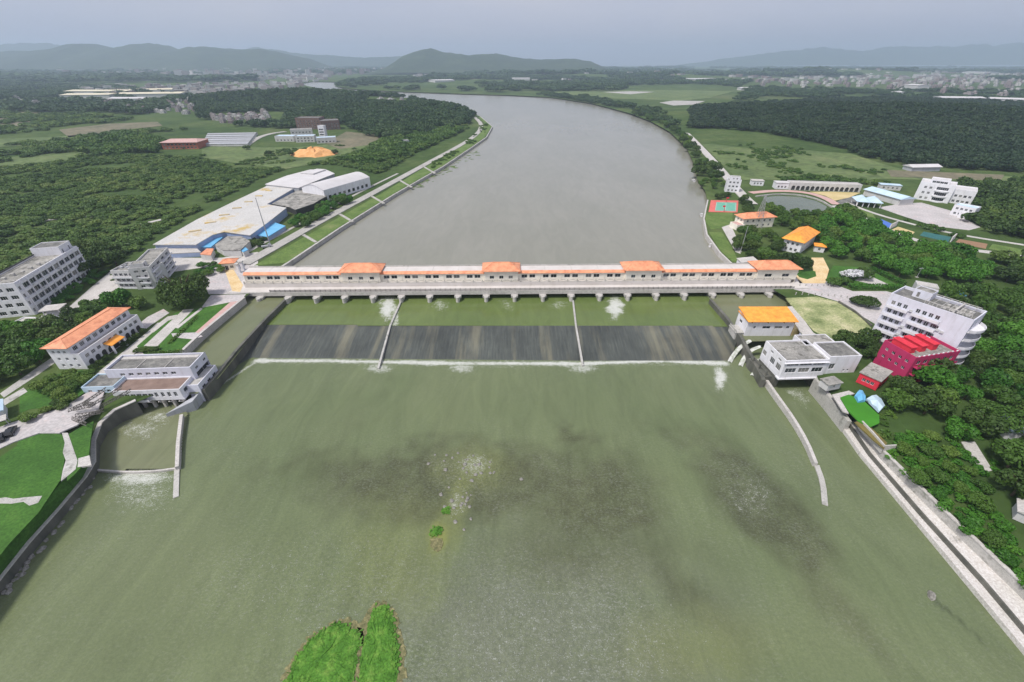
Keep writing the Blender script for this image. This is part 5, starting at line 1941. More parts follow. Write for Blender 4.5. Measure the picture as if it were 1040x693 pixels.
b.build('post', M['white'], t)
hip(t, 0, 0, L * .5, 12.4, 3.4, 3.0, M['cyansheet'] if False else M['paleblue'], .4)
hip(t, L * .5 + .9, 0, L, 12.4, 3.41, 2.6, M['paleblue'], .4)
t, L = site('hut', 'small pale green roofed hut behind the market hall', 'hut', (893, 192.5), (914, 194))
block(t, 0, 0, L, 6, 0, 3.6, M['palewall'], M['paleblue'], {0: row(4, L, 1.3, 1, 1.4)}, 0)
t, L = site('office_building', 'white four storey office with curved dark window bands beside the right hand wood', 'building', (927, 202), (962, 207))
W = 15
ops = [(1.5 + a, 1.5 + a + 1.6, z + 1, z + 2.6) for z in (0, 3.6, 7.2) for a in (1.5, 4.5)]
ops += [(10, L - 3, z + .8, z + 2.8) for z in (.2, 3.8, 7.4)]
block(t, 0, 0, L, W, 0, 11.5, M['white'], M['whiteroof'], {0: ops, 3: grid(3, 3.6, 3, W, 1.8, 1.6, 1)}, .9, .3, 6)
b = MB()
for z in (.1, 3.7, 7.3):
    pts = [(9.0, -.003)] + [(9 + (L - 11) * i / 8, -.003 - 2.2 * sin(pi * i / 8)) for i in range(9)] + [(L - 2, -.003)]
    b.prism(pts, z - .05, z + .75)
b.build('curved_balcony', M['white'], t)
block(t, 5, 3, L - 4, W - 2, 11.503, 14, M['white'], M['whiteroof'], {0: row(4, L - 9, 2, 12, 1.4)}, .4, .25, wname='penthouse_wall', rname='penthouse_roof')
block(t, L + .003, 4, L + 12, W + 5, 0, 9, M['white'], M['whiteroof'], {0: grid(2, 3.6, 4, 12, 1.6, 1.6)}, .6, .25, wname='wing_wall', rname='wing_roof')
t, L = site('office_annex', 'small white two storey annex with terrace below the curved office', 'building', (964, 218), (986, 222.5))
block(t, 0, 0, L, 8, 0, 6.2, M['white'], M['paleblue'], {0: grid(2, 3.1, 4, L, 1.4, 1.3), 3: grid(2, 3.1, 2, 8, 1.3, 1.3)}, .5)
block(t, L - 6, -4, L, -.003, 0, 2.6, M['white'], M['palecon'], {0: row(2, 6, 1.2, .8, 1.2)}, .5, wname='terrace_wall', rname='terrace_roof')
t, L = site('long_shed', 'single pale roofed long shed at the foot of the dark wooded hill', 'shed', (925, 174.5), (954, 174))
b = MB(); b.box(0, 0, 0, L, 10, 3.6); b.build('wall', M['greywall'], t)
hip(t, 0, 0, L, 10, 3.65, 1.8, M['whiteroof'], .8, None, 'roof', None, True)

# orange roofed villas
t, L = site('villa', 'pale house with orange roof among trees near the sports court', 'house', (753, 232.5), (784, 230.5))
block(t, 0, 0, L, 8, 0, 5.8, M['cream'], M['palecon'], {0: grid(2, 2.9, 5, L, 1.3, 1.3), 3: grid(2, 2.9, 2, 8, 1.2, 1.3)}, 0)
hip(t, 0, 0, L, 8, 6.1, 2.4, M['orange'], .9)
block(t, -5, -2, -.003, 5, 0, 2.8, M['cream'], M['pinkpave'], {0: row(2, 5, 1.2, .9, 1.2)}, .3, wname='porch_wall', rname='porch_roof')
t, L = site('villa', 'pale villa with bright amber hipped roof standing in the trees', 'house', (793, 254), (811, 258.5))
W = (P(826, 248) - P(811, 258.5)).length
block(t, 0, 0, L, W, 0, 6.2, M['white'], M['palecon'], {0: grid(2, 3, 3, L, 1.2, 1.5), 1: grid(2, 3, 3, W, 1.2, 1.5), 3: grid(2, 3, 2, W, 1.2, 1.5)}, 0)
hip(t, 0, 0, L, W, 6.5, 3.6, M['amber'], 1.2)
t, L = site('garden_house', 'tiny amber roofed annex right of the amber villa', 'hut', (826, 255.5), (836, 257))
block(t, 0, 0, L, 4, 0, 2.8, M['white'], M['palecon'], {0: row(1, L, 1.2, .9, 1.2)}, 0)
hip(t, 0, 0, L, 4, 3.1, 1.1, M['amber'], .6)
t, L = site('shelter', 'small white slope roofed shelter behind the right end pavilion', 'shelter', (752, 272), (767, 272))
b = MB()
b.prism([(0, 0), (L, 0), (L, 5), (0, 5)], 0, [2.6, 3.4, 3.4, 2.6])
b.build('wall', M['white'], t)
b = MB()
b.prism([(-.4, -.4), (L + .4, -.4), (L + .4, 5.4), (-.4, 5.4)], [2.62, 3.5, 3.5, 2.62], [2.85, 3.73, 3.73, 2.85])
b.build('roof', M['palecon'], t)
t, L = site('hut', 'pale low hut behind the grey apartment slab', 'hut', (928, 296), (950, 300))
block(t, 0, 0, L, 5, 0, 3.0, M['palewall'], M['palecon'], {0: row(3, L, 1.2, .9, 1.2)}, .3)
t, L = site('hut', 'small white hut with blue box roof in the trees behind the grey slab', 'hut', (962, 305), (976, 307))
block(t, 0, 0, L, 4, 0, 3.0, M['white'], M['bluesheet'], {0: row(2, L, 1.2, .9, 1.2)}, 0)

# lattice tower by the orange house
base = (768, 231)
h = HG(base, (770, 198))
t = thing('lattice_tower', 'slim grey lattice tower beside the orange roofed house', 'tower', P(*base))
b = MB()
for sx, sy in ((-1, -1), (1, -1), (1, 1), (-1, 1)):
    b.bar((sx * 2.2, sy * 2.2, 0), (sx * .25, sy * .25, h), .18)
for k in range(8):
    z0, z1 = h * k / 8, h * (k + 1) / 8
    r0, r1 = 2.2 - 1.95 * k / 8, 2.2 - 1.95 * (k + 1) / 8
    for (ax, ay), (cx, cy) in (((-1, -1), (1, -1)), ((1, -1), (1, 1)), ((1, 1), (-1, 1)), ((-1, 1), (-1, -1))):
        b.bar((ax * r0, ay * r0, z0), (cx * r1, cy * r1, z1), .09)
        b.bar((ax * r1, ay * r1, z1), (cx * r1, cy * r1, z1), .09)
b.build('lattice', M['galv'], t)

# bollards along the bridge approach
bm = MB()
bm.tube((0, 0, 0), (0, 0, 1.0), .22, .17, 8); bm.tube((0, 0, 1.0), (0, 0, 1.25), .26, .1, 8)
bme = bm.mesh('bollard', M['concrete'])
for k, px in enumerate([(808 + 6.5 * i, 299.5 + (.05 * i * i)) for i in range(10)] + [(812 + 6 * i, 290.5 + .1 * i) for i in range(7)]):
    o_ = link('bollard', bme)
    o_.location = P(*px)
    tag(o_, 'small stone bollard in the rows lining the bridge approach road on the right', 'bollard', 'bollards of the right approach road')
wall_line('fence_wall', 'dark blue edging wall at the bottom corner of the dry grass lot', [(856, 347), (872, 343.5), (888, 335)], .5, GZ + 1.2, GZ - .5, M['bluewall'])
wall_line('lot_wall', 'low dark wall along the road side of the dry grass lot', [(852, 305.5), (868, 315), (886, 330)], .4, GZ + .8, GZ - .5, M['darkcon'])

# boats and bits on the upper right shore
def boat(label, px, rz, sc=1.0):
    t = thing('moored_boat', label, 'boat', P(px[0], px[1], UPZ), rz)
    secs_ = [(-2.6, .75), (-1.2, .95), (.6, .9), (2.0, .55), (3.0, .04)]
    b = MB()
    rings = [[(x * sc, -w_ * sc, .75), (x * sc, -w_ * .6 * sc, -.1), (x * sc, w_ * .6 * sc, -.1), (x * sc, w_ * sc, .75)] for x, w_ in secs_]
    for a, c in zip(rings, rings[1:]):
        for i in range(3):
            b.face([a[i], a[i + 1], c[i + 1], c[i]])
    b.face(rings[0])
    b.build('hull', M['white'], t)
    b = MB()
    for a, c in zip(rings, rings[1:]):
        b.face([(a[0][0], a[0][1] * .9, .45), (a[3][0], a[3][1] * .9, .45), (c[3][0], c[3][1] * .9, .45), (c[0][0], c[0][1] * .9, .45)])
    b.build('floor', M['concrete'], t)
    b = MB(); b.box(-1.8 * sc, -.6 * sc, .46, -.2 * sc, .6 * sc, 1.7); b.build('cabin', M['palewall'], t)


boat('small white boat moored by the sports court quay', (712, 219), 1.3, 1.1)
boat('small white boat moored at the bend of the lawn quay', (721.5, 250), 1.0, .9)
boat('small white boat moored upstream below the levee house', (704, 184), 1.6, 1.2)

# lone pale rock in the river and rocks on the little shoal
def rock(label, px, r, z=0.0, mat='rock', group=None, seed=1):
    rs = random.Random(seed)
    bmx = bmesh.new()
    bmesh.ops.create_icosphere(bmx, subdivisions=2, radius=r)
    for v in bmx.verts:
        v.co *= 1 + rs.uniform(-.22, .22)
        v.co.z *= .7
    me = bpy.data.meshes.new('boulder')
    bmx.to_mesh(me); bmx.free()
    me.materials.append(M[mat])
    o_ = link('boulder', me)
    p = P(px[0], px[1], z)
    o_.location = (p.x, p.y, z + r * .2)
    return tag(o_, label, 'rock', group)


o_ = rock('lone pale upright rock in the river near the right embankment', (945, 605), .72, 0, 'rock', None, 4)
o_.scale = (.8, 1.5, 1.6); o_.rotation_euler = (0.2, .3, -.5)
for k in range(46):
    px = (random.gauss(480, 16), random.gauss(474, 8)) if k < 26 else (random.gauss(466, 9), random.gauss(512, 14))
    rock('small grey stone breaking the surface of the central shoal', px, random.uniform(.25, .55), -.05, 'rock', 'stones on the central shoal', k)
for k in range(40):
    f = k / 40
    px = (3 + 92 * f + random.uniform(-1, 4), 600 - 116 * f + random.uniform(0, 5))
    if k % 3 != 2 or f < .3:
        rock('rough stone at the foot of the dark river wall at lower left', px, random.uniform(.35, .7), -.1, 'rock', 'stones under the lower left river wall', 100 + k)


# grassy islets
def islet(name, label, px, z, mat, h):
    w = smooth(pxs(px + [px[0]], 0), 3 if 'mud' in name else 2)[:-1]
    c = sum(w, Vector()) / len(w)
    m = MB()
    jt = .55 if 'mud' in name else .25
    rings = [(1.06, -.4), (1.0, .1), (.86, h * .7), (.6, h), (.25, h * 1.15)]
    k = len(w)
    rs = random.Random(len(px))
    R = []
    for s, zz in rings:
        R.append([Vector((c.x + (v.x - c.x) * s + rs.uniform(-jt, jt), c.y + (v.y - c.y) * s + rs.uniform(-jt, jt), zz + (rs.uniform(-.12, .2) if zz > .2 else 0))) for v in w])
    for a, d in zip(R, R[1:]):
        for i in range(k):
            j = (i + 1) % k
            m.face([a[i], a[j], d[j], d[i]])
    m.face(R[-1])
    o_ = m.build(name, mat)
    if h > .3:
        wp = [(v.x, v.y) for v in w]
        xs, ys = [q[0] for q in wp], [q[1] for q in wp]
        n = int(max(60, (max(xs) - min(xs)) * (max(ys) - min(ys)) * 6))
        g = MB()
        for _ in range(n):
            x, y = rs.uniform(min(xs), max(xs)), rs.uniform(min(ys), max(ys))
            dmin = min(hypot(x - q[0], y - q[1]) for q in wp)
            if not inpoly(x, y, wp) and dmin > .5:
                continue
            zz = min(h, .15 + dmin * .35)
            a, l = rs.uniform(0, 6.28), rs.uniform(.15, .4)
            dx, dy = cos(a) * l, sin(a) * l
            tx, ty = rs.uniform(-.25, .25), rs.uniform(-.25, .25)
            tx, ty = tx - dy * .9, ty + dx * .9
            g.face([(x - dx, y - dy, zz - .02), (x + dx, y + dy, zz - .02), (x + dx * .5 + tx, y + dy * .5 + ty, zz + rs.uniform(.02, .12)), (x - dx * .5 + tx, y - dy * .5 + ty, zz + rs.uniform(.02, .12))])
        gb = g.build('grass_blades', M['islet'], o_)
        gb['kind'] = 'stuff'
    return tag(o_, label, 'islet')


M['mud'] = nmat('yellow_green_mud', [(.3, (.085, .095, .04)), (.52, (.16, .15, .07)), (.72, (.3, .27, .13))], 1.2, fine=(5, .5))
M['islet'] = nmat('islet_grass', [(.3, (.045, .13, .014)), (.52, (.075, .19, .022)), (.72, (.15, .26, .045))], .5, fine=(3, .5), dirt=(.5, .63, (.16, .17, .06), .7), bmp=.25)
islet('mud_flat', 'wet yellow green mud fringe around the grassy islets at the bottom edge', [(280, 706), (288, 686), (297, 667), (316, 645), (335, 633), (351, 628), (362, 634), (371, 634), (377, 616), (386, 611), (396, 614), (403, 626), (408, 645), (412, 664), (412, 706)], 0, M['mud'], .1)
islet('grass_islet', 'bright green grassy islet at the bottom edge, broader left lobe', [(285, 706), (292, 690), (300, 670), (318, 648), (336, 636), (350, 631), (358, 640), (366, 641), (366, 655), (360, 684), (355, 706)], 0, M['islet'], .38)
islet('grass_islet', 'bright green grassy islet at the bottom edge, slender right lobe', [(362, 706), (366, 680), (370, 652), (374, 632), (381, 617), (392, 614), (397, 624), (402, 645), (406, 662), (402, 706)], 0, M['islet'], .38)
islet('grass_islet', 'tiny green tuft islet in the middle of the shoal', [(436, 544), (440, 538), (450, 534), (449, 540), (442, 546)], 0, M['islet'], .35)
islet('grass_islet', 'smallest dark green tuft nearest the shoal stones', [(449, 519), (453, 515), (457, 517), (455, 522), (450, 522)], 0, M['islet'], .35)
islet('sand_islet', 'small yellow sand spit below the green tuft on the shoal', [(437, 548), (447, 545), (452, 552), (446, 562), (438, 558)], 0, M['mud'], .12)
#PART4
# ------------------------------------------------------------------ trees one can tell apart
NT = [0]


def tree(x, y, r, hscale, kind, label, group, z=None, trunk=True, name='broadleaf_tree'):
    z = zg(x, y) if z is None else z
    if z is None:
        return
    NT[0] += 1
    t = thing(name, label, 'tree', (x, y, z), random.uniform(0, 6.28), group)
    s = r / 4.6
    c = link('crown', random.choice(CROWN[kind]), t)
    c.scale = (s * random.uniform(.88, 1.12), s * random.uniform(.88, 1.12), s * hscale)
    if trunk:
        k = link('trunk', random.choice(TRUNK), t)
        k.scale = (s, s, s * hscale)
    return t


def scatter(poly, n, dmin, seed, avoid=()):
    rs = random.Random(seed)
    xs, ys = [p[0] for p in poly], [p[1] for p in poly]
    out = []
    for _ in range(n * 60):
        x, y = rs.uniform(min(xs), max(xs)), rs.uniform(min(ys), max(ys))
        if not inpoly(x, y, poly) or any(inpoly(x, y, a) for a in avoid):
            continue
        if all((x - a) ** 2 + (y - b) ** 2 > dmin * dmin for a, b in out):
            out.append((x, y))
            if len(out) >= n:
                break
    return out


def pw(px):
    return [(v.x, v.y) for v in pxs(px)]


def grove(px, n, dmin, r0, r1, kind, label, group, seed, hs=(.85, 1.15), avoid=(), trunk=True):
    rs = random.Random(seed)
    for x, y in scatter(pw(px), n, dmin, seed, [pw(a) for a in avoid]):
        kd = kind if isinstance(kind, str) else rs.choice(kind)
        tree(x, y, rs.uniform(r0, r1), rs.uniform(*hs), kd, label, group, None, trunk)


apt_fp = [(878, 346), (955, 378), (985, 365), (975, 350), (905, 322), (885, 322)]
pink_fp = [(866, 372), (916, 392), (970, 368), (940, 350), (890, 355), (862, 385), (885, 400)]
clear1 = [(970, 446), (992, 444), (1012, 482), (998, 486), (980, 466)]
grove([(905, 392), (960, 374), (985, 362), (1010, 345), (1060, 345), (1100, 420), (1100, 560), (1040, 520), (1005, 480), (960, 440), (915, 425), (898, 412)], 92, 6.2, 3.2, 6.0, ('dark', 'dark', 'mid', 'mid', 'bright'),
      'broadleaf tree in the dense wood right of the magenta building', 'trees of the dark wood right of the magenta building', 1, avoid=[apt_fp, pink_fp, clear1])
grove([(1000, 345), (970, 330), (950, 305), (985, 300), (1075, 305), (1075, 345)], 34, 6.5, 3.6, 5.4, ('dark', 'mid'), 'broadleaf tree in the grove behind the grey apartment slab', 'trees behind the grey apartment slab', 2, avoid=[apt_fp])
grove([(852, 350), (872, 347), (884, 350), (884, 364), (866, 372), (850, 366)], 9, 4.5, 3.0, 4.2, 'dark', 'dark tree between the right powerhouse and the grey slab', 'trees between right powerhouse and grey slab', 3)
grove([(916, 440), (945, 440), (990, 486), (1030, 545), (1040, 585), (1000, 548), (960, 510), (925, 478)], 30, 4.0, 1.7, 3.0, ('bright', 'mid', 'mid'), 'young bright green tree on the slope above the right embankment road', 'young trees above the right embankment road', 4, (.6, .9))
grove([(826, 246), (836, 224), (856, 220), (884, 236), (920, 252), (975, 262), (1000, 278), (985, 292), (930, 284), (905, 280), (880, 266), (850, 266), (838, 262)], 66, 7.2, 4.2, 6.2, ('bright', 'bright', 'mid'), 'bright green park tree in the broad belt behind the hedge garden', 'trees of the bright park belt', 5)
grove([(776, 212), (800, 220), (830, 222), (832, 240), (806, 236), (784, 224)], 14, 7.0, 3.6, 5.2, 'mid', 'green tree between the pond and the amber villa', 'trees between pond and amber villa', 6)
grove([(738, 236), (756, 236), (792, 242), (790, 256), (806, 264), (800, 272), (772, 270), (752, 262)], 17, 6.0, 3.2, 5.0, ('dark', 'mid'), 'dark tree in the small wood behind the right end pavilion', 'trees behind the right end pavilion', 7)
grove([(722, 202), (734, 199), (755, 203), (764, 214), (754, 222), (750, 203), (724, 203)], 9, 5.5, 2.8, 4.0, 'dark', 'dark tree edging the sports court', 'trees edging the sports court', 8)
for k, (px, r, hs, kd, lab) in enumerate((
        ((192, 308), 11.5, 1.05, 'banyan', 'huge round dark banyan standing by the plaza left of the barrage'),
        ((126, 312), 6.2, 1.0, 'bright', 'bright green round tree in front of the pale terraced block'),
        ((112, 316), 4.6, .9, 'mid', 'mid green tree just left of the bright round tree'),
        ((142, 313), 4.4, .8, 'mid', 'mid green tree between the bright tree and the banyan'),
        ((1036, 284), 8.5, .85, 'dark', 'big dark round tree at the right edge past the park belt'),
        ((1022, 286), 6.0, .85, 'dark', 'dark round tree beside the big one at the right edge'),
        ((876, 283), 4.2, .8, 'dark', 'dark little tree under the white blossoming one'),
        ((814, 274), 4.4, 1.1, 'dark', 'dark feathery tree just in front of the amber villa'),
        ((806, 268), 3.6, 1.1, 'mid', 'green tree left of the feathery tree before the amber villa'),
        ((846, 290), 3.6, .7, 'mid', 'low round tree at the left corner of the hedge garden'),
        ((858, 289), 3.4, .7, 'mid', 'low round tree beside the pale path of the hedge garden'),
        ((872, 310), 3.6, .8, 'dark', 'dark bushy tree by the road left of the grey slab'),
        ((882, 312), 3.8, .8, 'dark', 'second dark bushy tree by the road touching the grey slab'),
        ((868, 308), 2.6, .7, 'dark', 'smallest dark bush by the road left of the grey slab'))):
    p = P(*px)
    tree(p.x, p.y, r, hs, kd, lab, None)
p = P(866, 284)
CROWN['white'] = [crown_mesh('crown', 91, 4.6, 4.5, 1.5, 12, 900, .5, LEAF['white'], .8, (.25, .4))]
tree(p.x, p.y, 5.0, .75, 'white', 'white blossoming tree in the hedged garden on the right', None)
p = P(857, 281)
tree(p.x, p.y, 3.0, .7, 'white', 'small white blossoming bush left of the white tree', None)
grove([(58, 336), (74, 326), (96, 312), (112, 312), (104, 322), (84, 334), (66, 344)], 14, 4.6, 3.0, 4.2, ('mid', 'dark'), 'green tree in the row behind the orange roofed hall', 'trees behind the orange roofed hall', 9)
grove([(-30, 345), (10, 338), (54, 338), (66, 352), (40, 374), (0, 396), (-40, 404)], 26, 5.6, 3.6, 5.0, ('mid', 'dark', 'bright'), 'rounded green tree in the grove at the left edge below the school block', 'trees of the left edge grove', 10)
grove([(62, 278), (84, 258), (108, 256), (122, 262), (120, 272), (104, 274), (84, 284)], 12, 6.5, 4.4, 6.0, 'dark', 'dark tree in the clump behind the far end of the school block', 'dark trees behind the school block', 11, (.95, 1.2))
grove([(48, 306), (96, 276), (108, 280), (62, 312)], 20, 3.4, 1.9, 2.7, 'bright', 'low bright bush in the hedge along the school block front', 'bushes of the hedge along the school block', 12, (.6, .8), (), False)
grove([(299, 230), (345, 202), (358, 205), (312, 231)], 20, 4.8, 3.2, 4.4, ('mid', 'bright'), 'green tree in the row between factory and levee road', 'trees between factory and levee road', 13, (.8, 1.0))
grove([(196, 282), (206, 270), (226, 268), (232, 274), (214, 282)], 9, 4.2, 2.2, 3.2, ('bright', 'mid'), 'light green bush in the triangle bed beside the left plaza', 'bushes of the plaza triangle bed', 14, (.6, .8))
grove([(28, 428), (52, 412), (70, 400), (84, 404), (64, 414), (40, 424)], 16, 2.8, 1.7, 2.6, ('mid', 'dark'), 'dark green shrub in the bed above the lower left yard', 'shrubs above the lower left yard', 15, (.6, .8))
grove([(40, 396), (70, 380), (98, 380), (96, 390), (66, 404)], 14, 3.2, 2.0, 3.0, 'mid', 'green shrub on the lawn before the orange roofed hall', 'shrubs before the orange roofed hall', 16, (.6, .85))
grove([(222, 260), (246, 256), (266, 250), (272, 244), (262, 244), (236, 254)], 7, 4.0, 2.2, 3.0, 'dark', 'dark bush around the yard between the blue canopies', 'bushes between the blue canopies', 17, (.6, .8))
for k, (px, n) in enumerate((((140, 356), 4),)):
    for i in range(4):
        p = P(141 + i * 6, 357.5 - i * .6)
        tree(p.x, p.y, 1.7, .6, 'dark', 'clipped dark bush in the row behind the left powerhouse roof', 'clipped bushes behind the left powerhouse', None, False)
# trees of the upper right shore
shore = [(640, 117), (660, 125), (676, 133), (690, 144), (699, 154), (704, 168), (708, 181), (718, 190), (734, 184), (722, 170), (706, 152), (690, 136), (668, 122), (650, 113)]
grove(shore, 62, 7.5, 5, 7.2, ('dark', 'dark', 'mid'), 'dark shore tree between river and levee road on the upper right bank', 'trees of the upper right shore', 18, (.8, 1.0))
grove([(706, 186), (716, 194), (736, 190), (732, 180)], 6, 6, 3, 4, 'mid', 'green tree left of the levee house', 'trees left of the levee house', 19)


# ------------------------------------------------------------------ clipped hedges
def hedge(label, a, c, w, h, kind='bright'):
    A_, C_ = P(*a), P(*c)
    d = C_ - A_
    L = d.length
    rs = np.random.RandomState(int(L * 10))
    n = int(L * (w + 2 * h) * 9)
    x = rs.uniform(0, L, n)
    sidek = rs.rand(n) * (w + 2 * h)
    y = np.where(sidek < w, sidek - w / 2, np.where(sidek < w + h, -w / 2, w / 2)) + rs.normal(scale=.1, size=n)
    z = np.where(sidek < w, h, (sidek - w) % h) + rs.normal(scale=.1, size=n)
    p = np.stack([x, y, z], -1)
    nr = rs.normal(size=(n, 3)); nr[:, 2] += .8
    nr /= np.linalg.norm(nr, axis=1)[:, None]
    t = np.cross(nr, rs.normal(size=(n, 3))); t /= np.linalg.norm(t, axis=1)[:, None]
    b_ = np.cross(nr, t)
    s = rs.uniform(.2, .42, (n, 1))
    V = np.stack([p - t * s, p - b_ * s * .7, p + t * s, p + b_ * s * .7], 1)
    o_ = link('hedge', np_mesh('hedge', V.reshape(-1, 3), np.arange(4 * n).reshape(-1, 4), [LEAF[kind]]))
    o_.location = A_
    o_.rotation_euler = (0, 0, atan2(d.y, d.x))
    return tag(o_, label, 'hedge')


hedge('clipped hedge along the near side of the garden by the approach road', (862, 293), (915, 293.5), 2.4, 1.8)
hedge('clipped hedge along the far right side of the garden', (884, 274), (918, 290), 2.2, 1.6)
hedge('low hedge strip on the left lawn nearest the canal', (150, 360), (186, 358), 1.2, .8, 'mid')
hedge('low hedge strip along the lawn path by the left canal', (172, 350), (201, 322), .9, .6, 'mid')

# fallen leaves, weeds and reeds as uncounted cover


def stuff(name, pts, kind, smin, smax, seed, hs=.7):
    """a wood or scrub that reads as one mass: many crowns instanced on points"""
    rs = np.random.RandomState(seed)
    P3, sc, rz, kid = [], [], [], []
    for x, y in pts:
        z = zg(x, y)
        if z is None:
            continue
        P3.append((x, y, z - .3))
        s = rs.uniform(smin, smax) / 4.6
        sc.append((s, s, s * hs * rs.uniform(.75, 1.25)))
        rz.append((0, 0, rs.uniform(0, 6.28)))
        kid.append(rs.randint(0, 4))
    n = len(P3)
    me = bpy.data.meshes.new(name)
    me.from_pydata(P3, [], [])
    a = me.attributes.new('scl', 'FLOAT_VECTOR', 'POINT'); a.data.foreach_set('vector', np.array(sc, dtype=np.float32).ravel())
    a = me.attributes.new('rot', 'FLOAT_VECTOR', 'POINT'); a.data.foreach_set('vector', np.array(rz, dtype=np.float32).ravel())
    a = me.attributes.new('kid', 'INT', 'POINT'); a.data.foreach_set('value', np.array(kid, dtype=np.int32))
    o_ = link(name, me)
    ng = bpy.data.node_groups.new(name, 'GeometryNodeTree')
    ng.interface.new_socket('Geometry', in_out='INPUT', socket_type='NodeSocketGeometry')
    ng.interface.new_socket('Geometry', in_out='OUTPUT', socket_type='NodeSocketGeometry')
    gi, go = ng.nodes.new('NodeGroupInput'), ng.nodes.new('NodeGroupOutput')
    jn = ng.nodes.new('GeometryNodeJoinGeometry')

    def named(nm, ty):
        q = ng.nodes.new('GeometryNodeInputNamedAttribute')
        q.data_type = ty
        q.inputs['Name'].default_value = nm
        return q.outputs['Attribute']
    for i, pm in enumerate(FARCROWN[kind]):
        po = bpy.data.objects.get('crown_source_%s_%d' % (kind, i)) or bpy.data.objects.new('crown_source_%s_%d' % (kind, i), pm)
        oi = ng.nodes.new('GeometryNodeObjectInfo')
        oi.inputs['Object'].default_value = po
        oi.inputs['As Instance'].default_value = True
        cmp_ = ng.nodes.new('FunctionNodeCompare')
        cmp_.data_type = 'INT'
        cmp_.operation = 'EQUAL'
        ng.links.new(named('kid', 'INT'), [s for s in cmp_.inputs if s.type == 'INT'][0])
        [s for s in cmp_.inputs if s.type == 'INT'][1].default_value = i
        ip = ng.nodes.new('GeometryNodeInstanceOnPoints')
        ng.links.new(gi.outputs[0], ip.inputs['Points'])
        ng.links.new(cmp_.outputs[0], ip.inputs['Selection'])
        ng.links.new(oi.outputs['Geometry'], ip.inputs['Instance'])
        ng.links.new(named('rot', 'FLOAT_VECTOR'), ip.inputs['Rotation'])
        ng.links.new(named('scl', 'FLOAT_VECTOR'), ip.inputs['Scale'])
        ng.links.new(ip.outputs[0], jn.inputs[0])
    ng.links.new(jn.outputs[0], go.inputs[0])
    md = o_.modifiers.new('scatter', 'NODES')
    md.node_group = ng
    o_['kind'] = 'stuff'
    return o_


def jgrid(poly, step, seed, thr=None, nscale=60, avoid=()):
    rs = np.random.RandomState(seed)
    xs, ys = [p[0] for p in poly], [p[1] for p in poly]
    X, Y = np.meshgrid(np.arange(min(xs), max(xs), step), np.arange(min(ys), max(ys), step))
    x = X.ravel() + rs.uniform(-.45, .45, X.size) * step
    y = Y.ravel() + rs.uniform(-.45, .45, X.size) * step
    if thr is not None:
        k = fbm(x, y, nscale, seed) > thr
        x, y = x[k], y[k]
    return [(a, b) for a, b in zip(x, y) if inpoly(a, b, poly) and not any(inpoly(a, b, q) for q in avoid) and inpoly(a, b, ring2)]


fact_fp = pw([(150, 262), (180, 272), (262, 256), (390, 195), (385, 180), (340, 168), (300, 168), (262, 183), (155, 240), (140, 256)])
school_fp = pw([(-40, 330), (36, 326), (104, 274), (96, 262), (76, 262), (20, 285), (-40, 300)])
track1 = pw([(124, 236), (150, 229), (170, 224), (168, 220), (146, 224), (122, 231)])
scrub = pw([(-220, 300), (-40, 292), (20, 283), (76, 262), (92, 272), (118, 276), (152, 248), (200, 220), (270, 185), (300, 168), (345, 168), (385, 178), (430, 152), (478, 130), (470, 126), (420, 138), (380, 150), (300, 172), (240, 172), (200, 160), (120, 158), (0, 172), (-220, 190)])
stuff('scrub', jgrid(scrub, 4.6, 3, .34, 34, [fact_fp, school_fp, track1]), 'scrub', 2.0, 4.2, 5, .62)
scrub2 = pw([(-150, 190), (0, 172), (120, 158), (200, 160), (200, 136), (150, 120), (0, 112), (-150, 112)])
stuff('scrub', jgrid(scrub2, 9, 4, .52, 90), 'scrub', 4.0, 7.5, 6, .6)
stuff('wood', jgrid(pw([(60, 150), (100, 160), (160, 156), (166, 146), (140, 139), (100, 143)]), 9, 5, .3, 60), 'mid', 6, 9, 7, .8)
# the wooded hill left of the river
hillL = pw([(205, 121), (235, 128), (290, 132), (350, 127), (385, 143), (420, 140), (474, 128), (484, 119), (462, 110), (430, 105), (396, 100.5), (345, 96), (310, 93), (255, 94), (215, 101), (196, 106)])
vil = pw([(212, 116), (290, 116), (290, 128), (212, 128)])
vil2 = pw([(372, 103), (415, 103), (415, 109), (372, 109)])
stuff('wood', jgrid(hillL, 12, 8, .2, 90, [vil, vil2]), 'far', 6.5, 10.5, 8, .85)
stuff('wood', jgrid(pw([(380, 168), (436, 150), (474, 130), (420, 136), (385, 146), (372, 156), (350, 166)]), 7, 9, .25, 50), 'mid', 4.5, 7.5, 9, .7)
# the dark wooded hill on the right
hillR = pw([(700, 132), (745, 134), (800, 141), (860, 153), (900, 166), (960, 172), (1045, 176), (1150, 186), (1200, 120), (1100, 104), (1000, 104), (900, 100), (800, 104), (740, 108), (700, 118)])
stuff('wood', jgrid(hillR, 9, 10, .14, 80), 'hill', 5, 8.5, 10, .8)
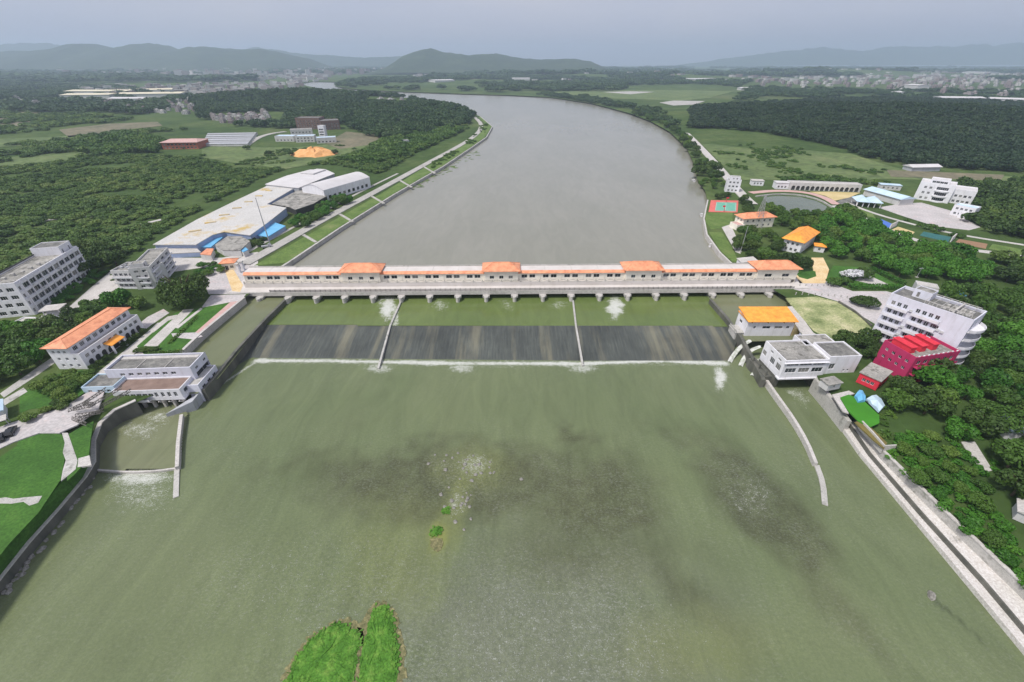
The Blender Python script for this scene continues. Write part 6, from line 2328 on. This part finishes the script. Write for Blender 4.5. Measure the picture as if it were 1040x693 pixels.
# wood right of the curved office
stuff('wood', jgrid(pw([(968, 196), (980, 188), (1040, 186), (1140, 192), (1140, 262), (1040, 246), (1005, 236), (985, 226), (990, 214), (982, 204)]), 7.5, 11, .1, 50), 'dark', 4.5, 7, 11, .8)
stuff('wood', jgrid(pw([(1006, 262), (1060, 268), (1150, 280), (1150, 320), (1046, 300), (1040, 292)]), 7, 12, None, 50), 'dark', 4.5, 6.5, 12, .8)
stuff('wood', jgrid(pw([(1075, 330), (1250, 330), (1400, 560), (1130, 640), (1085, 560), (1095, 430)]), 7.5, 13, None, 50), 'dark', 4.5, 6.5, 13, .8)
stuff('wood', jgrid(pw([(796, 186), (850, 187), (900, 190), (902, 187), (850, 183.5), (800, 183)]), 5.5, 14, None, 50), 'mid', 3, 4.6, 14, .8)
stuff('thicket', jgrid(pw([(912, 226), (960, 240), (1010, 250), (1012, 247), (962, 236), (915, 223)]), 6, 16, .35, 20), 'mid', 1.8, 3.0, 16, .7)
stuff('thicket', jgrid(pw([(902, 462), (915, 440), (945, 442), (990, 490), (1020, 530), (1060, 600), (1000, 555), (950, 510)]), 2.1, 17, .2, 12), 'bright', 1.0, 2.0, 17, .6)
stuff('wood', jgrid(pw([(640, 112), (600, 105), (560, 98.5), (545, 96.5), (560, 96), (620, 103), (668, 116), (690, 128), (684, 132)]), 13, 18, .35, 60), 'far', 6, 10, 18, .8)
stuff('wood', jgrid(pw([(720, 166), (745, 172), (770, 182), (740, 184)]), 10, 19, .55, 30), 'mid', 3, 5, 19, .6)
stuff('thicket', jgrid(pw([(20, 598), (70, 530), (92, 492), (86, 488), (62, 510), (24, 552), (0, 580)]), 2.6, 21, .58, 10), 'bright', .5, 1.0, 21, .6)
stuff('thicket', jgrid(pw([(722, 150), (780, 146), (860, 160), (900, 172), (880, 184), (790, 182), (745, 178)]), 5, 41, .6, 26), 'mid', 1.5, 3.2, 41, .6)
stuff('thicket', jgrid(pw([(205, 150), (240, 152), (300, 152), (345, 148), (385, 144), (370, 158), (330, 165), (290, 172), (240, 168), (205, 162)]), 5, 42, .58, 26), 'scrub', 1.4, 3.2, 42, .6)
stuff('thicket', jgrid(pw([(60, 290), (96, 272), (120, 276), (112, 290), (94, 300), (150, 262), (182, 264), (176, 268)]), 3, 43, .5, 12), 'mid', .9, 1.6, 43, .7)
stuff('thicket', jgrid(pw([(20, 404), (60, 384), (90, 378), (96, 390), (70, 410), (34, 416)]), 2.4, 44, .45, 10), 'mid', .7, 1.5, 44, .7)
stuff('thicket', jgrid(pw([(884, 399), (912, 420), (904, 440), (886, 436), (896, 428), (894, 418), (880, 404)]), 1.9, 45, .25, 8), 'mid', .7, 1.6, 45, .7)
stuff('thicket', jgrid(pw([(966, 446), (996, 444), (1016, 484), (996, 490), (976, 472)]), 2.4, 46, .35, 8, [pw([(976, 449), (990, 449), (1008, 478), (1000, 480), (985, 463)])]), 'bright', .9, 1.8, 46, .7)
# floating weeds by the left bank
fw = MB()
rs_ = random.Random(3)
for k in range(70):
    f = rs_.random()
    px = (416 + 66 * f + rs_.uniform(-3, 4 + 9 * f), 192 - 42 * f + rs_.uniform(-3, 6))
    p = P(*px, UPZ + .05)
    r = rs_.uniform(.4, 1.7)
    pts = [(p.x + r * 1.6 * cos(t) * rs_.uniform(.6, 1.2), p.y + r * sin(t) * rs_.uniform(.6, 1.2)) for t in [i * pi / 5 for i in range(10)]]
    fw.prism(pts, UPZ - .1, UPZ + .18)
tag(fw.build('water_weeds', M['grass2']), kind='stuff')
sw = jgrid(pw([(446, 172), (478, 152), (490, 146), (504, 132), (498, 142), (484, 152), (452, 172)]), 3.5, 22, .4, 15)
stuff('thicket', [(a, b) for a, b in jgrid(pw([(440, 172), (474, 150), (490, 141), (496, 128), (484, 120), (486, 124), (488, 132), (470, 147), (436, 169)]), 4, 22, .5, 18)], 'mid', 1.2, 2.6, 22, .7)
# far belts of trees over the plain
def bandpoly(px):
    return pw(px)
stuff('wood', jgrid(pw([(344, 90), (420, 92.5), (520, 96), (560, 97.5), (600, 96), (640, 90), (700, 90), (745, 91), (760, 84), (640, 78), (500, 78), (400, 78), (350, 83)]), 34, 23, .47, 260), 'far', 16, 26, 23, .5)
stuff('wood', jgrid(pw([(-120, 112), (150, 116), (200, 102), (190, 93), (60, 86), (-120, 86)]), 26, 24, .5, 200), 'far', 12, 20, 24, .5)
stuff('wood', jgrid(pw([(745, 104), (900, 99), (950, 104), (1130, 108), (1130, 96), (940, 92), (760, 90)]), 26, 25, .5, 150), 'far', 11, 18, 25, .5)
stuff('wood', jgrid(pw([(-300, 88), (320, 83), (700, 79), (1340, 86), (1340, 70), (700, 69), (300, 70), (-300, 70)]), 105, 26, .55, 900), 'far', 45, 80, 26, .3)

# ------------------------------------------------------------------ far buildings
HW = [wallmat('far_wall_a', (.5, .48, .47)), wallmat('far_wall_b', (.38, .33, .33)), wallmat('far_wall_c', (.6, .58, .56)), wallmat('far_wall_d', (.28, .22, .22))]


def house_mesh(seed):
    rs = random.Random(seed)
    b = MB()
    w, d, h = rs.uniform(9, 14), rs.uniform(8, 11), rs.choice((6.4, 6.4, 9.6))
    b.box(-w / 2, -d / 2, -1, w / 2, d / 2, h, 0)
    b.box(-w / 2 - .2, -d / 2 - .2, h + .003, w / 2 + .2, d / 2 + .2, h + .5, 1)
    b.box(-w / 4, -d / 4, h + .503, w / 5, d / 3, h + 2.8, 0)
    n = 3
    for f in range(int(h / 3.2)):
        for i in range(n):
            x = -w / 2 + w * (i + .5) / n
            for s in (-1, 1):
                b.box(x - .9, min(s * d / 2 + s * .02, s * d / 2 - s * .1), f * 3.2 + 1, x + .9, max(s * d / 2 + s * .02, s * d / 2 - s * .1), f * 3.2 + 2.5, 2)
        for s in (-1, 1):
            b.box(min(s * w / 2 + s * .02, s * w / 2 - s * .1), -1, f * 3.2 + 1, max(s * w / 2 + s * .02, s * w / 2 - s * .1), 1, f * 3.2 + 2.5, 2)
    return b.mesh('house', [HW[seed % 4], M['roofcon'] if seed % 3 else M['palecon'], M['glass']])


HM = [house_mesh(i) for i in range(8)]
NH = [0]


def village(px, n, dmin, label, group, seed, s=(.8, 1.15)):
    rs = random.Random(seed)
    a = rs.uniform(0, 1)
    for x, y in scatter(pw(px), n, dmin, seed):
        z = zg(x, y)
        if z is None:
            continue
        o_ = link('house', rs.choice(HM))
        o_.location = (x, y, z)
        o_.rotation_euler = (0, 0, a + rs.choice((0, pi / 2)) + rs.uniform(-.15, .15))
        o_.scale = (rs.uniform(*s),) * 2 + (rs.uniform(*s),)
        tag(o_, label, 'house', group)
        NH[0] += 1


village([(78, 112), (84, 107), (120, 105), (165, 103.5), (205, 106), (214, 112), (204, 119), (160, 116), (110, 114)], 84, 12, 'pale flat roofed house of the village left of the wooded hill', 'houses of the village left of the wooded hill', 31, (.62, .85))
village([(214, 120), (230, 119), (272, 117), (276, 122), (262, 125.5), (240, 127), (218, 125)], 34, 11, 'pale house in the row at the near foot of the left wooded hill', 'houses at the near foot of the left wooded hill', 32, (.6, .8))
village([(10, 108), (14, 101.5), (40, 102), (44, 107)], 9, 14, 'pale house in the small hamlet at far left', 'houses of the far left hamlet', 33)
village([(378, 105.5), (408, 104.5), (412, 107.5), (384, 108)], 8, 14, 'pale house half hidden in the wood by the river bend', 'houses in the wood by the river bend', 34)
village([(900, 96), (905, 86), (940, 80), (1040, 78), (1040, 99), (960, 99), (930, 95)], 120, 22, 'grey house of the wide town beyond the dark wooded hill', 'houses of the town beyond the dark hill', 35, (1.0, 1.7))
village([(770, 89), (780, 82), (880, 81), (900, 86), (880, 90)], 45, 24, 'house of the scattered town in the right hand distance', 'houses of the scattered distant town', 36, (1.0, 1.6))

# distant town mass: too many to count
tm = MB()
rs_ = random.Random(77)
for poly, n, hmax in (([(-150, 84), (330, 82), (340, 76), (-150, 76)], 620, 16), ([(200, 101), (200, 92), (330, 84), (300, 90), (250, 93)], 90, 12), ([(120, 98), (60, 90), (320, 82.5), (330, 84), (205, 96)], 160, 14),
                      ([(740, 84), (1250, 92), (1250, 72.5), (740, 74)], 700, 14), ([(420, 82), (740, 86), (740, 74), (420, 74)], 160, 12), ([(60, 79), (330, 79), (400, 73), (250, 72), (60, 74)], 260, 40)):
    w = pw(poly)
    xs, ys = [p[0] for p in w], [p[1] for p in w]
    c = 0
    while c < n:
        x, y = rs_.uniform(min(xs), max(xs)), rs_.uniform(min(ys), max(ys))
        if not inpoly(x, y, w):
            continue
        c += 1
        if not inpoly(x, y, ring2):
            continue
        z = GZ + hz(x, y) - 2
        a = rs_.uniform(0, .6)
        k = rs_.uniform(.7, 1.8) * (1 if y < 2500 else 1.6)
        l, d, h = 14 * k, 10 * k, rs_.uniform(6, hmax)
        pts = [(x + sx * l / 2 * cos(a) - sy * d / 2 * sin(a), y + sx * l / 2 * sin(a) + sy * d / 2 * cos(a)) for sx, sy in ((-1, -1), (1, -1), (1, 1), (-1, 1))]
        tm.prism(pts, z - 3, z + h + 2, rs_.randrange(4), rs_.choice((4, 5)))
tag(tm.build('distant_town', HW + [M['roofcon'], M['palecon']]), kind='stuff')


def bigshed(label, a, b_, w, h, roofm, wall='palewall', name='warehouse', gh=2.5):
    t, L = site(name, label, 'warehouse', a, b_)
    t.location.z = (zg(t.location.x, t.location.y) or GZ) - .2
    q = MB(); q.box(0, 0, 0, L, w, h); q.build('wall', M[wall], t)
    hip(t, 0, 0, L, w, h + .05, gh, M[roofm], 1.0, None, 'roof', None, True)


M['beigeroof'] = nmat('beige_roof', [(.62, .55, .40), (.72, .66, .5)], .02)
for k, (lab, a, b_, w, h, rm) in enumerate((
        ('huge beige roofed factory hall in the left distance, nearest of its row', (62, 101), (112, 100.5), 70, 10, 'beigeroof'),
        ('huge beige roofed factory hall in the left distance, behind the nearest', (66, 97), (128, 97), 75, 11, 'beigeroof'),
        ('beige roofed factory hall right of the largest far left halls', (118, 100), (184, 99), 80, 10, 'beigeroof'),
        ('long beige factory hall at the back of the far left row', (120, 96), (176, 94.5), 90, 10, 'beigeroof'),
        ('pale low hall under the far left factory row', (110, 103), (156, 103), 40, 6, 'whiteroof'),
        ('long white roofed hall beyond the right wooded hill', (956, 103.5), (1000, 104), 40, 9, 'whiteroof'),
        ('white roofed hall at the right edge beyond the wooded hill', (1004, 104.5), (1046, 106), 45, 9, 'whiteroof'),
        ('white terminal like hall among the right distant town', (930, 93), (942, 93), 60, 18, 'whiteroof'),
        ('small pale roofed hall left of the right distant town', (902, 96.5), (914, 97), 35, 8, 'whiteroof'),
        ('long thin white roof far off in the middle right plain', (698, 82.2), (726, 82.2), 70, 9, 'whiteroof'),
        ('white roof in the right distance over the town', (976, 75.5), (1003, 76), 150, 14, 'whiteroof'),
        ('pale long roof at the left of the middle distant plain', (520, 82.5), (538, 82.5), 60, 9, 'whiteroof'),
        ('pale roof in the middle of the far plain', (442, 84.5), (462, 84), 90, 9, 'whiteroof'),
        ('small pale roof right of the river bend plain', (553, 88.5), (566, 88.5), 40, 8, 'whiteroof'),
        ('white roofed hall over the far left town', (180, 78.3), (196, 78.3), 120, 14, 'whiteroof'),
        ('pale roof beside the fields past the shore trees', (752, 92), (764, 92), 30, 7, 'whiteroof'))):
    bigshed(lab, a, b_, w, h, rm)
# mid distance buildings on the left
t, L = site('school_building', 'red brown roofed building at the edge of the left plain', 'building', (166, 152), (202, 151.5))
block(t, 0, 0, L, 26, 0, 6.8, M['redbrick'], M['pinkpave'], {0: grid(2, 3.2, 9, L, 2.4, 1.8)}, 0)
hip(t, 0, 0, L, 26, 7.2, 2.4, M['pinkpave'], 1.2, 6)
for k in range(6):
    t, L = site('greenhouse', 'long low grey blue roof in the rows beside the red roofed building', 'greenhouse', (206 + k * 1.0, 149 - k * 2.0), (252 + k * 1.6, 148.6 - k * 2.1), GZ, 'long low grey blue roofs of the left plain')
    b = MB(); b.box(0, 0, 0, L, 8, 2.6); b.build('wall', M['palewall'], t)
    hip(t, 0, 0, L, 8, 2.65, 1.2, M['galv'] if k % 2 else M['greywall'], .3, None, 'roof', None, True)
for k, (lab, a, b_, w, h, wl, rf) in enumerate((
        ('brown unfinished block with open frame left of its twin below the wooded hill', (302, 131.5), (326, 131.5), 22, 15, 'brown', 'darkroof'),
        ('brown block on the right of the pair below the wooded hill', (327, 132.5), (346, 131.5), 26, 12, 'brown', 'darkroof'),
        ('pale site block with blue grey roof, left of the cluster by the orange soil', (280, 144), (299, 144), 14, 6, 'palewall', 'paleblue'),
        ('pale site block with blue grey roof, middle of the cluster by the orange soil', (301, 145), (320, 144.5), 14, 7, 'palewall', 'paleblue'),
        ('pale site block with blue grey roof, right of the cluster by the orange soil', (322, 146), (342, 145), 12, 6, 'palewall', 'paleblue'),
        ('pale site block behind the middle of the cluster by the orange soil', (296, 139), (318, 138), 14, 8, 'palewall', 'roofcon'),
        ('pale narrow tower like block beside the brown pair', (325, 141), (331, 141), 8, 15, 'white', 'palecon'),
        ('small grey house in the scrub beside the levee', (403, 148.5), (416, 147.5), 9, 5, 'greywall', 'roofcon'))):
    t, L = site('building', lab, 'building', a, b_)
    block(t, 0, 0, L, w, 0, h, M[wl], M[rf], {0: grid(max(1, int(h / 3.2)), 3.1, max(3, int(L / 4)), L, 2.0, 1.6)}, .5)
# orange soil heap
p = P(315, 159)
b = MB()
rs_ = random.Random(9)
n = 22
R_ = []
for s, zz in ((1, 0), (.8, 2.2), (.55, 4.6), (.3, 6.2), (.08, 7.2)):
    R_.append([Vector((p.x + 24 * s * cos(2 * pi * i / n) * rs_.uniform(.85, 1.15), p.y + 12 + 22 * s * sin(2 * pi * i / n) * rs_.uniform(.85, 1.15), GZ - .2 + zz * rs_.uniform(.7, 1.25))) for i in range(n)])
for a, d in zip(R_, R_[1:]):
    for i in range(n):
        j = (i + 1) % n
        b.face([a[i], a[j], d[j], d[i]])
b.face(R_[-1])
tag(b.build('soil_heap', M['soil']), 'bright orange heap of bare soil on the building site at left', 'soil heap')
for k, px in enumerate(((296, 158.5), (251, 152.5), (340, 157), (273, 158))):
    q = P(*px)
    tree(q.x, q.y, 4.5, .8, 'dark', 'lone dark tree on the open building site at left', 'lone trees of the left building site')


# ------------------------------------------------------------------ hills on the horizon
def ridge(px0, px1, ybase, prof, depth, name='hills', seed=1, col='far'):
    """mountain range: profile of (px, py of crest) at the distance of image row ybase"""
    D = P(520, ybase).y
    rs = np.random.RandomState(seed)
    f0 = lambda px: P(px, ybase).x
    N, K = 260, 30
    V = []
    xs = np.linspace(f0(px0), f0(px1), N)
    pr = [(f0(a), max(2, HG((a, ybase), (a, c)) if False else c) ) for a, c in prof]
    fz = H
    for k in range(K + 1):
        s = k / K
        y = D + depth * (s - .5)
        for i, x in enumerate(xs):
            # height so that the crest reaches the photographed row
            px = CX + (x / D) * (F / 1.0) * (D / (D * CP + (H) * SP)) if False else None
            crest = np.interp(x, [q[0] for q in pr], [q[1] for q in pr])
            e = math.exp(-((s - .5) * 3.1) ** 2)
            V.append((x, y, GZ - 4 + crest * e))
    V = np.array(V)
    n = sum(fbm(V[:, 0] + 9000, V[:, 1] + 9000, sc, seed + q) * a for q, (sc, a) in enumerate(((900, .30), (350, .22), (170, .2), (80, .1))))
    V[:, 2] = GZ - 4 + (V[:, 2] - GZ + 4) * (.68 + n)
    idx = np.arange((K + 1) * N).reshape(K + 1, N)
    fc = np.stack([idx[:-1, :-1], idx[:-1, 1:], idx[1:, 1:], idx[1:, :-1]], -1).reshape(-1, 4)
    o_ = link(name, np_mesh(name, V, fc, [M['hillwood']]))
    o_['kind'] = 'structure'
    for p_ in o_.data.polygons:
        p_.use_smooth = True
    return o_


M['hillwood'] = nmat('hill_wood', [(.3, (.02, .036, .014)), (.55, (.034, .055, .02)), (.75, (.06, .08, .03))], .006, fine=(.03, .5), detail=9)


def crest(rows, ybase):
    """pixel crest rows -> heights at the distance of ybase"""
    D = P(520, ybase).y
    out = []
    for px, py in rows:
        b = CY - py
        dy, dz = F * CP + b * SP, -F * SP + b * CP
        out.append((px, H + dz * D / dy - GZ))
    return out


ridge(-160, 352, 72, crest([(-160, 58), (-40, 55), (30, 53.5), (75, 52), (92, 47.5), (108, 46.5), (124, 51), (140, 48), (156, 45), (172, 48), (190, 51.5), (205, 49), (222, 47.5), (250, 51), (280, 53.5), (305, 59), (325, 68), (352, 78)], 72), 2600, seed=4)
ridge(385, 640, 73.5, crest([(385, 78), (402, 66), (415, 57), (430, 53), (440, 51.5), (452, 54), (475, 56.5), (505, 57), (520, 60), (545, 61.5), (575, 61), (598, 63), (612, 69), (640, 78)], 73.5), 2000, seed=6)
ridge(230, 470, 69, crest([(230, 54), (262, 50), (300, 54), (345, 58), (380, 59.5), (400, 58), (440, 60), (470, 68)], 69), 1600, seed=8)
ridge(690, 1400, 67.7, crest([(690, 66), (760, 57), (800, 52.5), (830, 49), (850, 51), (880, 52.5), (910, 49.5), (935, 51), (980, 48), (1015, 47), (1040, 48), (1150, 46), (1400, 52)], 67.7), 1200, seed=9)
ridge(-300, 120, 69, crest([(-300, 48), (-100, 46), (0, 47), (60, 46), (100, 52), (120, 62)], 69), 1600, seed=12)

# ------------------------------------------------------------------ haze, sky, sun, camera
hm, nt, pb = new_mat('haze')
nt.nodes.remove(pb)
pv = nt.nodes.new('ShaderNodeVolumePrincipled')
pv.inputs['Color'].default_value = (.68, .82, 1.0, 1)
pv.inputs['Density'].default_value = HAZE_D
pv.inputs['Anisotropy'].default_value = .2
nt.links.new(pv.outputs[0], nt.nodes['Material Output'].inputs['Volume'])
b = MB()
b.box(-12500, -420, -6, 12500, 12500, 420)
hzo = b.build('haze', hm)
hzo['kind'] = 'stuff'

SUN_EL, SUN_AZ = radians(58), radians(236)
w = bpy.data.worlds.new('World')
SC.world = w
w.use_nodes = True
nt = w.node_tree
bg = nt.nodes['Background']
sky = nt.nodes.new('ShaderNodeTexSky')
sky.sky_type = 'NISHITA'
sky.sun_disc = False
sky.sun_elevation = SUN_EL
sky.sun_rotation = SUN_AZ
sky.air_density = 1.0
sky.dust_density = 3.0
sky.ozone_density = 1.0
bwn = nt.nodes.new('ShaderNodeRGBToBW')
nt.links.new(sky.outputs[0], bwn.inputs[0])
tc = nt.nodes.new('ShaderNodeTexCoord')
mp = nt.nodes.new('ShaderNodeMapping')
mp.inputs['Scale'].default_value = (1, 1, 3.5)
nt.links.new(tc.outputs['Generated'], mp.inputs[0])
cl = noise(nt, mp.outputs[0], 1.6, 5, .55, .4)
cc = ramp(nt, cl, [(.3, (.80, .86, 1.0)), (.7, (1.0, 1.0, 1.04))])
grey = mixc(nt, 1.0, (1, 1, 1), bwn.outputs[0], 'MULTIPLY')
c = mixc(nt, .72, sky.outputs[0], grey)
c = mixc(nt, .62, c, (3.6, 3.58, 4.1))
c = mixc(nt, 1.0, c, cc, 'MULTIPLY')
nt.links.new(c, bg.inputs[0])
bg.inputs[1].default_value = SKY_S

sd = bpy.data.lights.new('sun', 'SUN')
sd.energy = SUN_S
sd.angle = radians(9)
sd.color = (1, .955, .89)
so = bpy.data.objects.new('sun', sd)
COL.objects.link(so)
sv = Vector((sin(SUN_AZ) * cos(SUN_EL), cos(SUN_AZ) * cos(SUN_EL), sin(SUN_EL)))
so.rotation_euler = sv.to_track_quat('Z', 'Y').to_euler()
so.location = (0, 0, 300)

cd = bpy.data.cameras.new('camera')
cd.sensor_width = 36
cd.lens = F / 1040 * 36
cd.clip_start = .5
cd.clip_end = 60000
co = bpy.data.objects.new('camera', cd)
COL.objects.link(co)
co.location = (0, 0, H)
co.rotation_euler = (pi / 2 - PITCH, 0, 0)
SC.camera = co
SC.view_settings.view_transform = 'Standard'
SC.view_settings.look = 'None'
SC.view_settings.exposure = EXPO
SC.view_settings.gamma = 1
SC.render.resolution_x, SC.render.resolution_y = 1024, 682
SC.cycles.volume_bounces = 1
SC.cycles.max_bounces = 6
SC.cycles.diffuse_bounces = 3
SC.cycles.glossy_bounces = 2
SC.cycles.transparent_max_bounces = 8
SC.cycles.sample_clamp_indirect = 6
print('TREES', NT[0], 'HOUSES', NH[0])
